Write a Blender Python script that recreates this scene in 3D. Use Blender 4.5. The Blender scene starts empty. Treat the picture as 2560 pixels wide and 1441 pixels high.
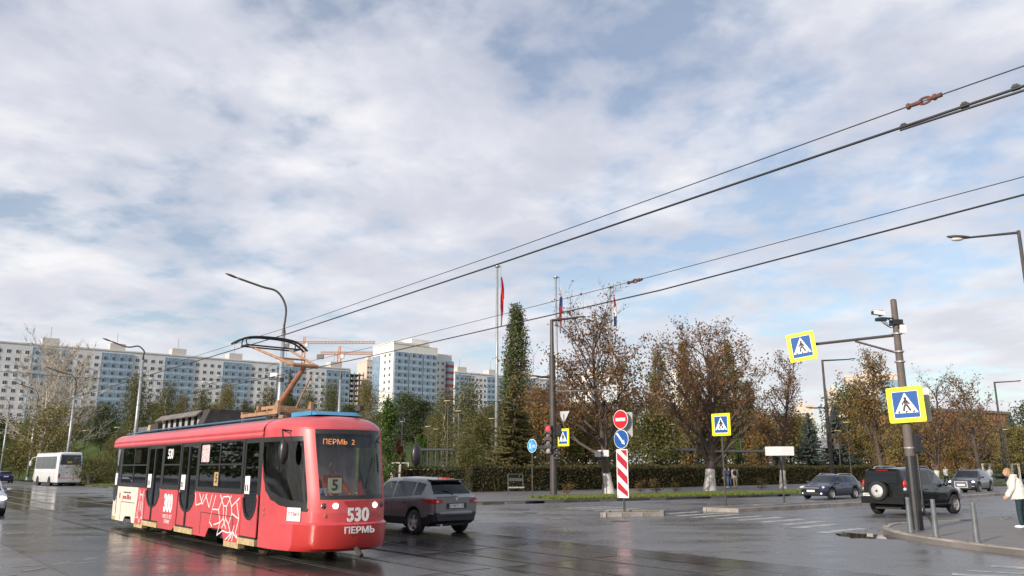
import bpy, math, random
import numpy as np
from mathutils import Vector, Matrix
R = math.radians
SC = bpy.context.scene
COL = SC.collection
# ------------------------------------------------------------------ camera
FPX, HZ, CH = 1990.0, 1169.0, 1.87
TH = math.atan((HZ - 720.5) / FPX)
cam = bpy.data.cameras.new('camera')
cam.sensor_width = 36.0
cam.lens = 36.0 * FPX / 2560.0
cam.clip_end = 4000
camo = bpy.data.objects.new('camera', cam)
camo.location = (0, 0, CH)
camo.rotation_euler = (R(90) + TH, 0, 0)
COL.objects.link(camo)
SC.camera = camo
# ------------------------------------------------------------------ light
SUN_AZ, SUN_EL = math.atan2(-0.74, -0.67), R(20)      # direction towards the sun, behind the camera on the left
W = bpy.data.worlds.new('World'); SC.world = W; W.use_nodes = True
def make_world():
    nt = W.node_tree; nt.nodes.clear(); N = nt.nodes.new; L = nt.links.new
    out = N('ShaderNodeOutputWorld')
    sky = N('ShaderNodeTexSky'); sky.sky_type = 'NISHITA'; sky.sun_disc = False
    sky.sun_elevation = SUN_EL; sky.sun_rotation = math.atan2(math.cos(SUN_AZ), math.sin(SUN_AZ))
    sky.air_density = 1.0; sky.dust_density = 1.2; sky.ozone_density = 1.5
    b1 = N('ShaderNodeBackground'); b1.inputs[1].default_value = 0.15
    L(sky.outputs[0], b1.inputs[0])
    tc = N('ShaderNodeTexCoord'); sep = N('ShaderNodeSeparateXYZ'); L(tc.outputs['Generated'], sep.inputs[0])
    def mth(op, a, b=None, clamp=False):
        m = N('ShaderNodeMath'); m.operation = op; m.use_clamp = clamp
        for i, v in enumerate((a, b)):
            if v is None: continue
            if isinstance(v, (int, float)): m.inputs[i].default_value = v
            else: L(v, m.inputs[i])
        return m.outputs[0]
    def ramp(v, *st):
        r = N('ShaderNodeValToRGB'); L(v, r.inputs[0]); e = r.color_ramp.elements
        while len(e) < len(st): e.new(0.5)
        for k, (p, c) in enumerate(st): e[k].position = p; e[k].color = (*c, 1) if isinstance(c, tuple) else (c, c, c, 1)
        return r.outputs[0]
    zc = mth('ADD', mth('MAXIMUM', sep.outputs[2], 0.0), 0.13)
    cx, cy = mth('DIVIDE', sep.outputs[0], zc), mth('DIVIDE', sep.outputs[1], zc)
    comb = N('ShaderNodeCombineXYZ'); L(cx, comb.inputs[0]); L(cy, comb.inputs[1])
    def noise(scale, det, rough, dist, off, vec=None):
        mp = N('ShaderNodeMapping'); L(vec or comb.outputs[0], mp.inputs[0]); mp.inputs['Location'].default_value = off
        mp.inputs['Rotation'].default_value = (0, 0, R(24)); mp.inputs['Scale'].default_value = (1.1, 1.0, 1)
        n = N('ShaderNodeTexNoise'); L(mp.outputs[0], n.inputs['Vector'])
        n.inputs['Scale'].default_value = scale; n.inputs['Detail'].default_value = det
        n.inputs['Roughness'].default_value = rough; n.inputs['Distortion'].default_value = dist
        return n.outputs[0]
    big = noise(0.85, 3, 0.5, 0.4, (3.1, 1.7, 0))
    mid = noise(2.7, 7, 0.52, 0.15, (7.3, 4.2, 0.5))
    fine = noise(7.5, 4, 0.5, 0.1, (1.3, 8.2, 1.5))
    cov = mth('ADD', mth('ADD', mth('MULTIPLY', big, 0.36), mth('MULTIPLY', mid, 0.46)), mth('MULTIPLY', fine, 0.25))
    mask = ramp(cov, (0.44, 0.30), (0.505, 0.72), (0.575, 0.98))
    # cloud brightness: thin bright rims, thicker grey bellies
    dens = noise(2.1, 8, 0.55, 0.2, (7.42, 4.05, 0.5))
    ccol = ramp(mth('ADD', mth('MULTIPLY', dens, 0.75), mth('MULTIPLY', cov, 0.25)), (0.37, (0.84, 0.83, 0.85)), (0.46, (0.67, 0.68, 0.75)), (0.55, (0.55, 0.57, 0.66)), (0.68, (0.46, 0.49, 0.59)))
    # pale air towards the horizon
    hz = ramp(sep.outputs[2], (0.0, 0.85), (0.16, 0.35), (0.45, 0.05))
    mx = N('ShaderNodeMixRGB'); L(hz, mx.inputs[0]); L(ccol, mx.inputs[1]); mx.inputs[2].default_value = (0.80, 0.79, 0.80, 1)
    b2 = N('ShaderNodeBackground'); L(mx.outputs[0], b2.inputs[0]); b2.inputs[1].default_value = 1.1
    ms = N('ShaderNodeMixShader'); L(mask, ms.inputs[0]); L(b1.outputs[0], ms.inputs[1]); L(b2.outputs[0], ms.inputs[2])
    L(ms.outputs[0], out.inputs[0])
make_world()
sun = bpy.data.lights.new('sun', 'SUN'); sun.energy = 4.7; sun.angle = R(0.8); sun.color = (1.0, 0.90, 0.78)
suno = bpy.data.objects.new('sun', sun); COL.objects.link(suno)
_d = Vector((math.cos(SUN_AZ) * math.cos(SUN_EL), math.sin(SUN_AZ) * math.cos(SUN_EL), math.sin(SUN_EL)))
suno.rotation_euler = _d.to_track_quat('Z', 'Y').to_euler(); suno.location = (-40, -50, 60)
SC.view_settings.view_transform = 'Standard'; SC.view_settings.look = 'None'
SC.view_settings.exposure = 0.08; SC.view_settings.gamma = 1.0; SC.view_settings.use_curve_mapping = False
SC.cycles.max_bounces = 6; SC.cycles.transparent_max_bounces = 12
# ------------------------------------------------------------------ pixel -> place
_s, _c = math.sin(TH), math.cos(TH)
def ray(px, py):
    u = (px - 1280) / FPX; v = (720.5 - py) / FPX
    return Vector((u, _c - v * _s, _s + v * _c))
def G(px, py, z=0.0):               # where a sight line meets the level z
    a = ray(px, py); t = (z - CH) / a.z
    return Vector((a.x * t, a.y * t, z))
def at(px, py, Y):                  # point of a sight line at distance Y
    a = ray(px, py); t = Y / a.y
    return Vector((a.x * t, Y, CH + a.z * t))
TA = Vector((0.772, 0.635)); TB = Vector((-0.635, 0.772))   # across / along the tram street
def nb(n, b): return Vector((TA.x * n + TB.x * b, TA.y * n + TB.y * b))
# ------------------------------------------------------------------ materials
MT = {}
def M(name, col=(0.5, 0.5, 0.5), rough=0.6, metal=0.0, var=0.12, scale=3.0, bump=0.0, bscale=30.0, coat=0.0, emis=None, es=1.0, spec=0.5, col2=None, rvar=0.0, orand=0.0):
    if name in MT: return MT[name]
    m = bpy.data.materials.new(name); m.use_nodes = True; nt = m.node_tree; b = nt.nodes['Principled BSDF']
    N = nt.nodes.new; L = nt.links.new
    b.inputs['Roughness'].default_value = rough; b.inputs['Metallic'].default_value = metal
    b.inputs['Specular IOR Level'].default_value = spec; b.inputs['Coat Weight'].default_value = coat; b.inputs['Coat Roughness'].default_value = 0.05
    tc = N('ShaderNodeTexCoord')
    n = N('ShaderNodeTexNoise'); L(tc.outputs['Object'], n.inputs['Vector']); n.inputs['Scale'].default_value = scale; n.inputs['Detail'].default_value = 6; n.inputs['Roughness'].default_value = 0.62
    r = N('ShaderNodeValToRGB'); L(n.outputs[0], r.inputs[0])
    c2 = col2 or tuple(min(1, c * (1 + var)) for c in col); c1 = col if col2 else tuple(c * (1 - var) for c in col)
    r.color_ramp.elements[0].position = 0.32; r.color_ramp.elements[0].color = (*c1, 1)
    r.color_ramp.elements[1].position = 0.68; r.color_ramp.elements[1].color = (*c2, 1)
    if orand:                                    # every stone its own shade
        oi = N('ShaderNodeObjectInfo'); mq = N('ShaderNodeMapRange'); L(oi.outputs['Random'], mq.inputs[0]); mq.inputs[3].default_value = 1 - orand; mq.inputs[4].default_value = 1 + orand
        hs = N('ShaderNodeHueSaturation'); L(r.outputs[0], hs.inputs['Color']); L(mq.outputs[0], hs.inputs['Value']); L(hs.outputs[0], b.inputs['Base Color'])
    else: L(r.outputs[0], b.inputs['Base Color'])
    if rvar:
        mr = N('ShaderNodeMapRange'); L(n.outputs[0], mr.inputs[0]); mr.inputs[1].default_value = 0.3; mr.inputs[2].default_value = 0.7
        mr.inputs[3].default_value = max(0.02, rough - rvar); mr.inputs[4].default_value = rough + rvar; L(mr.outputs[0], b.inputs['Roughness'])
    if bump:
        n2 = N('ShaderNodeTexNoise'); L(tc.outputs['Object'], n2.inputs['Vector']); n2.inputs['Scale'].default_value = bscale; n2.inputs['Detail'].default_value = 4
        bp = N('ShaderNodeBump'); bp.inputs['Strength'].default_value = bump; bp.inputs['Distance'].default_value = 0.02; L(n2.outputs[0], bp.inputs['Height']); L(bp.outputs[0], b.inputs['Normal'])
    if emis:
        b.inputs['Emission Color'].default_value = (*emis, 1); b.inputs['Emission Strength'].default_value = es
    MT[name] = m; return m
def glass(name, tint=(0.2, 0.22, 0.22), rough=0.02, refl=1.0):
    if name in MT: return MT[name]
    m = bpy.data.materials.new(name); m.use_nodes = True; nt = m.node_tree; nt.nodes.clear(); N = nt.nodes.new; L = nt.links.new
    o = N('ShaderNodeOutputMaterial'); t = N('ShaderNodeBsdfTransparent'); t.inputs[0].default_value = (*tint, 1)
    g = N('ShaderNodeBsdfGlossy'); g.inputs['Roughness'].default_value = rough; g.inputs[0].default_value = (0.9, 0.93, 0.95, 1)
    lw = N('ShaderNodeLayerWeight'); lw.inputs[0].default_value = 0.5; pw = N('ShaderNodeMath'); pw.operation = 'POWER'; L(lw.outputs['Facing'], pw.inputs[0]); pw.inputs[1].default_value = 4.5
    f = N('ShaderNodeMath'); f.operation = 'MULTIPLY_ADD'; L(pw.outputs[0], f.inputs[0]); f.inputs[1].default_value = 0.94; f.inputs[2].default_value = 0.045
    mm = N('ShaderNodeMath'); mm.operation = 'MULTIPLY'; mm.use_clamp = True; L(f.outputs[0], mm.inputs[0]); mm.inputs[1].default_value = refl
    x = N('ShaderNodeMixShader'); L(mm.outputs[0], x.inputs[0]); L(t.outputs[0], x.inputs[1]); L(g.outputs[0], x.inputs[2]); L(x.outputs[0], o.inputs[0])
    MT[name] = m; return m
def leafmat(name, cols, trans=0.35, rough=0.55):
    if name in MT: return MT[name]
    m = bpy.data.materials.new(name); m.use_nodes = True; nt = m.node_tree; nt.nodes.clear(); N = nt.nodes.new; L = nt.links.new
    o = N('ShaderNodeOutputMaterial'); g = N('ShaderNodeNewGeometry'); r = N('ShaderNodeValToRGB'); L(g.outputs['Random Per Island'], r.inputs[0])
    e = r.color_ramp.elements
    while len(e) < len(cols): e.new(0.5)
    for k, c in enumerate(cols): e[k].position = k / max(1, len(cols) - 1); e[k].color = (*[q * 1.18 for q in c], 1)
    d = N('ShaderNodeBsdfPrincipled'); d.inputs['Roughness'].default_value = rough; d.inputs['Specular IOR Level'].default_value = 0.25; L(r.outputs[0], d.inputs['Base Color'])
    t = N('ShaderNodeBsdfTranslucent'); L(r.outputs[0], t.inputs[0])
    x = N('ShaderNodeMixShader'); x.inputs[0].default_value = trans; L(d.outputs[0], x.inputs[1]); L(t.outputs[0], x.inputs[2]); L(x.outputs[0], o.inputs[0])
    MT[name] = m; return m
# ------------------------------------------------------------------ mesh builder
class MB:
    def __init__(s): s.v = []; s.f = []; s.mi = []; s.m = 0
    def add(s, vs, fs):
        o = len(s.v); s.v += [tuple(p) for p in vs]; s.f += [tuple(i + o for i in f) for f in fs]; s.mi += [s.m] * len(fs); return s
    def bx(s, x0, x1, y0, y1, z0, z1, rot=None, piv=None):
        vs = [Vector((x, y, z)) for z in (z0, z1) for y in (y0, y1) for x in (x0, x1)]
        if rot:
            pv = Vector(piv) if piv else Vector(((x0 + x1) / 2, (y0 + y1) / 2, (z0 + z1) / 2)); q = Matrix.Rotation(rot[0], 3, rot[1]); vs = [q @ (p - pv) + pv for p in vs]
        return s.add(vs, [(0, 2, 3, 1), (4, 5, 7, 6), (0, 1, 5, 4), (2, 6, 7, 3), (0, 4, 6, 2), (1, 3, 7, 5)])
    def tube(s, pts, rads, n=8, cap=True):
        pts = [Vector(p) for p in pts]
        if isinstance(rads, (int, float)): rads = [rads] * len(pts)
        rings = []; up = None
        for i, p in enumerate(pts):
            d = (pts[min(i + 1, len(pts) - 1)] - pts[max(i - 1, 0)]).normalized()
            if up is None: up = Vector((0, 0, 1)) if abs(d.z) < 0.9 else Vector((1, 0, 0))
            a = d.cross(up)
            if a.length < 1e-4: a = d.cross(Vector((0.3, 1, 0.2)))
            a.normalize(); b = a.cross(d); up = b
            rings.append([p + (a * math.cos(2 * math.pi * k / n) + b * math.sin(2 * math.pi * k / n)) * rads[i] for k in range(n)])
        vs = [q for r in rings for q in r]; fs = []
        for i in range(len(pts) - 1):
            for k in range(n): fs.append((i * n + k, i * n + (k + 1) % n, (i + 1) * n + (k + 1) % n, (i + 1) * n + k))
        if cap: fs.append(tuple(range(n - 1, -1, -1))); fs.append(tuple((len(pts) - 1) * n + k for k in range(n)))
        return s.add(vs, fs)
    def lathe(s, prof, axis='Z', c=(0, 0, 0), n=20, cap=True):        # prof = [(radius, height)]
        vs = []; c = Vector(c)
        for r, h in prof:
            for k in range(n):
                a = 2 * math.pi * k / n; x, y = r * math.cos(a), r * math.sin(a)
                vs.append(c + Vector({'Z': (x, y, h), 'Y': (x, h, y), 'X': (h, x, y)}[axis]))
        fs = [(i * n + k, i * n + (k + 1) % n, (i + 1) * n + (k + 1) % n, (i + 1) * n + k) for i in range(len(prof) - 1) for k in range(n)]
        if cap: fs += [tuple(range(n)), tuple((len(prof) - 1) * n + k for k in range(n))]
        return s.add(vs, fs)
    def ell(s, c, r, n=12, m=8, rot=None):
        prof = []; vs = []; c = Vector(c)
        for i in range(m + 1):
            t = math.pi * (0.02 + 0.96 * i / m)
            for k in range(n):
                a = 2 * math.pi * k / n; p = Vector((r[0] * math.sin(t) * math.cos(a), r[1] * math.sin(t) * math.sin(a), r[2] * math.cos(t)))
                if rot: p = rot @ p
                vs.append(c + p)
        fs = [(i * n + k, (i + 1) * n + k, (i + 1) * n + (k + 1) % n, i * n + (k + 1) % n) for i in range(m) for k in range(n)]
        fs += [tuple(range(n)), tuple(m * n + k for k in range(n - 1, -1, -1))]
        return s.add(vs, fs)
    def prism(s, poly, z0, z1, fn=None):                    # poly in (a, b), extruded along c; fn maps (a, b, c) to xyz
        fn = fn or (lambda a, b, c: (a, b, c)); n = len(poly)
        vs = [fn(a, b, z0) for a, b in poly] + [fn(a, b, z1) for a, b in poly]
        return s.add(vs, [tuple(range(n - 1, -1, -1)), tuple(range(n, 2 * n))] + [(k, (k + 1) % n, n + (k + 1) % n, n + k) for k in range(n)])
    def grid(s, rows, skip=None, close=False):
        m = len(rows[0]); vs = [p for r in rows for p in r]; fs = []
        for i in range(len(rows) - 1):
            for k in range(m if close else m - 1):
                if skip and skip(i, k): continue
                fs.append((i * m + k, i * m + (k + 1) % m, (i + 1) * m + (k + 1) % m, (i + 1) * m + k))
        return s.add(vs, fs)
    def mesh(s, name, mats, smooth=False):
        me = bpy.data.meshes.new(name); us = sorted({i for f in s.f for i in f}); mp = {i: k for k, i in enumerate(us)}
        me.from_pydata([s.v[i] for i in us], [], [tuple(mp[i] for i in f) for f in s.f])
        for m in (mats if isinstance(mats, (list, tuple)) else [mats]): me.materials.append(m)
        me.polygons.foreach_set('material_index', s.mi)
        if smooth: me.polygons.foreach_set('use_smooth', [True] * len(me.polygons))
        me.update(); return me
    def build(s, name, mats, parent=None, smooth=False): return link(name, s.mesh(name, mats, smooth), parent)
def link(name, me, parent=None, loc=None, rz=None):
    o = bpy.data.objects.new(name, me); COL.objects.link(o)
    if parent: o.parent = parent
    if loc is not None: o.location = loc
    if rz is not None: o.rotation_euler = (0, 0, rz)
    return o
def tag(o, label=None, cat=None, group=None, kind=None):
    if label: o['label'] = label
    if cat: o['category'] = cat
    if group: o['group'] = group
    if kind: o['kind'] = kind
    return o
def thing(name, label, cat, loc=(0, 0, 0), rz=0.0, group=None):
    return tag(link(name, None, None, Vector(loc), rz), label, cat, group)
def dup(o, parent=None):
    c = o.copy(); COL.objects.link(c); c.parent = parent
    for ch in list(o.children): dup(ch, c)
    return c
def qmesh(name, V, mats, smooth=False, mi=None):            # V: (n,4,3) array of quads
    n = len(V); me = bpy.data.meshes.new(name); me.vertices.add(4 * n); me.loops.add(4 * n); me.polygons.add(n)
    me.vertices.foreach_set('co', np.asarray(V, dtype=np.float32).ravel()); me.loops.foreach_set('vertex_index', np.arange(4 * n, dtype=np.int32))
    me.polygons.foreach_set('loop_start', np.arange(0, 4 * n, 4, dtype=np.int32)); me.polygons.foreach_set('loop_total', np.full(n, 4, dtype=np.int32))
    for m in (mats if isinstance(mats, (list, tuple)) else [mats]): me.materials.append(m)
    if mi is not None: me.polygons.foreach_set('material_index', np.asarray(mi, dtype=np.int32))
    me.update(calc_edges=True); return me
def text_mesh(body, size, depth=0.004, bold=0.0):
    cu = bpy.data.curves.new('text', 'FONT'); cu.body = body; cu.size = size; cu.extrude = depth; cu.offset = bold; cu.align_x = 'CENTER'; cu.align_y = 'CENTER'; cu.resolution_u = 3
    o = bpy.data.objects.new('text', cu); COL.objects.link(o); dg = bpy.context.evaluated_depsgraph_get()
    me = bpy.data.meshes.new_from_object(o.evaluated_get(dg)); bpy.data.objects.remove(o); bpy.data.curves.remove(cu); return me
def text(name, body, size, mat, parent, loc, rot, depth=0.004, sx=1.0, bold=0.0):
    me = text_mesh(body, size, depth, bold); me.materials.clear(); me.materials.append(mat)
    o = link(name, me, parent, loc); o.rotation_euler = rot; o.scale = (sx, 1, 1); return o
def sm(a, b, x):
    t = min(1, max(0, (x - a) / (b - a))); return t * t * (3 - 2 * t)
def lerp(pts, x):
    if x <= pts[0][0]: return pts[0][1]
    for (a, u), (b, v) in zip(pts, pts[1:]):
        if x <= b: return u + (v - u) * (x - a) / (b - a)
    return pts[-1][1]
def slerp(pts, x):                   # same, eased
    if x <= pts[0][0]: return pts[0][1]
    for (a, u), (b, v) in zip(pts, pts[1:]):
        if x <= b: return u + (v - u) * sm(0, 1, (x - a) / (b - a))
    return pts[-1][1]
def catmull(P, k=6):
    P = [Vector(p) for p in P]; out = []
    for i in range(len(P) - 1):
        a, b, c, d = P[max(i - 1, 0)], P[i], P[i + 1], P[min(i + 2, len(P) - 1)]
        for j in range(k):
            t = j / k; out.append(0.5 * ((2 * b) + (c - a) * t + (2 * a - 5 * b + 4 * c - d) * t * t + (3 * b - a - 3 * c + d) * t ** 3))
    return out + [P[-1]]
def resample(P, step):
    P = [Vector(p) for p in P]; d = [0]
    for a, b in zip(P, P[1:]): d.append(d[-1] + (b - a).length)
    n = max(1, round(d[-1] / step)); out = []; j = 0
    for k in range(n + 1):
        t = d[-1] * k / n
        while j < len(P) - 2 and d[j + 1] < t: j += 1
        out.append(P[j].lerp(P[j + 1], (t - d[j]) / max(1e-9, d[j + 1] - d[j])))
    return out
def offset(P, k):                    # polyline moved k to its left
    out = []
    for i, p in enumerate(P):
        d = (Vector(P[min(i + 1, len(P) - 1)]) - Vector(P[max(i - 1, 0)])).normalized(); out.append(Vector((p[0] - d.y * k, p[1] + d.x * k)))
    return out
# ================================================================== SETTING
def hgt(x, y):
    n = TA.x * x + TA.y * y; b = TB.x * x + TB.y * y
    if n < 23 or b < 50 + 0.058 * n: return -0.06
    w = sm(0.10, -0.28, x / max(y, 1)) if False else sm(0.0, 1.0, (0.10 - x / max(y, 1)) / 0.38)
    k = sm(24, 42, n)
    h = (8.0 * sm(92, 178, y) + 9.5 * sm(180, 300, y)) * (0.18 + 0.82 * w) * k
    h += 1.2 * sm(300, 900, y)
    return 0.15 + h
def ground_node_mat(name, c1, c2, c3=None, s1=0.15, s2=6.0, rough=0.95, bump=0.6):
    m = bpy.data.materials.new(name); m.use_nodes = True; nt = m.node_tree; N = nt.nodes.new; L = nt.links.new; b = nt.nodes['Principled BSDF']
    tc = N('ShaderNodeTexCoord')
    n1 = N('ShaderNodeTexNoise'); L(tc.outputs['Object'], n1.inputs['Vector']); n1.inputs['Scale'].default_value = s1; n1.inputs['Detail'].default_value = 5
    n2 = N('ShaderNodeTexNoise'); L(tc.outputs['Object'], n2.inputs['Vector']); n2.inputs['Scale'].default_value = s2; n2.inputs['Detail'].default_value = 8; n2.inputs['Roughness'].default_value = 0.7
    mx = N('ShaderNodeMath'); mx.operation = 'ADD'; L(n1.outputs[0], mx.inputs[0]); L(n2.outputs[0], mx.inputs[1])
    r = N('ShaderNodeValToRGB'); mm = N('ShaderNodeMath'); mm.operation = 'MULTIPLY'; mm.inputs[1].default_value = 0.5; L(mx.outputs[0], mm.inputs[0]); L(mm.outputs[0], r.inputs[0])
    e = r.color_ramp.elements; e[0].position = 0.36; e[0].color = (*c1, 1); e[1].position = 0.64; e[1].color = (*c2, 1)
    if c3: x = e.new(0.52); x.color = (*c3, 1)
    L(r.outputs[0], b.inputs['Base Color']); b.inputs['Roughness'].default_value = rough; b.inputs['Specular IOR Level'].default_value = 0.2
    bp = N('ShaderNodeBump'); bp.inputs['Strength'].default_value = bump; bp.inputs['Distance'].default_value = 0.05; L(n2.outputs[0], bp.inputs['Height']); L(bp.outputs[0], b.inputs['Normal'])
    MT[name] = m; return m
GRASS = ground_node_mat('grass_ground', (0.030, 0.045, 0.012), (0.095, 0.125, 0.030), (0.055, 0.085, 0.02))
def terrain():
    xs = sorted(set([-1500, -900, -600, -420, -320] + list(range(-260, 261, 8)) + [300, 360, 440, 600, 900, 1500]))
    ys = sorted(set([-300, -120, -60, -20] + list(range(0, 330, 6)) + [350, 400, 460, 540, 700, 1000, 1600, 2600]))
    mb = MB(); mb.grid([[(x, y, hgt(x, y)) for x in xs] for y in ys])
    tag(mb.build('park_terrain', GRASS, smooth=True), kind='structure')
terrain()
# ---- wet asphalt: patches of standing damp, worn lanes along the street, fine aggregate
def asphalt(name, base, wet=0.5, ax=None, lo=0.16, hi=0.52, band=None):
    m = bpy.data.materials.new(name); m.use_nodes = True; nt = m.node_tree; N = nt.nodes.new; L = nt.links.new; b = nt.nodes['Principled BSDF']
    tc = N('ShaderNodeTexCoord'); mp = N('ShaderNodeMapping'); L(tc.outputs['Object'], mp.inputs[0])
    mp.inputs['Rotation'].default_value = (0, 0, R(50.5)); mp.inputs['Scale'].default_value = (0.35, 1.4, 1)
    def nz(s, d, v, ro=0.6):
        n = N('ShaderNodeTexNoise'); L(v, n.inputs['Vector']); n.inputs['Scale'].default_value = s; n.inputs['Detail'].default_value = d; n.inputs['Roughness'].default_value = ro; return n.outputs[0]
    streak = nz(0.55, 6, mp.outputs[0]); patch = nz(0.22, 5, tc.outputs['Object'], 0.65); agg = nz(55, 3, tc.outputs['Object'], 0.8); mid = nz(3.2, 6, tc.outputs['Object'])
    def mix(a, bb, k):
        x = N('ShaderNodeMath'); x.operation = 'MULTIPLY_ADD'; L(bb, x.inputs[0]); x.inputs[1].default_value = k
        if isinstance(a, float): x.inputs[2].default_value = a
        else: L(a, x.inputs[2])
        return x.outputs[0]
    s = mix(mix(mix(0.0, streak, 0.45), patch, 0.40), mid, 0.15)
    def mr(v, a, c, d, e):
        x = N('ShaderNodeMapRange'); L(v, x.inputs[0])
        for k, q in enumerate((a, c, d, e)): x.inputs[k + 1].default_value = q
        return x.outputs[0]
    rgh = mr(s, 0.5 - wet * 0.22, 0.66 - wet * 0.12, lo, hi); drk = None
    if band:                                     # soaked strip along the tram tracks, ragged at its rims
        dp = N('ShaderNodeVectorMath'); dp.operation = 'DOT_PRODUCT'; L(tc.outputs['Object'], dp.inputs[0]); dp.inputs[1].default_value = (TA.x, TA.y, 0)
        nn = mix(dp.outputs['Value'], patch, 9.0); nn = mix(nn, mid, 3.0)
        up = mr(nn, band[0] + 6, band[1] + 6, 0, 1); dn = mr(nn, band[2] + 6, band[3] + 6, 1, 0)
        mu = N('ShaderNodeMath'); mu.operation = 'MULTIPLY'; L(up, mu.inputs[0]); L(dn, mu.inputs[1]); drk = mu.outputs[0]
        k = N('ShaderNodeMath'); k.operation = 'MULTIPLY_ADD'; L(drk, k.inputs[0]); k.inputs[1].default_value = -0.66; k.inputs[2].default_value = 1.0
        r2 = N('ShaderNodeMath'); r2.operation = 'MULTIPLY'; L(rgh, r2.inputs[0]); L(k.outputs[0], r2.inputs[1]); rgh = r2.outputs[0]
    L(rgh, b.inputs['Roughness'])
    r = N('ShaderNodeValToRGB'); L(mix(mix(0.0, s, 0.72), agg, 0.28), r.inputs[0]); e = r.color_ramp.elements
    e[0].position = 0.36; e[0].color = (*[c * 0.55 for c in base], 1); e[1].position = 0.63; e[1].color = (*[c * 1.55 for c in base], 1)
    col = r.outputs[0]
    if drk is not None:
        hs = N('ShaderNodeMixRGB'); hs.blend_type = 'MULTIPLY'; L(drk, hs.inputs[0]); L(col, hs.inputs[1]); hs.inputs[2].default_value = (0.36, 0.34, 0.33, 1); col = hs.outputs[0]
    L(col, b.inputs['Base Color']); b.inputs['Specular IOR Level'].default_value = 0.5
    bp = N('ShaderNodeBump'); bp.inputs['Strength'].default_value = 0.20; bp.inputs['Distance'].default_value = 0.004; L(agg, bp.inputs['Height'])
    bp2 = N('ShaderNodeBump'); bp2.inputs['Strength'].default_value = 0.16; bp2.inputs['Distance'].default_value = 0.02; L(mid, bp2.inputs['Height']); L(bp.outputs[0], bp2.inputs['Normal'])
    L(bp2.outputs[0], b.inputs['Normal']); MT[name] = m; return m
ASPH = asphalt('wet_asphalt', (0.125, 0.122, 0.124), 0.22, band=(2.0, 4.5, 12.0, 14.5), lo=0.24, hi=0.56)
WALKM = asphalt('pavement_asphalt', (0.115, 0.105, 0.10), 0.15, lo=0.42, hi=0.8)
mb = MB()
mb.add([(*nb(-70, -70), 0), (*nb(19.6, -70), 0), (*nb(19.6, 420), 0), (*nb(-70, 420), 0)], [(0, 1, 2, 3)])
mb.add([(*nb(19.6, -70), 0), (*nb(300, -55), 0), (*nb(300, 66), 0), (*nb(19.6, 48), 0)], [(0, 1, 2, 3)])
road = tag(mb.build('road', ASPH), kind='structure')
def sheet(name, poly, z, mat, parent=None, kind=None):
    me = bpy.data.meshes.new(name); me.from_pydata([(p[0], p[1], z) for p in poly], [], [tuple(range(len(poly)))]); me.materials.append(mat); me.update()
    o = link(name, me, parent)
    if kind: tag(o, kind=kind)
    return o
def slab(name, poly, z0, z1, mat, kind='structure'):
    return tag(MB().prism([(p[0], p[1]) for p in poly], z0, z1).build(name, mat), kind=kind)
STONE = M('kerb_stone', (0.27, 0.245, 0.215), 0.75, var=0.25, scale=4, bump=0.3, bscale=25, orand=0.22)
STONE2 = M('dark_kerb_stone', (0.055, 0.05, 0.048), 0.6, var=0.3, scale=4, bump=0.3)
_km = {}
def kerb(parent, line, step, h=0.14, w=0.16, mat=None, rnd=None, keep=None):
    P = resample([Vector((p[0], p[1])) for p in line], step); mat = mat or STONE; rnd = rnd or random.Random(5)
    for a, b in zip(P, P[1:]):
        m = (a + b) / 2; d = b - a; nrm = Vector((-d.y, d.x)).normalized()
        if keep and not keep(m): continue
        key = (round(d.length, 1), h, w, mat.name)
        if key not in _km:
            l = d.length / 2 - 0.011; c = 0.018; k = MB(); pr = [(-w / 2, -0.05), (w / 2, -0.05), (w / 2, h), (-w / 2 + c, h), (-w / 2, h - c)]
            k.prism(pr, -l, l, lambda y, z, x: (x, y, z)); _km[key] = k.mesh('kerb_stone', mat)
        q = m + nrm * (w / 2)
        link('kerb_stone', _km[key], parent, Vector((q.x, q.y, rnd.uniform(-0.006, 0.006))), math.atan2(d.y, d.x))
# ---- block across the junction: kerb line from far up the street, round the corner, along the avenue
K = [nb(19.3, 230), nb(19.2, 150), Vector((-74.8, 126.6)), Vector((-36.35, 74.2)), nb(19.2, 50), nb(19.7, 43), nb(21.2, 38), Vector((-4.2, 41.6)), Vector((-0.8, 42.6)), Vector((2.15, 44.3)), Vector((19.4, 55.4)), Vector((60, 93)), Vector((150, 176))]
KS = [Vector(p) for p in K[:4]] + catmull([Vector((p.x, p.y, 0)) for p in K[3:11]], 5)[1:] + [K[11], K[12]]
KS = [Vector((p[0], p[1])) for p in KS]
far_walk = slab('pavement', KS + [nb(210, 120), nb(120, 72), nb(45, 66), nb(33, 66), nb(33, 230)], -0.05, 0.12, WALKM)
kerb(far_walk, KS, 1.25, h=0.155, mat=STONE2, keep=lambda m: m.y < 100 and m.x > -42)
av = [p for p in KS if p.x > 3.0]
av = [Vector((3.2, 45.0))] + av
verge = sheet('grass_verge', offset(av, 0.35) + offset(av, 4.3)[::-1], 0.128, GRASS, kind='structure')
verge2 = sheet('street_lawn', [nb(19.7, 54), nb(32.9, 56), nb(32.9, 229), nb(19.8, 229)], 0.128, GRASS, kind='structure')
lawn = sheet('park_lawn', [nb(34, 50), nb(45, 49.5), nb(119, 62), nb(119, 71), nb(45, 65.5), nb(33.2, 65.5)], 0.128, GRASS, kind='structure')
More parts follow.
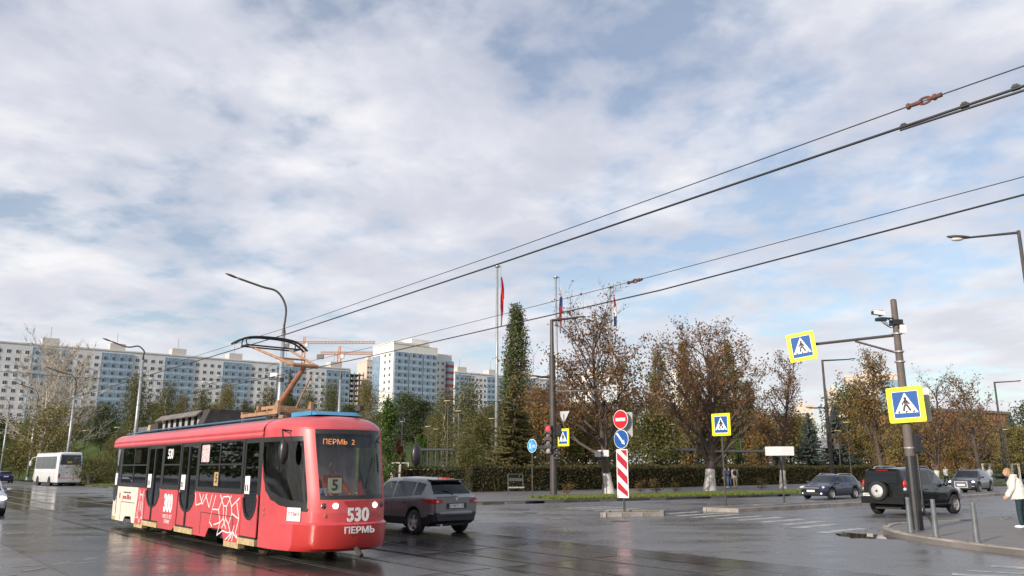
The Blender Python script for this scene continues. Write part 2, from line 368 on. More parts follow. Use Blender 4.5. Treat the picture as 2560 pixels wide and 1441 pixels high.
# ---- traffic islands in the avenue
def island(name, pts, stones):
    o = slab(name, offset(pts + [pts[0], pts[1]], 0.1)[:len(pts)], -0.05, 0.122, WALKM)
    cl = [Vector(p) for p in pts] + [Vector(pts[0])]
    for a, b in zip(cl, cl[1:]): kerb(o, [a, b], stones, h=0.16, w=0.18)
    return o
isl1 = island('traffic_island', [Vector((3.45, 31.96)), Vector((5.97, 32.47)), Vector((6.3, 34.2)), Vector((3.85, 33.7))], 0.85)
isl2 = island('traffic_island', [Vector((8.35, 36.1)), Vector((9.65, 35.2)), Vector((18.3, 42.2)), Vector((37.2, 59.7)), Vector((60, 80.5)), Vector((58.7, 81.6)), Vector((36.0, 61.0)), Vector((17.1, 43.4))], 1.3)
# ---- near corner
NC = [Vector((60, 66)), Vector((25, 34)), Vector((17, 28.7)), Vector((14.2, 27.7)), Vector((13, 27.1)), Vector((11.5, 25.6)), Vector((10.65, 23.5)), Vector((10.45, 21.1)), Vector((11.0, 18.2)), Vector((12.5, 14.5)), Vector((15.5, 9))]
NCs = [NC[0], NC[1]] + [Vector((p.x, p.y)) for p in catmull([Vector((p.x, p.y, 0)) for p in NC[2:]], 5)]
PAVE = asphalt('corner_paving', (0.15, 0.135, 0.125), 0.1, lo=0.5, hi=0.85)
near_walk = slab('pavement', NCs + [Vector((30, -6)), Vector((80, 20)), Vector((80, 70))], -0.05, 0.12, PAVE)
kerb(near_walk, NCs, 1.0, h=0.15, w=0.2, keep=lambda m: m.y < 40)
# ---- tram tracks: rails and paving panels
RAIL = M('rail_steel', (0.20, 0.17, 0.15), 0.3, metal=0.9, var=0.35, scale=1.5)
PANEL = asphalt('track_panel_concrete', (0.045, 0.041, 0.039), 0.6, lo=0.07, hi=0.28)
TRK = (8.16, 11.62)
for tn, lab in zip(TRK, ('rails and paving panels of the tram track under the red tram', 'rails and paving panels of the empty second tram track')):
    t = thing('tram_track', lab, 'tram track', (*nb(tn, 0), 0), math.atan2(TB.y, TB.x))     # local x runs along the track
    for s in (-0.71, 0.71):
        r = MB(); r.bx(-30, 230, s - 0.03, s + 0.03, 0.0, 0.014); r.bx(-30, 230, s + 0.035 * (1 if s < 0 else -1) - 0.028, s + 0.035 * (1 if s < 0 else -1) + 0.028, 0.0, 0.0095)
        r.build('rail', RAIL, t)
    rr = random.Random(3); pm = {}
    for w0, w1 in ((-0.60, 0.60), (-1.62, -0.79), (0.79, 1.62)):
        pm = MB().bx(-1.48, 1.48, w0, w1, 0.0, 0.009).mesh('track_panel', PANEL)
        for k in range(16): link('track_panel', pm, t, Vector((-4 + 3.0 * k, 0, rr.uniform(-0.003, 0.002))))
PATCH = asphalt('newer_asphalt', (0.046, 0.044, 0.045), 0.55, lo=0.08, hi=0.32)
sheet('asphalt_strip', [nb(3.3, -10), nb(6.35, -10), nb(6.35, 60), nb(3.5, 60)], 0.003, PATCH, kind='structure'); sheet('asphalt_strip', [nb(13.4, -10), nb(14.6, -10), nb(14.7, 40), nb(13.4, 40)], 0.003, PATCH, kind='structure')
# ---- painted marks
WHITE = M('road_paint', (0.36, 0.355, 0.34), 0.55, var=0.55, scale=2.6)
FADED = M('faded_road_paint', (0.20, 0.195, 0.185), 0.5, var=0.5, scale=2.0)
def mark(name, p, q, w, mat):
    p = Vector((p[0], p[1])); q = Vector((q[0], q[1])); n = Vector((-(q - p).y, (q - p).x)).normalized() * w / 2
    sheet(name, [p - n, q - n, q + n, p + n], 0.0045, mat, road)
for x0, y0, x1, y1 in [(1240, 1310, 1266, 1308), (1288, 1307, 1315, 1305.5), (1332, 1302, 1358, 1300), (1374, 1298.5, 1402, 1296.5), (1420, 1295, 1443, 1293)]: mark('lane_dash', G(x0, y0), G(x1, y1), 0.14, WHITE)
for x0, y0, x1, y1 in [(110, 798, 375, 782), (205, 840, 395, 805), (470, 775, 650, 752), (640, 770, 885, 752), (760, 730, 910, 708), (990, 680, 1120, 665), (235, 575, 490, 568), (620, 556, 760, 548), (50, 492, 230, 486), (400, 478, 560, 470), (20, 882, 150, 868)]:
    k = 3.657; mark('lane_dash', G(x0 / k, 1200 + y0 / k), G(x1 / k, 1200 + y1 / k), 0.13, FADED)
ZD = Vector((0.76, 0.65))
def zebra(px, py, l, mat=None):
    c = G(px, py).xy; mark('crossing_stripe', c - ZD * l / 2, c + ZD * l / 2, 0.4, mat or WHITE)
for px, py, l in [(2105, 1327, 2.6), (2040, 1316, 2.6), (2010, 1308, 2.6), (1960, 1302, 2.8), (1900, 1297.5, 2.8), (1850, 1294, 3.0), (1790, 1290.5, 3.0), (1750, 1287, 3.0), (1545, 1274.5, 3.0), (1505, 1271.5, 3.0), (1470, 1269, 3.0), (1700, 1283, 2.6)]: zebra(px, py, l)
mark('stop_line', G(2417, 1427), G(2600, 1438), 0.12, WHITE); mark('crossing_stripe', G(2478, 1416), G(2600, 1424), 0.36, WHITE); mark('crossing_stripe', G(2380, 1436), G(2520, 1443), 0.3, WHITE)
for x0, y0, x1, y1 in [(1930, 1262, 2160, 1249), (1400, 1267, 1600, 1262), (2205, 1278, 2330, 1262)]: mark('lane_dash', G(x0, y0), G(x1, y1), 0.12, FADED)
# puddle by the kerb
PUD = M('puddle_water', (0.012, 0.012, 0.011), 0.03, var=0.1)
c = G(2165, 1341).xy; rr = random.Random(8); pts = []
for k in range(22):
    a = 2 * math.pi * k / 22; d = rr.uniform(0.7, 1.25); pts.append(c + Vector((0.75 * math.cos(a), 1.15 * math.sin(a))) * d)
sheet('puddle', pts, 0.004, PUD, kind='structure')
# ---- manhole covers
IRON = M('cast_iron', (0.045, 0.042, 0.04), 0.45, metal=0.6, var=0.3)
for i, (px, py, lab) in enumerate([(1325, 1283, 'round iron manhole cover near the blue cycle path sign'), (155, 1263, 'round iron manhole cover in the left street lanes'), (1550, 1304, 'round iron manhole cover in front of the no entry sign')]):
    m = MB().lathe([(0.33, 0.001), (0.33, 0.007), (0.29, 0.009), (0.05, 0.009)], n=18).build('manhole_cover', IRON); m.location = G(px, py); tag(m, lab, 'manhole cover', 'manhole covers in the road')
# ================================================================== BUILDINGS
PLAST = M('white_panel_wall', (0.62, 0.62, 0.63), 0.85, var=0.06, scale=0.15)
WARMW = M('cream_wall', (0.72, 0.69, 0.64), 0.85, var=0.06, scale=0.2)
BLUEG = M('blue_glazing', (0.20, 0.29, 0.38), 0.25, var=0.25, scale=0.5, rvar=0.1)
BLUEP = M('blue_grey_panel', (0.33, 0.42, 0.50), 0.5, var=0.12, scale=0.6)
DKBL = M('dark_blue_panel', (0.06, 0.08, 0.12), 0.45, var=0.2)
REDP = M('red_panel', (0.24, 0.040, 0.036), 0.6, var=0.2)
GREYR = M('roof_felt', (0.2, 0.19, 0.18), 0.9)
FRAME = M('window_frame', (0.68, 0.68, 0.68), 0.5)
PANE = M('dark_window_pane', (0.055, 0.065, 0.08), 0.08, var=0.5, scale=0.3)
CONC = M('raw_concrete', (0.19, 0.17, 0.16), 0.9, var=0.2, scale=0.4)
BEIGE = M('beige_wall', (0.60, 0.50, 0.42), 0.85, var=0.07)
def winmesh(w, h, mull=True, frame=FRAME, pane=PANE):
    m = MB(); m.bx(-w / 2, w / 2, -0.05, 0.02, 0, h); m.m = 1
    if mull: m.bx(-w / 2 + 0.13, -0.06, -0.075, -0.052, 0.13, h - 0.13); m.bx(0.06, w / 2 - 0.13, -0.075, -0.052, 0.13, h - 0.13)
    else: m.bx(-w / 2 + 0.12, w / 2 - 0.12, -0.075, -0.052, 0.12, h - 0.12)
    return m.mesh('window', [frame, pane])
WIN_A, WIN_B, WIN_C = winmesh(1.55, 1.5), winmesh(1.15, 1.45, False, BLUEP), winmesh(1.5, 1.45, True)
def windows(root, spots, me, limit=300, used=None):     # spots: (x, z, y); each window an object, the surplus one joined part
    rest = MB()
    for i, (x, z, y) in enumerate(spots):
        if i < limit: link('window', me, root, Vector((x, y, z)))
        else:
            vs = [(v.co.x + x, v.co.y + y, v.co.z + z) for v in me.vertices]
            for p in me.polygons:
                rest.m = p.material_index; rest.add([vs[k] for k in p.vertices], [tuple(range(len(p.vertices)))])
    if rest.v: tag(rest.build('windows', list(me.materials), root), kind='stuff')
def long_block(name, label, A, d, n_sec, sec, z0, z1, depth, fl, floors, first_blue, lim, rails=True):
    root = thing(name, label, 'building', (A[0], A[1], z0), math.atan2(d[1], d[0])); Lh = n_sec * sec; H = z1 - z0
    MB().bx(0, Lh, 0, depth, -6, H).build('wall', PLAST, root)
    r = MB(); r.bx(-0.3, Lh + 0.3, -0.3, depth + 0.3, H + 0.003, H + 0.5); rf = r.build('roof', PLAST, root)
    for k in range(n_sec):
        if (k % 2 == 1) == first_blue or True:
            if k % 2 == 0: MB().bx(sec * k + 3.2, sec * k + 8.8, 2.5, 8, H + 0.503, H + 3.4).build('lift_house', M('lift_house_wall', (0.50, 0.46, 0.42), 0.85), rf); MB().tube([(sec * k + 6, 5, H + 3.4), (sec * k + 6, 5, H + 8)], 0.07, 4).build('aerial', IRON, rf)
    base = H - 1.7 - floors * fl; A1, B1 = [], []
    for k in range(n_sec):
        blue = (k % 2 == 0) == first_blue; x0 = k * sec
        if blue:
            MB().bx(x0 + 0.1, x0 + sec - 0.1, -0.35, 0.0, base - 1, H - 0.9).build('glazed_bay', BLUEG, root)
            sp = MB()
            for f in range(floors):
                sp.bx(x0 + 0.15, x0 + sec - 0.15, -0.40, -0.352, base + f * fl - 0.2, base + f * fl + 0.75)
            for c in range(9): xx = x0 + 0.2 + c * (sec - 0.4) / 8; sp.bx(xx - 0.05, xx + 0.05, -0.43, -0.403, base - 1, H - 0.95)
            sp.build('spandrel', BLUEP, root)
        for f in range(floors - 1, -1, -1):
            for c in range(4):
                x = x0 + sec * (c + 0.5) / 4
                (B1 if blue else A1).append((x, base + f * fl + 0.85, -0.40 if blue else -0.001))
    return root, A1, B1
DB = Vector((0.80, 0.60))
rootL, wa, wb = long_block('apartment_block', 'long white apartment slab with blue glazed bays on the left hill', (-196, 278.3), DB, 13, 11.6, 18, 46.2, 13, 2.85, 9, True, 300)
windows(rootL, wa, WIN_A, 200); windows(rootL, wb, WIN_B, 100)
ab = MB()
for k in range(60):
    q = random.Random(k); x, z, y = wa[q.randrange(len(wa))]; ab.bx(x - 0.45, x + 0.35, -0.45, -0.001, z - 0.75, z - 0.2)
tag(ab.build('air_conditioners', FRAME, rootL), kind='stuff')
# tower
def tower():
    C = at(985, 857, 333); C.z = 9.5; root = thing('apartment_tower', 'tall white apartment tower with blue glazing and a red balcony strip', 'building', C, math.atan2(0.62, 0.784)); H = 53 - 9.5; fl = 2.85
    MB().bx(0, 22, 0, 18, -8, H).build('wall', WARMW, root)
    MB().bx(22.003, 31, 2.2, 17, -8, H - 2.2).build('rear_wall', PLAST, root)
    r = MB(); r.bx(-0.2, 17.5, -0.2, 18.2, H + 0.003, H + 0.9); rf = r.build('roof', WARMW, root); MB().bx(11, 20, 4, 12, H + 0.905, H + 3.6).build('lift_house', WARMW, rf)
    sp = []; fr = MB(); gl = MB()
    for b in range(3):
        x0 = 0.5 + b * 7.1
        MB().bx(x0, x0 + 6.5, -0.5, -0.003, -4, H - 3.4).build('glazed_bay', BLUEG, root)
        for f in range(14):
            z = H - 3.5 - (f + 1) * fl
            fr.bx(x0 + 0.05, x0 + 6.45, -0.56, -0.503, z - 0.1, z + 0.95)
            for c in (1.9, 4.9): sp.append((x0 + c, z + 1.1, -0.56))
    fr.build('spandrel', BLUEP, root); windows(root, sp, WIN_B, 84)
    sp = []
    for f in range(14):
        z = H - 5.2 - (f + 1) * fl
        for x in (23.6, 26.2): sp.append((x, z + 1, 2.2 - 0.003))
    windows(root, sp, WIN_C, 28)
    for f in range(14):
        z = H - 5.2 - (f + 1) * fl; MB().bx(27.8, 31.2, 0.7, 2.19, z, z + 1.25).build('balcony', REDP, root); MB().bx(27.85, 31.15, 0.75, 2.19, z + 1.26, z + fl - 0.02).build('balcony_glazing', BLUEG, root)
    # narrow face on the left
    sp = []
    MB().bx(-0.35, -0.003, 11.5, 17.5, -4, H - 4).build('side_glazing', BLUEG, root)
    wm = winmesh(1.5, 1.45)
    for f in range(14):
        for y in (3.0, 7.0):
            o = link('window', wm, root, Vector((-0.003, y, H - 3.4 - (f + 1) * fl + 1))); o.rotation_euler = (0, 0, -R(90))
tower()
# slab behind the tower
A = at(1136, 1000, 400)
rt, wa2, wb2 = long_block('apartment_block', 'grey and white apartment slab behind the white tower and the tall poplar', (A.x, 400), DB, 8, 9.8, 14, 48.5, 12, 2.8, 9, True, 200)
windows(rt, wa2, WIN_C, 144); windows(rt, wb2, WIN_B, 0)
# unfinished concrete frame, two tower cranes
def frame_building():
    C = at(800, 1000, 455); root = thing('concrete_frame', 'unfinished concrete frame building with open floors behind the long slab', 'building', (C.x, 455, 16), math.atan2(0.6, 0.8))
    Wd, Dp = 27, 14; H = 58 - 16
    for f in range(14):
        z = f * 3.0; MB().bx(0, Wd, 0, Dp, z, z + 0.35).build('floor_slab', CONC, root)
    c = MB()
    for i in range(10):
        for j in (0.3, 5, 9, 13.3): x = 0.4 + i * (Wd - 0.8) / 9; c.bx(x - 0.22, x + 0.22, j - 0.22, j + 0.22, -6, 13 * 3 + random.Random(i).uniform(0.3, 3.2))
    c.build('columns', CONC, root); MB().bx(9, 15, 5, 10, -6, 40).build('core_wall', CONC, root)
frame_building()
CRANE = M('crane_paint', (0.62, 0.30, 0.14), 0.6, var=0.15)
def lattice(mb, a, b, w, seg, r=0.14):
    a, b = Vector(a), Vector(b); d = (b - a).normalized(); u = d.cross(Vector((0.1, 0.2, 1))).normalized() if abs(d.z) < 0.9 else Vector((1, 0, 0)); v = d.cross(u)
    cs = [(u * sx + v * sy) * w / 2 for sx, sy in ((1, 1), (1, -1), (-1, -1), (-1, 1))]
    for c in cs: mb.tube([a + c, b + c], r, 4)
    for k in range(seg):
        p = a.lerp(b, k / seg); q = a.lerp(b, (k + 1) / seg)
        for i in range(4): mb.tube([p + cs[i], q + cs[(i + 1) % 4]], r * 0.7, 3, False)
def crane(label, px, Y, ytop, yjib, pxl, pxr, z0):
    c = at(px, 1000, Y); top = at(px, ytop, Y).z; zj = at(px, yjib, Y).z; root = thing('tower_crane', label, 'crane', (c.x, Y, z0))
    m = MB(); lattice(m, (0, 0, 0), (0, 0, zj - z0), 1.8, 18, 0.18); m.build('mast', CRANE, root)
    xl = at(pxl, yjib, Y).x - c.x; xr = at(pxr, yjib, Y).x - c.x
    m = MB(); lattice(m, (xl, 0, zj - z0 + 0.6), (xr, 0, zj - z0 + 0.6), 1.3, 26, 0.13); m.build('jib', CRANE, root)
    m = MB(); lattice(m, (0, 0, zj - z0), (0, 0, top - z0), 1.0, 4, 0.14); m.build('apex', CRANE, root)
    m = MB(); m.tube([(0, 0, top - z0), (xr * 0.75, 0, zj - z0 + 1.2)], 0.07, 3); m.tube([(0, 0, top - z0), (xl * 0.9, 0, zj - z0 + 1.2)], 0.07, 3); m.build('tie_rod', CRANE, root)
    sx = xl if abs(xl) < abs(xr) else xr
    MB().bx(sx - 1.8, sx + 1.8, -0.9, 0.9, zj - z0 - 2.6, zj - z0 - 0.2).build('counterweight', CONC, root)
    MB().bx(0.9, 2.6, -1, 1, zj - z0 - 2.4, zj - z0 - 0.2).build('cab', FRAME, root)
crane('orange tower crane standing by the concrete frame building', 843, 440, 866, 886, 801, 936, 15)
crane('pale orange tower crane behind, with the higher jib', 752, 520, 842, 859, 716, 938, 15)
def plain_block(name, label, pxl, pxr, ytop, Y, wall, d=(0.85, 0.53), cols=6, rows=8, z0=4, depth=16, win=WIN_C, glaz=None):
    a = at(pxl, 1050, Y); d = Vector(d).normalized(); kr = (pxr - 1280) / FPX; rr = ray(pxr, 1050); k = rr.x / rr.y
    t = (k * a.y - a.x) / (d.x - k * d.y); top = at(pxl, ytop, Y).z
    root = thing(name, label, 'building', (a.x, a.y, z0), math.atan2(d.y, d.x)); H = top - z0
    MB().bx(0, t, 0, depth, -6, H).build('wall', wall, root); rf = MB().bx(-0.2, t + 0.2, -0.2, depth + 0.2, H + 0.003, H + 0.7).build('roof', wall, root)
    MB().bx(t * 0.3, t * 0.55, 4, 9, H + 0.703, H + 3).build('lift_house', wall, rf)
    if glaz:
        MB().bx(t * glaz[0], t * glaz[1], -0.4, -0.003, 0, H - 1.5).build('glazed_bay', BLUEG, root)
    windows(root, [(t * (c + 0.5) / cols, H - 2.6 - (r + 1) * 3.0 + 0.8, -0.003) for r in range(rows) for c in range(cols) if not (glaz and glaz[0] - 0.05 < (c + 0.5) / cols < glaz[1] + 0.05)], win)
    return root
plain_block('office_building', 'cream building with blue glass front behind the trees on the right', 2122, 2275, 944, 290, BEIGE, d=(0.93, -0.36), cols=11, rows=9, glaz=(0.55, 0.97))
plain_block('apartment_block', 'pinkish apartment house beyond the blue spruces', 2075, 2112, 978, 380, BEIGE, d=(0.95, -0.3), cols=4, rows=5)
plain_block('apartment_block', 'small far pink house left of the bent street lamp', 1985, 2036, 1016, 420, BEIGE, d=(0.95, -0.3), cols=5, rows=4)
plain_block('apartment_block', 'pale apartment tower half hidden behind the brown autumn trees', 1680, 1745, 930, 330, WARMW, d=(0.98, -0.2), cols=5, rows=11)
plain_block('apartment_block', 'beige and grey tower far behind the white apartment tower', 912, 940, 902, 480, BEIGE, cols=4, rows=9, z0=14)
plain_block('apartment_block', 'pale slab with brick red ends behind the flagpoles', 1425, 1560, 938, 360, WARMW, d=(0.98, -0.1), cols=10, rows=12, glaz=(0.4, 0.55))
BRK = M('brown_cladding', (0.30, 0.15, 0.075), 0.7, var=0.3, scale=0.5)
def hall():
    a = at(2325, 1045, 190); root = thing('brown_hall', 'low brown clad hall behind the bare trees on the right', 'building', (a.x, a.y, 0.1), math.atan2(0.45, 0.9)); top = at(2380, 1028, 190).z
    MB().bx(0, 30, 0, 18, -1, top).build('wall', BRK, root); MB().bx(-0.5, 30.5, -0.5, 18.5, top + 0.003, top + 0.6).build('roof', GREYR, root)
    for k in range(24): MB().bx(0.4 + k * 1.25, 0.75 + k * 1.25, -0.18, -0.003, 1, top - 0.3).build('fin', BRK, root)
hall()
# ================================================================== VEGETATION
BARK = M('dark_bark', (0.085, 0.064, 0.052), 0.9, var=0.35, scale=6, bump=0.5, bscale=18)
BARKP = M('pale_bark', (0.42, 0.38, 0.32), 0.85, var=0.4, scale=3)
LIME = M('limewash', (0.52, 0.49, 0.45), 0.9, var=0.18, scale=5)
L_BROWN = leafmat('autumn_brown_leaves', [(0.09, 0.045, 0.026), (0.18, 0.085, 0.045), (0.15, 0.115, 0.045), (0.25, 0.13, 0.062), (0.12, 0.06, 0.035)])
L_RUST = leafmat('rust_leaves', [(0.12, 0.064, 0.026), (0.21, 0.115, 0.042), (0.15, 0.125, 0.042), (0.24, 0.155, 0.058)])
L_OLIVE = leafmat('olive_leaves', [(0.060, 0.066, 0.022), (0.11, 0.108, 0.036), (0.15, 0.135, 0.048), (0.08, 0.09, 0.03)])
L_YEL = leafmat('yellowing_leaves', [(0.09, 0.09, 0.028), (0.17, 0.14, 0.045), (0.22, 0.17, 0.055), (0.10, 0.11, 0.035)])
L_GREEN = leafmat('fresh_green_leaves', [(0.035, 0.075, 0.014), (0.08, 0.14, 0.028), (0.06, 0.10, 0.02), (0.11, 0.16, 0.04)])
L_DARK = leafmat('dark_green_leaves', [(0.030, 0.048, 0.018), (0.06, 0.082, 0.028), (0.085, 0.095, 0.032), (0.045, 0.062, 0.022)])
L_POP = leafmat('poplar_leaves', [(0.05, 0.068, 0.028), (0.10, 0.125, 0.052), (0.16, 0.17, 0.08), (0.08, 0.088, 0.036)])
L_SPR = leafmat('spruce_needles', [(0.07, 0.074, 0.032), (0.13, 0.122, 0.055), (0.18, 0.15, 0.068), (0.09, 0.09, 0.04)], 0.1)
L_BLUE = leafmat('blue_spruce_needles', [(0.045, 0.065, 0.055), (0.09, 0.12, 0.11), (0.14, 0.17, 0.16), (0.06, 0.075, 0.055)], 0.1)
L_HEDGE = leafmat('hedge_leaves', [(0.020, 0.030, 0.010), (0.045, 0.055, 0.017), (0.075, 0.065, 0.022), (0.10, 0.055, 0.02), (0.03, 0.04, 0.012)], 0.25)
L_TWIG = leafmat('pale_twig_leaves', [(0.20, 0.15, 0.09), (0.28, 0.20, 0.11), (0.15, 0.12, 0.06)])
def leafquads(rng, C, size, flat=0.0, asp=0.62):
    n = len(C); a = rng.normal(size=(n, 3)); a[:, 2] *= (1 - flat); a /= np.linalg.norm(a, axis=1)[:, None] + 1e-9
    b = rng.normal(size=(n, 3)); b[:, 2] *= (1 - flat); b -= a * (a * b).sum(1)[:, None]; b /= np.linalg.norm(b, axis=1)[:, None] + 1e-9
    s = (size * rng.uniform(0.6, 1.35, n))[:, None] if np.isscalar(size) else (size * rng.uniform(0.6, 1.35, n))[:, None]
    a = a * s * 0.5; b = b * s * 0.5 * asp
    return np.stack([C - a, C + b * 0.9 - a * 0.1, C + a, C - b * 0.9 - a * 0.1], axis=1)
def branch_tree(seed, H, Rad, r0, fork, limbs, subs, twigs, leaves, leafsize, lmat, bark, lean=(0, 0), up=0.75, clean=0.0, top_sparse=0.6, lime=0.0, twr=0.012):
    rd = random.Random(seed); rng = np.random.default_rng(seed); wood = MB(); tips = []
    def limb(p, d, L, r, seg, n, curl):
        pts = [Vector(p)]; d = Vector(d).normalized(); rs = [r]
        for k in range(seg):
            d = (d + Vector((rd.gauss(0, curl), rd.gauss(0, curl), rd.gauss(0, curl * 0.6) + 0.05 * up))).normalized(); pts.append(pts[-1] + d * L / seg); rs.append(r * (1 - 0.82 * (k + 1) / seg))
        wood.tube(pts, rs, n, False); return pts, rs
    wood.m = 0
    trunk = [Vector((0, 0, -0.15))]; d = Vector((lean[0], lean[1], 1)).normalized(); rs = [r0 * 1.25]
    nseg = 9
    for k in range(nseg):
        d = (d + Vector((rd.gauss(0, 0.05), rd.gauss(0, 0.05), 0.10))).normalized(); trunk.append(trunk[-1] + d * (H * 0.86 / nseg)); rs.append(r0 * (1 - 0.88 * ((k + 1) / nseg) ** 0.9))
    wood.tube(trunk, rs, 8, False)
    for i in range(limbs):
        f = fork + (0.93 - fork) * (i / max(1, limbs - 1)) ** 1.15; j = f * nseg; k = min(int(j), nseg - 1); p = trunk[k].lerp(trunk[k + 1], j - k); ang = i * 2.4 + rd.uniform(-0.5, 0.5)
        el = R(rd.uniform(28, 50)) + f * 0.35; Ls = Rad * (1.18 - 0.62 * f) * rd.uniform(0.8, 1.2)
        pts, prs = limb(p, (math.cos(ang) * math.cos(el), math.sin(ang) * math.cos(el), math.sin(el)), Ls * 1.15, max(0.03, r0 * 0.42 * (1.1 - 0.75 * f)), 6, 5, 0.13)
        for s in range(subs):
            t = rd.uniform(0.25, 1.0) * 5.99; k2 = int(t); q = pts[k2].lerp(pts[k2 + 1], t - k2); dd = (pts[k2 + 1] - pts[k2]).normalized() + Vector((rd.gauss(0, 0.6), rd.gauss(0, 0.6), rd.gauss(0.35 * up, 0.4)))
            sp, srs = limb(q, dd, Ls * rd.uniform(0.28, 0.55), max(0.014, prs[k2] * 0.5), 4, 3, 0.2)
            for w in range(twigs):
                t = rd.uniform(0.2, 1.0) * 3.99; k3 = int(t); q2 = sp[k3].lerp(sp[k3 + 1], t - k3); d3 = (sp[k3 + 1] - sp[k3]).normalized() + Vector((rd.gauss(0, 0.7), rd.gauss(0, 0.7), rd.gauss(0.3 * up, 0.45)))
                tp, _ = limb(q2, d3, Ls * rd.uniform(0.12, 0.26), twr, 2, 3, 0.2); tips += [(tp[1], f), (tp[2], f)]
    V = np.array([[*p] for p, f in tips]); zz = V[:, 2] / H
    wgt = np.clip(1.0 - top_sparse * np.clip((zz - 0.45) / 0.5, 0, 1), 0.02, 1); wgt *= rng.uniform(0.05, 1, len(V)) ** 1.6
    idx = rng.choice(len(V), size=leaves, p=wgt / wgt.sum()); C = V[idx] + rng.normal(scale=leafsize * 1.1, size=(leaves, 3))
    wm = wood.mesh('trunk', [bark], True)
    cm = qmesh('crown', leafquads(rng, C, leafsize), lmat)
    lm = None
    if lime:
        t = MB(); t.tube([trunk[0], trunk[0].lerp(trunk[1], lime / (trunk[1].z + 0.15))] if trunk[1].z > lime else [trunk[0], trunk[1], trunk[1].lerp(trunk[2], (lime - trunk[1].z) / (trunk[2].z - trunk[1].z))],
                         [r0 * 1.29, r0 * 1.16] if trunk[1].z > lime else [r0 * 1.29, rs[1] * 1.03, rs[1] * 1.0], 10, False); lm = t.mesh('limewash', LIME, True)
    return wm, cm, lm
def blob_tree(seed, H, Rad, base, leaves, leafsize, lmat, bark, r0=0.2, clumps=60, shape='round', stems=1, spread=0.34):
    rd = random.Random(seed); rng = np.random.default_rng(seed); wood = MB(); C = []
    def rad(t):
        if shape == 'column': return Rad * min(1, 0.45 + 2.2 * t) * (1 - max(0, t - 0.55) / 0.5) ** 0.6
        if shape == 'spire': return Rad * (1.0 - 0.80 * t) * min(1, 0.5 + 3 * t)
        if shape == 'weep': return Rad * (1 - abs(t - 0.38) ** 1.7 * 2.1) if t < 0.9 else Rad * 0.2
        return Rad * math.sqrt(max(0.02, 1 - (2 * t - 0.9) ** 2 / 1.25))
    cl = []
    for k in range(clumps):
        t = rd.random() ** 0.9; a = rd.uniform(0, 6.283); r = rad(t) * (rd.random() ** 0.5) * rd.uniform(0.75, 1.12); cl.append((r * math.cos(a), r * math.sin(a), base + (H - base) * t, rd.uniform(0.6, 1.35)))
    for st in range(stems):
        o = Vector((rd.uniform(-1, 1), rd.uniform(-1, 1), 0)) * (0.25 * Rad if stems > 1 else 0); ps = [Vector((o.x * 0.5, o.y * 0.5, -0.2))]
        for k in range(6): ps.append(Vector((o.x + rd.gauss(0, 0.04) * Rad, o.y + rd.gauss(0, 0.04) * Rad, H * 0.9 * (k + 1) / 6)))
        wood.tube(ps, [r0 * (1 - 0.14 * k) for k in range(7)], 6, False)
        for c in cl:
            if rd.random() < 0.75 / stems:
                z = max(base * 0.6, c[2] - abs(c[0]) * rd.uniform(0.5, 1.3) - (H * 0.1 if shape == 'column' else 0.3)); j = min(5, int(z / (H * 0.9) * 6)); p = ps[j].lerp(ps[j + 1], 0.5); p.z = min(z, c[2])
                wood.tube([p, p.lerp(Vector(c[:3]), 0.55) + Vector((0, 0, 0.12 * Rad)), c[:3]], [r0 * 0.3, r0 * 0.18, 0.012], 4, False)
    cl = np.array(cl); i = rng.choice(len(cl), size=leaves, p=cl[:, 3] / cl[:, 3].sum()); sg = Rad * spread * (0.55 if shape in ('column', 'spire') else 0.75)
    nz = np.clip(rng.normal(size=(leaves, 3)), -1.5, 1.5); nz[:, 2] *= 1.6 if shape in ('column', 'spire') else (1.7 if shape == 'weep' else 0.75); C = cl[i, :3] + nz * sg * cl[i, 3][:, None]
    if shape == 'weep': C[:, 2] -= np.abs(rng.normal(size=leaves)) * Rad * 0.25
    if shape == 'spire':
        fr_ = 0.66 + 0.34 * np.clip(1 - (C[:, 2] - base) / (H - base), 0, 1); C[:, 0] *= fr_; C[:, 1] *= fr_
    C[:, 2] = np.maximum(C[:, 2], base * 0.55 + 0.1)
    return wood.mesh('trunk', [bark], True), qmesh('crown', leafquads(rng, C, leafsize), lmat), None
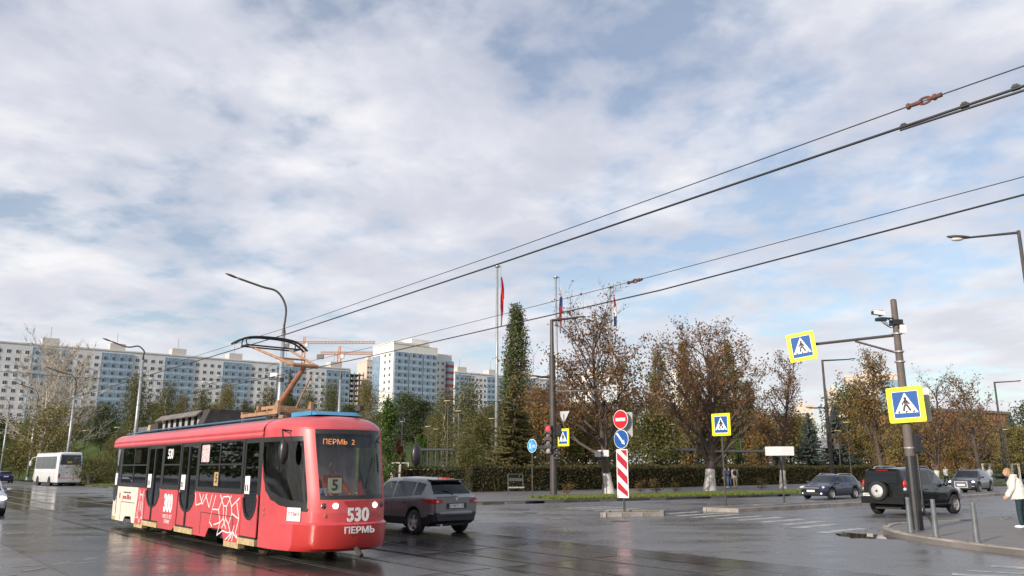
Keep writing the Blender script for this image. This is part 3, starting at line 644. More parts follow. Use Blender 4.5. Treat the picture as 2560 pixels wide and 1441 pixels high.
def spruce(seed, H, Rad, lmat, base=0.6, dens=1.0, frond=0.42):
    rd = random.Random(seed); rng = np.random.default_rng(seed); wood = MB(); Q = []
    wood.tube([(0, 0, -0.2), (0, 0, H * 0.5), (0, 0, H)], [H * 0.018, H * 0.011, 0.02], 7, False); z = base
    while z < H * 0.985:
        t = (z - base) / (H - base); rr = Rad * (1 - t) ** 0.85 + 0.06; nbr = max(5, int(11 - 5 * t))
        for k in range(nbr):
            a = rd.uniform(0, 6.283); L = rr * rd.uniform(0.72, 1.15); d = np.array([math.cos(a), math.sin(a), 0]); zz = z + rd.uniform(-0.2, 0.2) * H * 0.03
            ns = max(3, int(L / 0.13 * dens)); droop = rd.uniform(0.15, 0.38) * (1 - t)
            tip = d * L + np.array([0, 0, zz - droop * L + 0.12 * L])
            wood.tube([(0, 0, zz), (d[0] * L * 0.55, d[1] * L * 0.55, zz - droop * L * 0.7), tuple(tip)], [0.035, 0.02, 0.008], 3, False)
            for s in range(ns):
                f = (s + rd.random()) / ns; f = 0.18 + 0.82 * f; p = d * L * f + np.array([0, 0, zz - droop * L * min(1, f * 1.25) + 0.12 * L * f * f])
                side = np.array([-d[1], d[0], 0])
                for sg in (-1, 1):
                    w = frond * (1.15 - 0.75 * f) * rd.uniform(0.7, 1.25) * (0.45 + 0.55 * rr / Rad); e = p + (side * sg * 0.8 + d * 0.55) * w + np.array([0, 0, -0.35 * w * rd.uniform(0.3, 1.2)])
                    wd = d * w * 0.22 + np.array([0, 0, w * 0.10]); Q.append([p - wd, p + wd, e + wd * 0.5, e - wd * 0.5])
                w = frond * 0.4; Q.append([p - side * w * 0.4, p + np.array([0, 0, -w * 0.9]), p + side * w * 0.4, p + d * w * 0.7 + np.array([0, 0, 0.1])])
        z += H * 0.021 * rd.uniform(0.8, 1.2)
    return wood.mesh('trunk', [BARK], True), qmesh('crown', np.array(Q), lmat), None
def plant_tree(meshes, name, label, x, y, rz=0.0, group=None, z=None, sc=1.0):
    o = thing(name, label, 'tree', (x, y, hgt(x, y) if z is None else z), rz, group); o.scale = (sc,) * 3
    link('trunk', meshes[0], o); link('crown', meshes[1], o)
    if meshes[2]: link('limewash', meshes[2], o)
    return o
def px2x(px, py, Y): return at(px, py, Y).x
ROW = 'autumn trees along the avenue verge'
plant_tree(branch_tree(11, 12.8, 4.9, 0.30, 0.20, 24, 9, 6, 8000, 0.20, L_BROWN, BARK, lean=(-0.10, 0.0), lime=1.4, top_sparse=0.92), 'maple_tree', 'leaning brown autumn tree behind the round no entry sign', 6.45, 54.0, 0.3, ROW, 0.12)
plant_tree(branch_tree(23, 12.9, 5.2, 0.42, 0.14, 25, 9, 6, 8800, 0.205, L_BROWN, BARK, lime=1.6, top_sparse=0.6), 'maple_tree', 'thick forked brown tree with limewashed foot behind the yellow median sign', 15.2, 63.1, 1.2, ROW, 0.12)
plant_tree(branch_tree(37, 12.6, 2.6, 0.27, 0.30, 20, 8, 5, 2300, 0.19, L_BROWN, BARK, lime=1.5, top_sparse=0.6, up=1.0), 'maple_tree', 'slender nearly bare tree with limewashed foot left of the blue wagon', 23.2, 70.2, 2.1, ROW, 0.12)
plant_tree(branch_tree(41, 12.6, 3.4, 0.28, 0.2, 20, 8, 5, 6500, 0.21, L_RUST, BARK, lime=1.4, top_sparse=0.35), 'maple_tree', 'golden brown tree behind the camera pole', px2x(2205, 1160, 74), 74, 0.7, ROW, 0.12)
plant_tree(branch_tree(53, 10.6, 3.2, 0.26, 0.2, 18, 8, 5, 1700, 0.22, L_BROWN, BARK, lean=(-0.1, 0), lime=1.5, top_sparse=0.85), 'maple_tree', 'bare topped tree with limewashed foot beside the dark estate car with headlamps', px2x(2338, 1215, 74), 74, 1.9, ROW, 0.12)
plant_tree(branch_tree(61, 12.5, 3.2, 0.28, 0.2, 20, 8, 5, 2700, 0.24, L_BROWN, BARK, lime=1.4, top_sparse=0.5), 'maple_tree', 'tall brown tree at the right behind the walker in white', px2x(2452, 1195, 88), 88, 0.2, ROW, 0.12)
# poplars
plant_tree(blob_tree(71, 24.3, 5.4, 2.0, 18000, 0.36, L_POP, BARK, 0.3, 170, 'spire', 2, 0.24), 'poplar_tree', 'tall column poplar behind the brown spruce', px2x(1292, 1100, 122), 122, 0.5)
pop2 = blob_tree(73, 18.5, 1.7, 1.5, 6000, 0.32, L_RUST, BARK, 0.25, 110, 'column', 1, 0.30)
pop3 = blob_tree(79, 19.0, 2.3, 1.5, 8000, 0.34, L_OLIVE, BARK, 0.25, 120, 'column', 2, 0.3)
plant_tree(pop3, 'poplar_tree', 'green tipped column poplar between the no entry sign and the forked tree', px2x(1656, 1150, 112), 112, 0.2, sc=0.93)
plant_tree(pop2, 'poplar_tree', 'rusty column poplar inside the crown of the forked tree', px2x(1722, 1150, 110), 110, 1.2, sc=1.0)
plant_tree(pop3, 'poplar_tree', 'broad dark poplar right of the forked tree', px2x(1838, 1150, 112), 112, 2.2, sc=0.98)
plant_tree(pop2, 'poplar_tree', 'shorter rusty poplar left of the slender bare tree', px2x(1800, 1150, 116), 116, 2.9, sc=0.95)
plant_tree(pop2, 'poplar_tree', 'low rusty poplar right beside the slender bare tree', px2x(1880, 1150, 114), 114, 3.5, sc=0.72)
# spruces
plant_tree(spruce(81, 10.4, 3.2, L_SPR, 1.0, 1.0, 0.6), 'spruce_tree', 'brownish green spruce in front of the tall poplar', px2x(1285, 1160, 76), 76)
bs = spruce(83, 9.2, 2.9, L_BLUE, 0.3, 0.9, 0.55)
plant_tree(bs, 'spruce_tree', 'blue spruce left of the street lamp by the blue wagon', px2x(2030, 1170, 104), 104, 0.4, sc=0.95)
plant_tree(bs, 'spruce_tree', 'blue spruce right of the street lamp by the blue wagon', px2x(2098, 1170, 108), 108, 1.4, sc=1.12)
plant_tree(bs, 'spruce_tree', 'tiny blue spruce behind the hedge near the two walkers', px2x(1800, 1180, 86), 86, 2.4, sc=0.33)
plant_tree(bs, 'spruce_tree', 'small blue spruce behind the blank sign back', px2x(1945, 1180, 92), 92, 2.9, sc=0.45)
plant_tree(bs, 'spruce_tree', 'blue spruce at the right edge behind the far lamp', px2x(2540, 1170, 130), 130, 3.4, sc=1.15)
# park trees (deciduous), each its own label
b_yel = blob_tree(91, 9, 3.3, 1.6, 7000, 0.30, L_YEL, BARK, 0.18, 70)
b_rust = blob_tree(93, 8.5, 3.2, 1.6, 7000, 0.28, L_RUST, BARK, 0.18, 70)
b_ol = blob_tree(95, 11, 3.8, 1.8, 9000, 0.34, L_OLIVE, BARK, 0.2, 80)
b_dk = blob_tree(97, 11, 4.0, 1.2, 9000, 0.36, L_DARK, BARK, 0.22, 80)
b_bir = blob_tree(99, 13, 3.6, 2.2, 9000, 0.30, L_OLIVE, BARKP, 0.16, 90, 'weep', 2)
b_biy = blob_tree(101, 13, 3.4, 2.0, 8000, 0.30, L_YEL, BARKP, 0.16, 80, 'weep', 1)
b_col = blob_tree(103, 6.3, 0.75, 0.5, 4500, 0.17, L_GREEN, BARK, 0.08, 70, 'column', 1, 0.36)
PT = 'trees in the park behind the hedge'; HT = 'trees on the grassy slope below the apartment slab'
pk = [(b_rust, 'maple_tree', 'orange maple right of the brown spruce', 1345, 90, 1.12), (b_yel, 'maple_tree', 'yellowing maple behind the traffic light pole', 1400, 96, 1.0), (b_rust, 'maple_tree', 'russet maple behind the give way sign back', 1465, 100, 1.05),
      (b_ol, 'lime_tree', 'olive lime tree behind the no entry sign', 1560, 118, 1.0), (b_ol, 'maple_tree', 'olive tree left of the thick forked tree', 1640, 92, 0.8), (b_dk, 'lime_tree', 'dark lime tree behind the forked tree trunk', 1745, 125, 1.0),
      (b_ol, 'lime_tree', 'olive tree behind the yellow median sign', 1850, 128, 1.0), (b_rust, 'maple_tree', 'russet low tree beside the slender bare tree', 1915, 100, 0.85), (b_yel, 'lime_tree', 'yellow green tree left of the blue spruces', 1975, 125, 1.0),
      (b_ol, 'lime_tree', 'broad green tree left of the camera pole', 2140, 120, 1.15), (b_yel, 'birch_tree', 'yellow green young tree under the cream building', 2180, 112, 0.8), (b_yel, 'lime_tree', 'yellowing tree behind the square crossing sign', 2260, 105, 0.9),
      (b_rust, 'maple_tree', 'russet tree under the brown hall', 2310, 110, 0.9), (b_rust, 'maple_tree', 'low russet tree in front of the brown hall', 2390, 105, 0.85), (b_ol, 'lime_tree', 'olive tree left of the far right lamp', 2440, 125, 0.9),
      (b_yel, 'lime_tree', 'yellow tree right of the far right lamp', 2535, 112, 0.8), (b_dk, 'lime_tree', 'dark tree at the right frame edge', 2600, 140, 1.1),
      (b_bir, 'birch_tree', 'drooping birch right of the white tower foot', 1165, 118, 0.95), (b_bir, 'birch_tree', 'birch behind the two park lamps', 1110, 128, 0.85), (b_ol, 'lime_tree', 'round olive tree left of the brown spruce', 1205, 108, 0.72), (b_ol, 'maple_tree', 'low brownish tree behind the hedge by the bench', 1170, 86, 0.42),
      (b_dk, 'lime_tree', 'dark tree row end under the white tower, left', 1010, 175, 1.0), (b_dk, 'lime_tree', 'dark tree under the middle of the white tower', 1055, 180, 0.95), (b_yel, 'lime_tree', 'yellowish tree under the white tower, right', 1095, 165, 0.8), (b_ol, 'lime_tree', 'olive tree beyond the pergola roof', 1235, 150, 0.95), (b_ol, 'lime_tree', 'olive tree between two flagpoles', 1440, 145, 1.0), (b_dk, 'lime_tree', 'dark tree behind the small sign back', 1505, 150, 1.0), (b_ol, 'lime_tree', 'olive tree behind the low flagpole foot', 1690, 155, 1.0), (b_dk, 'lime_tree', 'dark tree far behind the two walkers', 1890, 160, 1.0), (b_ol, 'lime_tree', 'olive tree far behind the blank sign back', 2010, 165, 0.9)]
for i, (me, nm, lab, px, Y, s) in enumerate(pk): plant_tree(me, nm, lab, px2x(px, 1150, Y), Y, i * 1.7, PT, None, s)
plant_tree(b_col, 'poplar_sapling', 'bright green young poplar just right of the tram front', px2x(966, 1210, 60), 60, 0.3, z=0.12, sc=1.05)
plant_tree(b_col, 'poplar_sapling', 'small green columnar sapling under the white tower', px2x(1046, 1150, 105), 105, 1.3, sc=0.85)
plant_tree(b_col, 'poplar_sapling', 'small green columnar sapling near the pergola', px2x(1062, 1150, 108), 108, 2.1, sc=0.8)
plant_tree(b_col, 'poplar_sapling', 'green columnar sapling behind the forked tree', px2x(1848, 1150, 95), 95, 2.8, sc=0.85)
L_RED = leafmat('red_plum_leaves', [(0.05, 0.012, 0.012), (0.09, 0.025, 0.02), (0.035, 0.012, 0.012)])
plant_tree(blob_tree(105, 4.0, 0.6, 0.6, 2200, 0.16, L_RED, BARK, 0.06, 40, 'column', 1, 0.4), 'plum_tree', 'narrow dark red plum tree right of the tram front', px2x(996, 1170, 74), 74, z=0.13)
hl = [(b_dk, 'lime_tree', 'dark tree at the left frame edge', 5, 150, 1.25), (b_dk, 'lime_tree', 'dark green tree left of the second lamp post', 255, 150, 1.0), (b_bir, 'birch_tree', 'tall dark birch behind the second lamp post', 330, 160, 1.25), (b_ol, 'birch_tree', 'olive tree right of the second lamp post', 300, 112, 0.72),
      (b_bir, 'birch_tree', 'birch in front of the third glazed bay', 410, 175, 1.15), (b_biy, 'birch_tree', 'yellow birch above the tram rear', 450, 165, 0.9), (b_bir, 'birch_tree', 'grey green birch left of the tram roof box', 500, 185, 1.1), (b_biy, 'birch_tree', 'yellow birch above the tram roof box', 560, 175, 1.15),
      (b_biy, 'birch_tree', 'pale trunked birch above the roof box right end', 610, 180, 0.85), (b_bir, 'birch_tree', 'birch left of the thick grey pole', 668, 178, 1.1), (b_bir, 'birch_tree', 'birch right of the pantograph arm', 770, 180, 1.05), (b_bir, 'birch_tree', 'drooping birch in front of the crane mast', 825, 176, 1.2),
      (b_dk, 'lime_tree', 'dark tree above the tram cab roof', 870, 190, 1.0), (b_biy, 'birch_tree', 'pale weeping birch left of the white tower', 915, 200, 1.55), (b_dk, 'lime_tree', 'dark tree between pole and pantograph', 720, 200, 1.15), (b_dk, 'lime_tree', 'dark bush tree above the white coach', 215, 165, 0.85),
      (b_ol, 'lime_tree', 'olive tree below the bare pale trees', 60, 128, 0.8), (b_dk, 'lime_tree', 'dark tree low behind the tram roof', 380, 200, 1.0), (b_ol, 'lime_tree', 'olive tree between yellow birches', 530, 205, 1.0), (b_ol, 'lime_tree', 'olive tree left of the cab roof', 640, 210, 0.95), (b_dk, 'lime_tree', 'dark tree at the tower left foot', 950, 215, 0.9)]
for i, (me, nm, lab, px, Y, s) in enumerate(hl): plant_tree(me, nm, lab, px2x(px, 1080, Y), Y, i * 1.3 + 0.4, HT, None, s * 0.74)
bt = branch_tree(111, 21, 7.2, 0.34, 0.16, 26, 10, 8, 700, 0.2, L_TWIG, BARKP, top_sparse=0.75, up=1.1, twr=0.04)
plant_tree(bt, 'bare_tree', 'tall bare pale branched tree behind the coach, left stem', px2x(95, 1150, 120), 120, 0.4, 'bare pale trees by the street')
plant_tree(bt, 'bare_tree', 'tall bare pale branched tree behind the coach, right stem', px2x(150, 1150, 126), 126, 2.6, 'bare pale trees by the street', sc=0.93)
bo = blob_tree(113, 10.5, 4.2, 0.6, 8000, 0.30, L_YEL, BARKP, 0.2, 80, 'round', 2)
plant_tree(bo, 'willow_tree', 'yellow brown bushy tree under the bare trees', px2x(118, 1150, 112), 112, 0, sc=0.95)
plant_tree(spruce(115, 18, 2.0, L_SPR, 3, 0.8, 0.7), 'spruce_tree', 'dark pointed conifer between the thick pole and the pantograph', px2x(722, 1000, 215), 215)
# shrubs at the left street edge
sh = blob_tree(117, 2.6, 2.2, 0.1, 4500, 0.17, L_OLIVE, BARK, 0.05, 60)
for i, (px, Y, s, lab) in enumerate([(232, 86, 1.0, 'round olive shrub right of the white coach'), (262, 100, 1.1, 'pale shrub behind the round shrub by the coach')]):
    o = plant_tree(sh, 'shrub', lab, px2x(px, 1190, Y), Y, i * 2.0, None, 0.12 if i == 0 else None, s); o['category'] = 'shrub'
# ---- hedges
def hedge(name, label, line, h, w, dens, seed, cat='hedge', lmat=None):
    rng = np.random.default_rng(seed); P = resample([Vector(p) for p in line], 1.0); root = thing(name, label, cat, (0, 0, 0)); core = MB(); Cs = []
    left = offset(P, w)
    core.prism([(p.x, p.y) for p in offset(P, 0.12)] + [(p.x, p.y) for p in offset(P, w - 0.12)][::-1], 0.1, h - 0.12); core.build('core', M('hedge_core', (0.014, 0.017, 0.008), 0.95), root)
    for (a, b), (c, d) in zip(zip(P, P[1:]), zip(left, left[1:])):
        l = (b - a).length; hh = h * (1 + 0.035 * rng.normal())
        n = int(dens * l * h); t = rng.random(n); z = 0.12 + (hh - 0.12) * rng.random(n); dep = rng.random(n) * 0.22 - 0.08; Cs.append(np.stack([a.x + (b.x - a.x) * t + (c.x - a.x) / w * dep, a.y + (b.y - a.y) * t + (c.y - a.y) / w * dep, z], 1))
        n = int(dens * l * w * 0.8); t = rng.random(n); u = rng.random(n); Cs.append(np.stack([a.x + (b.x - a.x) * t + (c.x - a.x) * u, a.y + (b.y - a.y) * t + (c.y - a.y) * u, hh + rng.normal(size=n) * 0.07], 1))
    for e, f in ((P[0], left[0]), (P[-1], left[-1])):
        n = int(dens * w * h); t = rng.random(n); Cs.append(np.stack([e.x + (f.x - e.x) * t, e.y + (f.y - e.y) * t, h * rng.random(n)], 1) + rng.normal(size=(n, 3)) * 0.06)
    C = np.concatenate(Cs); link('foliage', qmesh('foliage', leafquads(rng, C, 0.15), lmat or L_HEDGE), root); return root
hl0 = G(1195, 1226, 0.12).xy
hedge('hedge', 'long clipped dark hedge behind the avenue pavement', [Vector((-2.8, 60.2)), Vector((2.5, 63.0)), Vector((14.5, 73.5)), Vector((33, 91)), Vector((58, 114))], 1.92, 1.4, 170, 1)
hedge('hedge', 'short clipped hedge behind the grey car, left of the gap', [Vector((-8.2, 61.5)), Vector((-3.6, 62.6))], 1.8, 1.3, 170, 2)
hedge('hedge', 'dark hedge on the terrace below the apartment slab', [Vector((-120, 172)), Vector((-60, 178)), Vector((-20, 186))], 2.0, 2.0, 30, 3)
for o in bpy.data.objects:
    if o.get('label', '').startswith('dark hedge on the terrace'): o.location.z = hgt(-60, 178) - 0.6
# ---- grass blades and flower clumps
def blades(name, label, poly_pts, n, h, mat, seed, z=0.128):
    rng = np.random.default_rng(seed); tri = poly_pts; C = []
    for a, b, c, d in tri:
        m = n // len(tri); u = rng.random(m)[:, None]; v = rng.random(m)[:, None]; a, b, c, d = [np.array([*p]) for p in (a, b, c, d)]; C.append((a * (1 - u) + b * u) * (1 - v) + (d * (1 - u) + c * u) * v)
    C = np.concatenate(C); n = len(C); p = np.concatenate([C, np.full((n, 1), z)], 1); hh = h * rng.uniform(0.4, 1.2, n); ang = rng.random(n) * 6.283; w = 0.02 + 0.02 * rng.random(n)
    dx = np.stack([np.cos(ang) * w, np.sin(ang) * w, np.zeros(n)], 1); tip = np.stack([rng.normal(size=n) * 0.3 * hh, rng.normal(size=n) * 0.3 * hh, hh], 1)
    return tag(link(name, qmesh(name, np.stack([p - dx, p + dx, p + tip + dx * 0.3, p + tip - dx * 0.3], 1), mat)), label, 'grass', kind='stuff')
L_GRASS = leafmat('grass_blades', [(0.07, 0.11, 0.02), (0.13, 0.18, 0.035), (0.19, 0.20, 0.05), (0.09, 0.13, 0.025)], 0.3)
o1, o2 = offset(av, 0.36), offset(av, 4.28)
blades('grass', 'short green grass on the verge along the avenue', [(o1[i], o1[i + 1], o2[i + 1], o2[i]) for i in range(min(len(av) - 1, 9)) if o1[i].y < 100], 40000, 0.13, L_GRASS, 4)
blades('grass', 'green grass beside the left street', [(nb(19.75, 58), nb(25, 58), nb(25, 118), nb(19.75, 118))], 12000, 0.14, L_GRASS, 5)
fl = MB(); rngf = random.Random(2); FLOW = leafmat('pale_flowers', [(0.55, 0.5, 0.28), (0.6, 0.58, 0.5), (0.5, 0.35, 0.08), (0.10, 0.14, 0.03), (0.06, 0.09, 0.02)], 0.2)
rng = np.random.default_rng(6); n = 3000; C = np.stack([rng.uniform(px2x(1010, 1160, 88), px2x(1120, 1160, 88), n), rng.uniform(86, 90, n), 0.2 + 1.5 * rng.random(n) ** 0.7], 1)
tag(link('flower_bed', qmesh('flower_bed', leafquads(rng, C, 0.2), FLOW)), 'bed of tall pale yellow flowers behind the people on the bench', 'flower bed', kind='stuff')
n = 2500; C = np.stack([rng.uniform(px2x(1470, 1160, 84), px2x(1640, 1160, 84), n), rng.uniform(83, 86, n), 0.2 + 1.7 * rng.random(n)], 1)
tag(link('flower_bed', qmesh('flower_bed', leafquads(rng, C, 0.24), L_GREEN)), 'bed of feathery green bushes behind the hedge', 'flower bed', kind='stuff')
# rusty little shrubs at the pavement edge
wee = blob_tree(121, 0.8, 0.45, 0.05, 260, 0.09, L_RUST, BARK, 0.015, 16)
for i, (px, py, lab) in enumerate([(1418, 1236, 'small rusty shrub left of the small blank sign post'), (1600, 1232, 'small rusty shrub right of the no entry sign'), (1640, 1231, 'small rusty shrub in the verge midway to the forked tree'), (1690, 1230, 'small rusty shrub left of the forked tree foot'), (1905, 1224, 'small rusty shrub right of the two walkers'), (2160, 1212, 'small rusty shrub behind the black off roader')]):
    p = G(px, py, 0.128); o = plant_tree(wee, 'shrub', lab, p.x, p.y, i * 1.1, 'small rusty shrubs on the verge', 0.125, 1.0 + 0.15 * (i % 3)); o['category'] = 'shrub'
# dense tree belt on the far left side of the tram street, beyond the frame (what the tram windows mirror)
rng = np.random.default_rng(77); n = 26000; bb = rng.uniform(52, 210, n); cl_ = np.floor(bb / 7.0); cn = -31 + 3.0 * np.sin(cl_ * 12.9898) ; hh = 9 + 4 * np.sin(cl_ * 7.1)
th_ = rng.random(n) * 6.283; zz = rng.random(n) ** 0.8; rr_ = 4.2 * np.sqrt(rng.random(n)) * np.sqrt(np.clip(1 - (2 * zz - 0.9) ** 2, 0.1, 1)); cb = (cl_ + 0.5) * 7.0
nn_ = cn + rr_ * np.cos(th_); bv = cb + rr_ * np.sin(th_); C = np.stack([TA.x * nn_ + TB.x * bv, TA.y * nn_ + TB.y * bv, 0.6 + zz * hh], 1)
tag(link('tree_belt', qmesh('tree_belt', leafquads(rng, C, 0.75), L_DARK)), 'dense belt of dark trees across the tram street', 'tree belt', kind='stuff')

# fallen leaves along the kerbs and on the verge
rng = np.random.default_rng(31); C = []
for line, k0, k1, m in ((NCs, -0.5, 0.25, 260), (av, -0.6, 5.5, 1500)):
    P = resample([Vector((p.x, p.y)) for p in line if p.y < 95], 0.5)
    for _ in range(m):
        i = rng.integers(0, len(P) - 1); d = (P[i + 1] - P[i]).normalized(); k = rng.uniform(k0, k1); q = P[i] + Vector((-d.y, d.x)) * k + d * rng.uniform(0, 0.5); C.append((q.x, q.y, (0.0 if k < -0.02 else 0.15) + 0.012))
C = np.array(C); tag(link('fallen_leaves', qmesh('fallen_leaves', leafquads(rng, C, 0.09, flat=0.85), L_RUST)), 'fallen brown leaves scattered along the kerbs and verge', 'leaves', kind='stuff')
# ================================================================== STREET FURNITURE
STEEL = M('galvanised_steel', (0.36, 0.37, 0.38), 0.45, metal=0.5, var=0.15, scale=2)
DARKP = M('brown_black_paint', (0.055, 0.047, 0.045), 0.5, var=0.25, scale=3)
BLACK = M('black_paint', (0.02, 0.02, 0.022), 0.45)
SIGNG = M('sign_back_grey', (0.42, 0.43, 0.44), 0.5, metal=0.3, var=0.1, scale=2)
YEL = M('fluorescent_yellow', (0.72, 0.74, 0.005), 0.45, var=0.04)
SBLUE = M('sign_blue', (0.002, 0.078, 0.30), 0.6, var=0.05)
LBLUE = M('sign_light_blue', (0.02, 0.27, 0.55), 0.35, var=0.05)
SWH = M('sign_white', (0.78, 0.78, 0.78), 0.4, var=0.03)
SRED = M('sign_red', (0.58, 0.015, 0.02), 0.35, var=0.06)
DRED = M('sign_dark_red', (0.40, 0.02, 0.035), 0.4, var=0.08)
LENS = M('lamp_lens', (0.55, 0.54, 0.5), 0.3)
SRZ = R(-48.7)
FY = lambda x, z, y: (x, y, z)
def rr_poly(w, h, r, n=5):
    P = []
    for cx, cz, a0 in ((w / 2 - r, h / 2 - r, 0), (-w / 2 + r, h / 2 - r, 90), (-w / 2 + r, -h / 2 + r, 180), (w / 2 - r, -h / 2 + r, 270)):
        for k in range(n): a = R(a0 + 90 * k / (n - 1)); P.append((cx + r * math.cos(a), cz + r * math.sin(a)))
    return P
def circ(r, n=28): return [(r * math.cos(2 * math.pi * k / n), r * math.sin(2 * math.pi * k / n)) for k in range(n)]
def plate(name, poly, mat, parent, loc, rz=0.0, y0=0.0, y1=-0.01, roll=0.0):
    o = MB().prism(poly, y0, y1, FY).build(name, mat, parent); o.location = loc; o.rotation_euler = (0, roll, rz); return o
def stroke(mb, pts, w, y0=-0.003, y1=0.0):
    for (a, b), (c, d) in zip(pts, pts[1:]):
        L = math.hypot(c - a, d - b) + 1e-6; nx, nz = -(d - b) / L * w / 2, (c - a) / L * w / 2
        mb.prism([(a - nx, b - nz), (c - nx, d - nz), (c + nx, d + nz), (a + nx, b + nz)], y0, y1, FY)
def crossing_sign(parent, loc, s, rz=0.0, roll=0.0, flip=1):
    p = plate('sign_panel', rr_poly(s, s * 1.02, 0.05 * s), YEL, parent, loc, rz, 0.0, -0.02, roll)
    plate('white_border', rr_poly(s * 0.72, s * 0.77, 0.03), SWH, p, (0, -0.021, 0), 0, 0, -0.003)
    plate('blue_field', rr_poly(s * 0.69, s * 0.74, 0.025), SBLUE, p, (0, -0.0245, 0), 0, 0, -0.003)
    plate('white_triangle', [(0, s * 0.34), (-s * 0.32, -s * 0.24), (s * 0.32, -s * 0.24)], SWH, p, (0, -0.028, 0), 0, 0, -0.003)
    m = MB(); f = flip * s
    m.prism([(x + 0.0 * f, z + 0.175 * s) for x, z in circ(0.042 * s, 10)], -0.003, 0, FY)
    stroke(m, [(0.0, 0.135 * s), (0.012 * f, 0.02 * s)], 0.095 * s)
    stroke(m, [(0.0, 0.01 * s), (-0.045 * f, -0.07 * s), (-0.07 * f, -0.185 * s)], 0.058 * s); stroke(m, [(0.02 * f, 0.01 * s), (0.06 * f, -0.07 * s), (0.115 * f, -0.18 * s)], 0.058 * s)
    stroke(m, [(-0.01 * f, 0.11 * s), (-0.075 * f, 0.05 * s), (-0.09 * f, -0.01 * s)], 0.044 * s); stroke(m, [(0.02 * f, 0.11 * s), (0.07 * f, 0.06 * s), (0.10 * f, 0.0)], 0.044 * s)
    stroke(m, [(0, 0.18 * s), (0, 0.12 * s)], 0.03 * s); o = m.build('walking_figure', BLACK, p); o.location = (0, -0.0325, 0)
    for x in (-0.20, 0.0, 0.20):
        m = MB(); stroke(m, [(x * s - 0.022 * s, -0.225 * s), (x * s + 0.022 * s, -0.185 * s)], 0.045 * s); o = m.build('crossing_bar', BLACK, p); o.location = (0, -0.0325, 0)
    return p
def signal_head(parent, loc, rz, n, lit=None, s=1.0, body=BLACK, lens=None):
    h = MB(); H = 0.36 * n * s; h.prism(rr_poly(0.36 * s, H, 0.05), 0, 0.22, FY)
    o = h.build('signal_head', body, parent); o.location = loc; o.rotation_euler = (0, 0, rz)
    for k in range(n):
        z = H / 2 - (k + 0.5) * 0.36 * s
        v = MB(); r = 0.15 * s; pts = [(r * math.cos(R(a)), r * math.sin(R(a))) for a in range(-20, 201, 20)]
        v.grid([[(x, 0.0, z + q) for x, q in pts], [(x, -0.16, z + q) for x, q in pts]]); v.build('visor', body, o)
        mt = M('red_signal', (0.6, 0.03, 0.04), 0.3, emis=(1, 0.05, 0.06), es=0.9) if k == lit else (lens or (M('dim_signal', (0.16, 0.07, 0.07), 0.35) if k == 1 else M('dark_signal', (0.12, 0.115, 0.11), 0.35)))
        MB().lathe([(0.14 * s, 0.0), (0.14 * s, -0.012), (0.08 * s, -0.035), (0.01, -0.042)], 'Y', (0, 0, z), 16).build('lens', mt, o)
    return o
def lamp_head(mb, a, d, L=0.75):
    a = Vector(a); d = Vector(d).normalized(); q = d.to_track_quat('X', 'Z').to_matrix()
    mb.ell(a + d * L * 0.5, (L * 0.55, 0.14, 0.07), 12, 6, q)
# ---- dark avenue lamps: stepped pole, one high arm, one low arm on the other side
def avenue_lamp(name, label, base, H, arms, step=0.6, r=0.15):
    root = thing(name, label, 'street lamp', base, 0, 'dark street lamps along the avenue')
    m = MB(); m.tube([(0, 0, 0), (0, 0, 0.03)], [r * 1.5] * 2, 12); m.tube([(0, 0, 0), (0, 0, H * step)], [r, r * 0.85], 12); m.build('pole', DARKP, root)
    MB().tube([(0, 0, H * step - 0.01), (0, 0, H)], [r * 0.62, r * 0.5], 10).build('upper_pole', DARKP, root)
    MB().tube([(0, 0, H * step - 0.08), (0, 0, H * step + 0.02)], [r * 1.02, r * 0.95], 12).build('collar', DARKP, root)
    for z, d, L, up in arms:
        d = Vector((d[0], d[1], 0)).normalized(); e = d * L + Vector((0, 0, z + up)); a = MB().tube([(0, 0, z), e], [r * 0.42, r * 0.3], 8).build('arm', DARKP, root)
        h = MB(); lamp_head(h, e - d * 0.15, d + Vector((0, 0, 0.1)), 0.85); h.build('lamp_head', DARKP, a, True)
        g = MB(); g.ell(e + d * 0.35 - Vector((0, 0, 0.035)), (0.24, 0.11, 0.085), 10, 6, d.to_track_quat('X', 'Z').to_matrix()); g.build('lens', LENS, a, True)
    return root
AVD = Vector((-0.68, 0.73))
B1 = Vector((2.55, 50.4, 0.12)); H1 = at(1382, 800, 50.4).z - 0.12
mast = avenue_lamp('street_lamp', 'dark lamp mast with red traffic light and small crossing sign', B1, H1, [(H1 - 0.05, (1, 0.2), 1.6, 0.25), (at(1380, 942, 50.4).z - 0.12, (-1, -0.2), 0.75, -0.05)], 0.79, 0.22)
zf = lambda px, py, Y: at(px, py, Y).z
# signal heads and signs on the mast
signal_head(mast, (-0.33, -0.28, zf(1371, 1090, 50.2) - 0.12), R(-14), 3, lit=0, s=1.25); signal_head(mast, (-0.33, -0.30, zf(1371, 1126.5, 50.2) - 0.12), R(-14), 1, s=1.15, lens=M('pale_signal', (0.35, 0.31, 0.28), 0.4))
signal_head(mast, (0.22, -0.32, zf(1391, 1133, 50.2) - 0.12), R(-14), 2, s=1.0, lens=M('black_signal', (0.035, 0.035, 0.035), 0.3))
crossing_sign(mast, (0.62, -0.30, zf(1409, 1094, 50.1) - 0.12), 1.05, SRZ)
MB().bx(0.15, 0.5, -0.26, 0.0, zf(1400, 1085, 50) - 0.2, zf(1400, 1063, 50) - 0.12).build('signal_back', BLACK, mast)
tp = MB(); tp.prism([(-0.42, 0.37), (0.42, 0.37), (0, -0.37)], 0, 0.012, FY); o = tp.build('give_way_back', SIGNG, mast); o.location = (0.70, 0.1, zf(1410, 1043, 50.3) - 0.12); o.rotation_euler = (0, 0, R(-35))
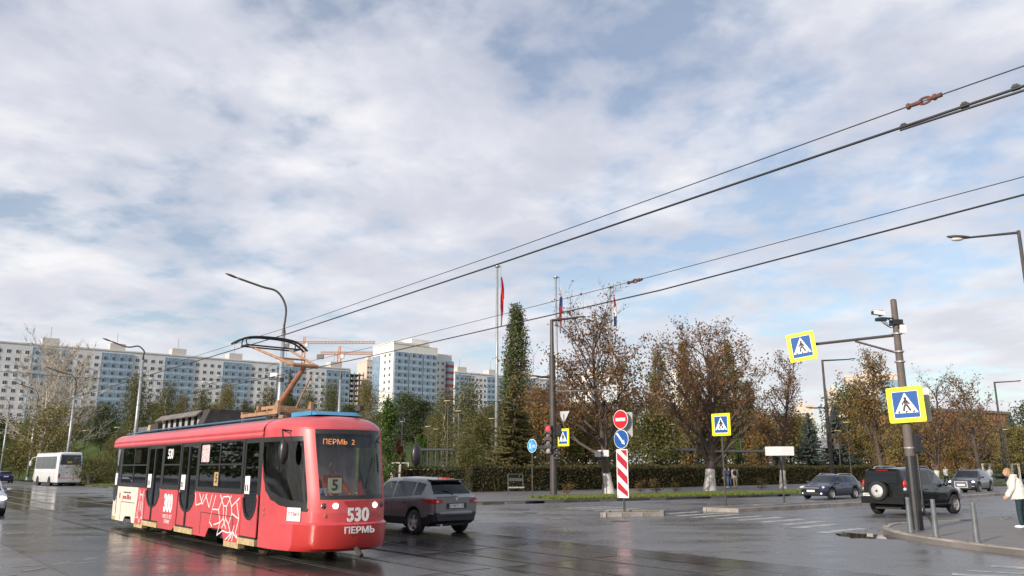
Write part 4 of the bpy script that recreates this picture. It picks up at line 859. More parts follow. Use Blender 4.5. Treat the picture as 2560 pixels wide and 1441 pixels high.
MB().tube([(0.70, 0.08, zf(1410, 1060, 50.3) - 1.2), (0.70, 0.08, zf(1410, 1035, 50.3) - 0.12)], 0.03, 6).build('sign_stem', DARKP, mast)
az = zf(1400, 975, 50.4) - 0.12; ae = G(1545, 970, az + 0.12) - B1; ae = Vector((3.7, 1.0, az + 0.05))
MB().tube([(0, 0, az - 0.1), ae], [0.05, 0.04], 6).build('sign_arm', STEEL, mast); MB().tube([(0, 0, az - 1.0), Vector((1.1, 0.3, az - 0.03))], 0.035, 6).build('arm_brace', DARKP, mast)
plate('sign_back', rr_poly(0.85, 0.98, 0.05), SIGNG, mast, (3.78, 1.1, az - 0.05), R(-20), 0, 0.015)
# other avenue lamps
Y2 = 78; b2 = at(2080, 1185, Y2); top2 = zf(2052, 900, Y2)
l2 = avenue_lamp('street_lamp', 'dark street lamp behind the blue wagon', (b2.x, Y2, 0.12), top2 - 0.12, [(top2 - 0.2, (1, 0), 2.6, 0.12), (zf(2060, 1020, Y2) - 0.12, (-1, 0), 1.3, -0.02)], 0.62, 0.2)
plate('sign_back', rr_poly(0.5, 0.95, 0.05), SIGNG, l2, (0.62, -0.15, zf(2078, 1110, Y2) - 0.12), R(10), 0, 0.015); plate('sign_back', rr_poly(0.5, 0.95, 0.05), SIGNG, l2, (-0.55, -0.2, zf(2078, 1108, Y2) - 0.12), R(-25), 0, 0.015)
Y3 = 97; b3 = at(2517, 1190, Y3); top3 = zf(2495, 955, Y3)
avenue_lamp('street_lamp', 'dark street lamp right of the tall brown tree', (b3.x, Y3, 0.12), top3 - 0.12, [(top3 - 0.2, (1, 0), 2.6, 0.15), (zf(2505, 1080, Y3) - 0.12, (-1, 0), 1.2, 0)], 0.62, 0.2)
b4 = at(2546, 577, 29.5); e4 = at(2375, 612, 30.0)
avenue_lamp('street_lamp', 'dark street lamp cut by the right frame edge, arm over the road', (b4.x, b4.y, 0.12), b4.z - 0.12, [(b4.z - 0.2, (-1, 0.2), 1.85, -0.1), (6.3, (1, -0.2), 1.0, 0)], 0.55, 0.13)
# ---- camera pole with crossing signs on the near corner
def camera_pole():
    b = Vector((11.67, 23.85, 0.12)); root = thing('camera_pole', 'grey brown pole with two yellow crossing signs and a white camera', 'pole', b); zt = lambda py, px=2260: zf(px, py, 23.85) - 0.12
    MB().tube([(0, 0, 0), (0, 0, zt(1140))], [0.165, 0.15], 14).build('pole_sleeve', BLACK, root); MB().tube([(0, 0, zt(1150)), (0, 0, zt(752, 2236))], [0.14, 0.09], 14).build('pole', M('weathered_pole', (0.115, 0.095, 0.085), 0.7, var=0.3, scale=2), root)
    MB().ell((0, 0, zt(752, 2236)), (0.09, 0.09, 0.05)).build('pole_cap', DARKP, root)
    for py in (835, 880, 905, 980, 1120): MB().lathe([(0.135, -0.025), (0.15, -0.02), (0.15, 0.02), (0.135, 0.025)], 'Z', (0, 0, zt(py)), 14).build('clamp_band', STEEL, root)
    za = zt(838, 2235); e = G(2036, 861, za + 0.12) - b; e.z = za
    MB().tube([(0, 0, za), e], [0.045, 0.045], 8).build('sign_arm', DARKP, root); k = e * 0.49; k.z = za - 0.05
    MB().tube([(0, 0, zt(884, 2245)), k], 0.032, 8).build('arm_brace', DARKP, root)
    d = at(2003, 868, b.y + e.y) - b; crossing_sign(root, d + Vector((0.0, -0.06, 0)), 0.90, R(-38), R(-6), 1)
    s = at(2265, 1012, 23.62) - b; crossing_sign(root, s, 1.02, R(-42), R(-2), 1)
    q = at(2284, 1012, 23.95) - b; plate('sign_back', rr_poly(1.0, 1.0, 0.05), SIGNG, root, q + Vector((0.02, 0.14, 0)), R(-42), 0.0, 0.02, R(2))
    # camera, bracket, wiring, box
    c = at(2195, 783, 23.6) - b; m = MB(); m.bx(-0.17, 0.17, -0.075, 0.075, -0.06, 0.07, (R(6), 'Y')); cb = m.build('camera_housing', SWH, root); cb.location = c; cb.rotation_euler = (0, 0, R(8)); MB().bx(-0.19, -0.171, -0.055, 0.055, -0.05, 0.05).build('camera_lens', BLACK, cb); MB().bx(-0.19, 0.19, -0.085, 0.085, 0.085, 0.095).build('sun_hood', SWH, cb)
    zc = zt(797, 2240); m = MB(); m.tube([(0, 0, zc), (c.x + 0.08, c.y, zc - 0.02)], 0.025, 6); m.tube([(0, 0, zc - 0.18), (c.x + 0.25, c.y, zc - 0.03)], 0.02, 6); m.bx(c.x - 0.08, c.x + 0.22, c.y - 0.08, c.y + 0.08, zc - 0.12, zc - 0.03); m.tube([(c.x + 0.03, c.y, c.z - 0.06), (c.x + 0.05, c.y, zc)], 0.03, 6); m.build('camera_bracket', BLACK, root)
    m = MB()
    for k in range(4): m.tube(catmull([(c.x + 0.05 * k, c.y - 0.05, zc - 0.1), (c.x + 0.1 + 0.06 * k, c.y - 0.09, zc - 0.22 - 0.03 * k), (0.3 * c.x, -0.1, zc - 0.3), (-0.02, -0.11, zc - 0.12)], 5), 0.008, 4)
    m.build('cable', BLACK, root); m = MB(); m.bx(-0.13, 0.15, -0.16, 0.16, zc - 0.2, zc - 0.05); m.bx(0.0, 0.2, -0.13, 0.13, zc - 0.32, zc - 0.18); m.build('mounting_ring', BLACK, root)
    m = MB(); m.bx(0.04, 0.2, -0.2, -0.07, zt(835), zt(815)); m.build('junction_box', SWH, root)
    signal_head(root, (0.26, 0.05, zt(1110)), R(120), 2, s=0.75)
    m = MB(); m.tube(catmull([(0.17, -0.05, zt(1090)), (0.19, -0.06, 1.2), (0.2, -0.05, 0.6), (0.36, -0.05, 0.3), (0.44, -0.08, 0.0)], 5), 0.03, 6); m.build('cable_hose', BLACK, root)
camera_pole()
# ---- bollards
for i, (px, py, lab) in enumerate([(2277, 1332, 'grey steel bollard directly left of the camera pole'), (2341, 1343, 'middle grey bollard right of the camera pole'), (2443, 1357, 'rightmost grey bollard nearest the frame edge')]):
    p = G(px, py, 0.12); b = thing('bollard', lab, 'bollard', p, 0.4, 'grey bollards on the corner')
    m = MB(); m.lathe([(0.085, 0.0), (0.075, 0.02), (0.055, 0.86), (0.055, 0.93), (0.04, 0.945)], n=16); m.build('post', M('bollard_paint', (0.11, 0.125, 0.13), 0.5, var=0.2), b, True)
    MB().bx(-0.11, 0.11, -0.11, 0.11, 0, 0.008).build('base_plate', DARKP, b)
    for sx in (-1, 1):
        for sy in (-1, 1): MB().lathe([(0.014, 0.008), (0.014, 0.025), (0.006, 0.028)], c=(0.09 * sx, 0.09 * sy, 0), n=8).build('bolt', STEEL, b)
# ---- signs on posts
def post(root, H, r=0.038, z0=0.0): return MB().tube([(0, 0, z0), (0, 0, H)], r, 10).build('post', DARKP, root)
p = Vector((4.55, 33.4, 0.12)); ne = thing('traffic_sign_post', 'no entry sign, blue arrow sign and red white striped board on the small island', 'traffic sign', p); post(ne, zf(1549, 1030, 33.4), 0.045)
y = 33.25
d = plate('no_entry_disc', circ(0.39), SWH, ne, (-0.05, -0.09, zf(1549, 1049, y) - 0.12), SRZ, 0, -0.015); plate('red_disc', circ(0.365), SRED, d, (0, -0.016, 0)); plate('white_bar', rr_poly(0.52, 0.13, 0.01), SWH, d, (0, -0.0265, 0), y1=-0.003)
d = plate('keep_right_disc', circ(0.39), SWH, ne, (-0.05, -0.09, zf(1549, 1098, y) - 0.12), SRZ, 0, -0.015); plate('blue_disc', circ(0.365), SBLUE, d, (0, -0.016, 0))
m = MB(); stroke(m, [(-0.22, 0.24), (0.12, -0.15)], 0.085); m.prism([(0.20, -0.235), (0.02, -0.16), (0.165, -0.03)], -0.003, 0, FY); o = m.build('white_arrow', SWH, d); o.location = (0, -0.0295, 0)
d = plate('striped_board', rr_poly(0.60, 1.93, 0.04), SWH, ne, (-0.04, -0.09, zf(1552, 1184, y) - 0.12), SRZ, 0, -0.015)
for k in range(4):
    z = 0.62 - k * 0.50; P = [(-0.265, z + 0.42), (-0.265, z + 0.10), (0.265, z - 0.33), (0.265, z - 0.01)]
    P = [(a, min(0.93, max(-0.93, b))) for a, b in P]
    if k == 0: P = [(-0.265, 0.72), (0.265, 0.29), (0.265, 0.61), (-0.10, 0.93), (-0.265, 0.93)]; P = [(-0.08, 0.93), (0.265, 0.64), (0.265, 0.93)]
    else: z = 0.64 - (k - 1) * 0.58; P = [(-0.265, z + 0.22), (-0.265, z - 0.10), (0.265, z - 0.53), (0.265, z - 0.20)]; P = [(a, max(-0.93, b)) for a, b in P]
    plate('red_stripe', P, DRED, d, (0, -0.0155, 0), y1=-0.003)
plate('red_stripe', [(-0.265, -0.86), (-0.265, -0.93), (-0.18, -0.93)], DRED, d, (0, -0.0155, 0), y1=-0.003)
plate('red_stripe', [(-0.265, 0.93), (-0.265, 0.90), (-0.23, 0.93)], DRED, d, (0, -0.0155, 0), y1=-0.003)
plate('sign_back', rr_poly(0.75, 1.0, 0.05), SIGNG, ne, (0.16, 0.10, zf(1565, 1062, 33.5) - 0.12), SRZ, 0.0, 0.015)
p = G(1815, 1268, 0.12); w = thing('traffic_sign_post', 'yellow crossing sign on the tip of the long median', 'traffic sign', p); post(w, zf(1802, 1040, p.y) - 0.12); crossing_sign(w, (-0.02, -0.06, zf(1802, 1062, p.y) - 0.12), 1.0, SRZ)
p = G(1961, 1258, 0.12); w = thing('traffic_sign_post', 'wide blank sign back on the long median', 'traffic sign', p); post(w, zf(1955, 1118, p.y) - 0.12, 0.045)
plate('sign_back', rr_poly(0.82, 0.45, 0.03), SIGNG, w, (-0.33, 0.10, zf(1951, 1128, p.y) - 0.12), R(-25), 0, 0.012); plate('sign_back', rr_poly(0.75, 0.45, 0.03), SWH, w, (0.33, -0.06, zf(1951, 1128, p.y) - 0.12), R(14), 0, 0.012)
p = G(1507, 1238, 0.12); w = thing('traffic_sign_post', 'small blank sign back on the verge left of the leaning tree', 'traffic sign', p); post(w, zf(1507, 1127, p.y) - 0.12); plate('sign_back', rr_poly(0.95, 0.44, 0.03), SIGNG, w, (0, 0.05, zf(1507, 1134, p.y) - 0.12), R(-20), 0, 0.012)
p = G(1331, 1240, 0.12); w = thing('traffic_sign_post', 'round blue pedestrian and cycle path sign by the bench', 'traffic sign', p); post(w, zf(1331, 1100, p.y) - 0.12)
d = plate('sign_disc', circ(0.43), SWH, w, (0, -0.05, zf(1331, 1115, p.y) - 0.12), R(-48), 0, -0.012); plate('blue_disc', circ(0.40), LBLUE, d, (0, -0.013, 0)); plate('divider', rr_poly(0.02, 0.72, 0.004), SWH, d, (0, -0.0235, 0), y1=-0.002)
m = MB(); m.prism([(x - 0.17, z + 0.16) for x, z in circ(0.04, 8)], -0.003, 0, FY); stroke(m, [(-0.17, 0.11), (-0.17, -0.02)], 0.08); stroke(m, [(-0.18, -0.02), (-0.22, -0.2)], 0.045); stroke(m, [(-0.16, -0.02), (-0.10, -0.2)], 0.045); o = m.build('walker_symbol', SWH, d); o.location = (0, -0.0265, 0)
m = MB()
for cx in (0.09, 0.26): stroke(m, [(cx + 0.07 * math.cos(a), -0.04 + 0.07 * math.sin(a)) for a in [2 * math.pi * k / 12 for k in range(13)]], 0.02)
stroke(m, [(0.09, -0.04), (0.15, 0.06), (0.23, 0.06), (0.26, -0.04)], 0.02); o = m.build('bicycle_symbol', SWH, d); o.location = (0, -0.0265, 0)
# ---- pavement bench
p = G(1290, 1236, 0.12); bn = thing('bench', 'grey metal bench on the pavement in front of the hedge', 'bench', p, R(12)); BM = M('bench_grey', (0.10, 0.105, 0.11), 0.45, metal=0.4)
for sx in (-0.52, 0.52):
    m = MB(); m.tube(catmull([(sx * 1.15, -0.12, 0.0), (sx * 1.0, -0.05, 0.18), (sx, 0.05, 0.36), (sx * 0.98, 0.12, 0.75), (sx * 0.98, 0.16, 1.22), (sx * 0.9, 0.17, 1.3)], 4), 0.032, 6); m.bx(sx * 1.15 - 0.1, sx * 1.15 + 0.1, -0.18, -0.06, 0, 0.03); m.build('leg', BM, bn)
MB().tube([(-0.48, 0.17, 1.3), (0.48, 0.17, 1.3)], 0.03, 6).build('top_rail', BM, bn); MB().bx(-0.5, 0.5, -0.3, 0.08, 0.40, 0.48).build('seat', SIGNG, bn); MB().bx(-0.48, 0.48, 0.10, 0.14, 0.85, 1.05).build('backrest', BM, bn)
# ---- left street poles with curved lamp arms
def street_pole(label, px, pym, Y, ytop, ylamp, reach, lamp=True, r=0.16, z0=0.12):
    x = at(px, pym, Y).x; root = thing('street_pole', label, 'street lamp', (x, Y, z0), 0, 'grey tapered poles along the tram street'); H = zf(px, ytop, Y) - z0
    MB().tube([(0, 0, 0), (0, 0, H)], [r, r * 0.66], 12).build('pole', STEEL, root, True); MB().lathe([(r * 1.7, 0), (r * 1.7, 0.03), (r * 1.1, 0.06), (r, 0.4)], n=12).build('base_flange', STEEL, root)
    MB().tube([(0, 0, H), (0, 0, H + 0.45)], [r * 0.72, 0.06], 10).build('pole_cap', DARKP, root)
    if lamp:
        zl = zf(px, ylamp, Y) - z0; d = Vector((-0.9, -0.25, 0)).normalized(); P = catmull([(0, 0, H + 0.4), (0.03, 0, H + (zl - H) * 0.5), d * reach * 0.18 + Vector((0, 0, H + (zl - H) * 0.78)), d * reach * 0.5 + Vector((0, 0, zl - 0.45)), d * reach + Vector((0, 0, zl))], 5)
        a = MB().tube(P, [0.065] * len(P), 8).build('arm', DARKP, root, True); h = MB(); lamp_head(h, P[-1], d + Vector((0, 0, 0.35)), 0.75); h.build('lamp_head', DARKP, a, True)
    return root, x, H
sp1, x1, Hp1 = street_pole('thick grey street pole behind the pantograph', 703, 930, 48, 834, 703, 2.9, True, 0.18)
# camera on the first pole
cz = zf(690, 945, 48) - 0.12; m = MB(); m.bx(-0.62, -0.2, -0.1, 0.1, cz + 0.05, cz + 0.28); m.build('camera_housing', SWH, sp1); m = MB(); m.tube([(0, 0, cz - 0.12), (-0.45, 0, cz - 0.05)], 0.04, 6); m.bx(-0.7, -0.1, -0.08, 0.08, cz - 0.12, cz - 0.02); m.lathe([(0.2, -0.12), (0.2, 0.1)], c=(0, 0, cz - 0.1), n=12); m.build('camera_bracket', DARKP, sp1)
street_pole('grey street pole with lamp above the tram rear', 348, 990, 70, 900, 857, 2.7, True, 0.17)
street_pole('grey street pole with lamp behind the white coach', 178, 1060, 93, 990, 925, 2.7, True, 0.17)
street_pole('grey street pole with lamp left of the white coach', 81, 1100, 116, 1018, 962, 2.6, True, 0.19)
street_pole('fifth grey street pole at the left frame edge', 12, 1100, 145, 1040, 990, 2.6, True, 0.19)
street_pole('grey bare pole right of the crane mast', 848, 1020, 62, 948, 0, 0, False, 0.14)
# ---- park lamps
for i, (px, pt, Y, lab) in enumerate([(1118, 1004, 78, 'tall park lamp with flat pale head before the white tower'), (1146, 1029, 88, 'second park lamp right of the tall one'), (1069, 1068, 104, 'far park lamp by the green saplings'), (1089, 1074, 114, 'farther thin park lamp by the pergola'), (1230, 1048, 92, 'park lamp left of the brown spruce'), (1003, 1055, 120, 'park lamp just right of the tram mirror'),
                                  (1458, 1025, 96, 'park lamp behind the leaning autumn tree'), (1854, 1044, 92, 'park lamp right of the yellow median sign'), (1754, 1046, 98, 'park lamp inside the forked tree crown'), (1957, 1078, 108, 'park lamp behind the slender bare tree'), (2101, 1078, 100, 'left one of the pair of park lamps under the cream building'), (2126, 1057, 95, 'right one of the pair of park lamps under the cream building'), (1685, 1062, 104, 'park lamp left of the forked tree'),
                                  (2524, 1075, 110, 'park lamp right of the far right street lamp'), (285, 1070, 100, 'park lamp above the tram rear end'), (152, 1088, 118, 'park lamp behind the coach, left'), (205, 1078, 112, 'tall dark lamp behind the coach, right')]):
    b = at(px, 1160, Y); z0 = hgt(b.x, Y); z0 = max(z0, 0.12); H = zf(px, pt, Y) - z0; o = thing('park_lamp', lab, 'park lamp', (b.x, Y, z0), 0, 'slim park lamps')
    MB().tube([(0, 0, -0.1), (0, 0, H)], [0.07, 0.05], 8).build('pole', DARKP, o); MB().lathe([(0.05, H - 0.1), (0.42, H), (0.42, H + 0.06), (0.1, H + 0.1)], n=14).build('lamp_head', M('lamp_head_pale', (0.55, 0.42, 0.22), 0.5), o)
# ---- pergolas
def pergola(label, pxl, pxr, py, Y, nposts, dp=3.0):
    a, b = at(pxl, py, Y), at(pxr, py, Y); root = thing('pergola', label, 'pergola', (a.x, Y, 0.13)); Wd = b.x - a.x; H = a.z - 0.13; gz = max(0, hgt((a.x + b.x) / 2, Y) - 0.13)
    MB().bx(0, Wd, 0, dp, H - 0.12, H + 0.12).build('roof_slab', M('pergola_grey', (0.05, 0.055, 0.06), 0.6, var=0.1), root)
    for k in range(nposts):
        x = 0.2 + (Wd - 0.4) * k / (nposts - 1)
        for y in (0.2, dp - 0.2): MB().bx(x - 0.05, x + 0.05, y - 0.05, y + 0.05, -0.3, H - 0.121).build('post', BLACK, root)
    return root
pergola('dark slatted pergola below the white tower', 1036, 1136, 1124, 96, 8); pergola('thin grey canopy behind the round blue sign', 1255, 1372, 1119, 84, 3); pergola('grey canopy left of the forked tree trunk', 1690, 1748, 1124, 90, 2); pergola('long grey canopy behind the two walkers', 1800, 1925, 1128, 90, 3); pergola('grey canopy far right behind the trees', 2415, 2560, 1115, 118, 4)
# ---- flagpoles and flags
FP = [(1243, 668, 87, 'left flagpole with the red flag', 'limp plain red flag on the left flagpole'), (1389, 695, 93, 'middle flagpole with the tricolour flag', 'limp white blue red flag on the middle flagpole'), (1525, 720, 100, 'right flagpole rising behind the leaning tree', 'limp red white blue flag on the right flagpole')]
FR = M('flag_red', (0.50, 0.02, 0.04), 0.8, var=0.2); FW = M('flag_white', (0.7, 0.7, 0.7), 0.8); FB = M('flag_blue', (0.03, 0.07, 0.25), 0.8)
POLEG = M('flagpole_grey', (0.33, 0.35, 0.36), 0.45, metal=0.3)
for i, (px, pt, Y, lp, lf) in enumerate(FP):
    t = at(px, pt, Y); z0 = 0.14; o = thing('flagpole', lp, 'flagpole', (t.x, Y, z0), 0, 'three tall flagpoles'); H = t.z - z0
    MB().tube([(0, 0, 0), (0, 0, H)], [0.22, 0.13], 14).build('pole', POLEG, o, True); m = MB(); m.lathe([(0.15, H - 0.1), (0.3, H), (0.3, H + 0.16), (0.12, H + 0.2)], n=12); m.bx(0.1, 0.5, -0.06, 0.06, H, H + 0.1); m.build('truck', POLEG, o)
    MB().tube([(0.42, 0, H), (0.36, 0, H * 0.72)], 0.012, 4).build('halyard', DARKP, o)
    FL = (125 if i == 0 else 118) / 1990 * Y * 1.02; zt_ = t.z - 1.2; m = MB(); rd = random.Random(i)
    rows = []
    for k in range(15):
        f = k / 14; wv = (0.10 + 0.25 * math.sin(math.pi * min(1, f * 1.15)) * (0.8 + 0.4 * rd.random())) * 1.1; rows.append([(t.x + 0.42 + wv * (0.5 - 0.5 * math.cos(j / 8 * 3.14)) * 1.0 + 0.05 * math.sin(f * 9), Y + 0.16 * math.sin(j * 1.9 + f * 5), zt_ - FL * f + 0.1 * j / 8) for j in range(9)])
    for k in range(14):
        f = k / 14; m.m = 0 if i == 0 else ([1, 2, 0, 0, 2][min(4, int(f * 5))] if i == 1 else [0, 1, 2, 1, 0][min(4, int(f * 5))])
        m.grid([rows[k], rows[k + 1]])
    tag(m.build('flag', [FR, FW, FB], None, True), lf, 'flag', 'limp flags on the flagpoles')
# ---- litter bin and bins by the coach
for i, (px, Y, lab) in enumerate([(224, 84.5, 'dark litter bin on the grass right of the coach')]):
    p = at(px, 1200, Y); o = thing('litter_bin', lab, 'bin', (p.x, Y, 0.13)); MB().lathe([(0.22, 0.1), (0.27, 0.75), (0.28, 0.8), (0.24, 0.8)], n=14).build('bucket', DARKP, o); MB().lathe([(0.29, 0.81), (0.2, 0.93), (0.02, 0.98)], n=14).build('lid', DARKP, o)
    for s in (-0.34, 0.34): MB().tube([(s, 0, 0), (s, 0, 0.85)], 0.025, 6).build('post', DARKP, o)
# ---- white sapling guards
TF = M('white_stake', (0.62, 0.60, 0.55), 0.7)
for i, (px, py, Y, lab) in enumerate([(990, 1165, 72, 'white tree guard left of the bench sitters'), (1010, 1165, 74, 'second white tree guard by the bench sitters'), (1340, 1148, 84, 'white tree guard behind the round blue sign'), (2465, 1160, 92, 'white tree guard right of the dark car with headlamps'), (2537, 1160, 96, 'white tree guard at the right frame edge')]):
    p = at(px, py, Y); o = thing('tree_guard', lab, 'tree guard', (p.x, Y, 0.13), i * 0.3, 'white sapling guards'); zt2 = 2.1
    for sx in (-0.35, 0.35):
        for sy in (-0.35, 0.35): MB().tube([(sx, sy, -0.1), (sx, sy, zt2)], 0.04, 6).build('stake', TF, o)
    m = MB()
    for a, b in (((-1, -1), (1, -1)), ((1, -1), (1, 1)), ((1, 1), (-1, 1)), ((-1, 1), (-1, -1))): m.bx(min(a[0], b[0]) * 0.39, max(a[0], b[0]) * 0.39, min(a[1], b[1]) * 0.39 - 0.02, max(a[1], b[1]) * 0.39 + 0.02, zt2, zt2 + 0.07 + 0.002 * (a[0] + 2 * a[1]))
    m.build('top_frame', TF, o)
# ---- overhead wires
WIRE = M('wire_black', (0.02, 0.02, 0.022), 0.5); RUST = M('rusty_brown', (0.13, 0.055, 0.04), 0.65, var=0.3, scale=20)
def wire(label, pts, z, r, far=90, near=10, zs=None):
    P = [G(px, py, z) for px, py in pts]; d0 = (P[0] - P[1]).normalized(); d1 = Vector((TB.x, TB.y, 0)); Q = [P[0] + d0 * near] + P
    if far: Q.append(P[-1] + d1 * far)
    m = MB(); m.tube(Q, r, 5); return tag(m.build('overhead_wire', WIRE), label, 'wire', 'overhead tram wires')
wire('thick contact wire running down to the pantograph', [(2560, 215), (1250, 659), (722, 834)], 5.15, 0.014)
wire('thin catenary wire just above the nearest contact wire', [(2560, 165), (2300, 256), (1250, 634), (722, 818)], 5.6, 0.007)
wire('thick contact wire of the second track', [(2560, 487), (1650, 726), (935, 889)], 5.15, 0.014, 100)
wire('thin catenary wire above the second contact wire', [(2560, 442), (1620, 694), (1250, 788), (932, 868)], 5.6, 0.007, 100)
wire('black feeder cable doubling the top contact wire at the right', [(2560, 226), (2250, 326)], 5.1, 0.012, 0, 6)
def chain(label, px, py, z, d2, s):
    p = G(px, py, z); q = G(d2[0], d2[1], z); d = (q - p).normalized(); root = thing('wire_insulator', label, 'insulator', p, math.atan2(d.y, d.x))
    for k, x in ((0, -0.14), (1, 0.14)): MB().tube([(x * s - 0.1 * s, 0, 0), (x * s + 0.1 * s, 0, 0)], [0.035 * s, 0.028 * s], 10).build('strain_rod', RUST, root); MB().lathe([(0.045 * s, -0.02 * s), (0.05 * s, 0), (0.045 * s, 0.02 * s)], 'X', ((x + 0.1 * k) * s, 0, 0), 10).build('clamp', RUST, root)
    m = MB(); m.tube([(0.09 * s * math.cos(a), 0, 0.045 * s * math.sin(a)) for a in [2 * math.pi * k / 16 for k in range(17)]], 0.018 * s, 6); m.build('link_ring', RUST, root)
chain('rusty insulator link on the top thin wire near the right edge', 2312, 252, 5.6, (1250, 634), 0.72); chain('small rusty insulator link on the lower thin wire mid sky', 1588, 703, 5.6, (1250, 788), 0.8)
for i, (px, py, lab) in enumerate([(2540, 223, 'dark wire clamp at the right edge of the sky'), (2412, 267, 'dark wire clamp between the other two'), (2260, 320, 'dark wire clamp at the feeder cable end')]):
    m = MB(); p = G(px, py, 5.15); m.bx(-0.035, 0.035, -0.014, 0.014, -0.01, 0.03); m.bx(-0.02, 0.02, -0.02, 0.02, 0.015, 0.042); o = m.build('wire_clamp', BLACK); o.location = p; o.rotation_euler = (0, 0, math.atan2(TB.y, TB.x)); tag(o, lab, 'wire clamp', 'wire clamps on the contact wire')
def span(label, a, b, sag, r=0.012, n=10, group='span wires of the left street'):
    a, b = Vector(a), Vector(b); P = [a.lerp(b, k / n) - Vector((0, 0, sag * 4 * (k / n) * (1 - k / n))) for k in range(n + 1)]; tag(MB().tube(P, r, 4).build('span_wire', WIRE), label, 'wire', group)
pl = [(703, 930, 48), (348, 990, 70), (178, 1060, 93), (81, 1100, 116), (12, 1100, 145)]; pp = [Vector((at(a, b, c).x, c, 0)) for a, b, c in pl]
for i in range(4): span('cable slung between %s grey street poles' % ('first and second', 'second and third', 'third and fourth', 'fourth and fifth')[i], pp[i] + Vector((0, 0, 8.2)), pp[i + 1] + Vector((0, 0, 8.2)), 0.9, 0.012)
for i in range(3): span('cross wire from the %s grey pole over the tracks' % ('first', 'second', 'third')[i], pp[i] + Vector((0, 0, 7.2)), pp[i] + Vector((-TA.x * 24, -TA.y * 24, 7.4)), 0.9, 0.010)
span('thin cable from the first grey pole to the bare pole', pp[0] + Vector((0, 0, 6.6)), at(848, 960, 62), 0.2, 0.015); span('thin cable from the bare pole towards the mast', at(848, 955, 62), at(1380, 1000, 50.4), 0.6, 0.015)
# ================================================================== VEHICLES
TYRE = M('tyre_rubber', (0.018, 0.018, 0.018), 0.8); ALLOY = M('alloy_rim', (0.50, 0.50, 0.51), 0.35, metal=0.35); PLASTIC = M('black_plastic', (0.022, 0.022, 0.024), 0.55)
TAILL = M('tail_light', (0.45, 0.012, 0.015), 0.15, var=0.1, coat=0.5); TAILON = M('brake_light', (0.6, 0.02, 0.02), 0.2, emis=(1, 0.03, 0.02), es=0.35); HEADL = M('head_light_glass', (0.55, 0.57, 0.60), 0.1, coat=0.6); HEADON = M('head_light_on', (0.9, 0.9, 0.9), 0.2, emis=(0.95, 0.97, 1.0), es=2.2)
CGL = glass('car_glass', (0.30, 0.34, 0.33), refl=1.3); DGL = glass('dark_car_glass', (0.06, 0.065, 0.07), refl=1.3); INTER = M('car_interior', (0.03, 0.03, 0.032), 0.8); SEATM = M('car_seat', (0.07, 0.07, 0.072), 0.85); PLATEM = M('number_plate', (0.70, 0.70, 0.68), 0.5)
def paint(name, col, rough=0.28, metal=0.3): return M(name, col, rough, metal, var=0.06, scale=1.2, coat=0.8)
_wh = {}
def wheel(parent, x, y, r, w, side):
    key = (r, w, side)
    if key not in _wh:
        t = MB().lathe([(r * 0.60, -w / 2), (r * 0.92, -w / 2), (r, -w / 2 + 0.035), (r, w / 2 - 0.035), (r * 0.92, w / 2), (r * 0.60, w / 2)], 'Y', n=28, cap=False).mesh('tyre', TYRE, True)
        m = MB(); yo = side * w * 0.36; m.lathe([(r * 0.66, yo + side * 0.04), (r * 0.66, yo - side * 0.12), (r * 0.60, yo - side * 0.12), (r * 0.60, yo + side * 0.02), (r * 0.66, yo + side * 0.04)], 'Y', n=28, cap=False); m.lathe([(r * 0.14, yo - side * 0.05), (r * 0.14, yo + side * 0.012), (0.01, yo + side * 0.02)], 'Y', n=12)
        for k in range(5):
            a = 2 * math.pi * k / 5 + 0.3; c, s = math.cos(a), math.sin(a)
            P = [(r * 0.08, -0.16 * r), (r * 0.62, -0.075 * r), (r * 0.62, 0.075 * r), (r * 0.08, 0.16 * r)]
            m.prism(P, yo - side * 0.025, yo + side * 0.008, lambda u, v, y: (u * c - v * s, y, u * s + v * c))
        d = MB().lathe([(r * 0.6, yo - side * 0.07), (r * 0.6, yo - side * 0.09)], 'Y', n=20).mesh('brake_disc', PLASTIC); _wh[key] = (t, m.mesh('rim', ALLOY), d)
    o = link('wheel', _wh[key][0], parent, Vector((x, y, r))); link('rim', _wh[key][1], o); link('brake_disc', _wh[key][2], o); return o
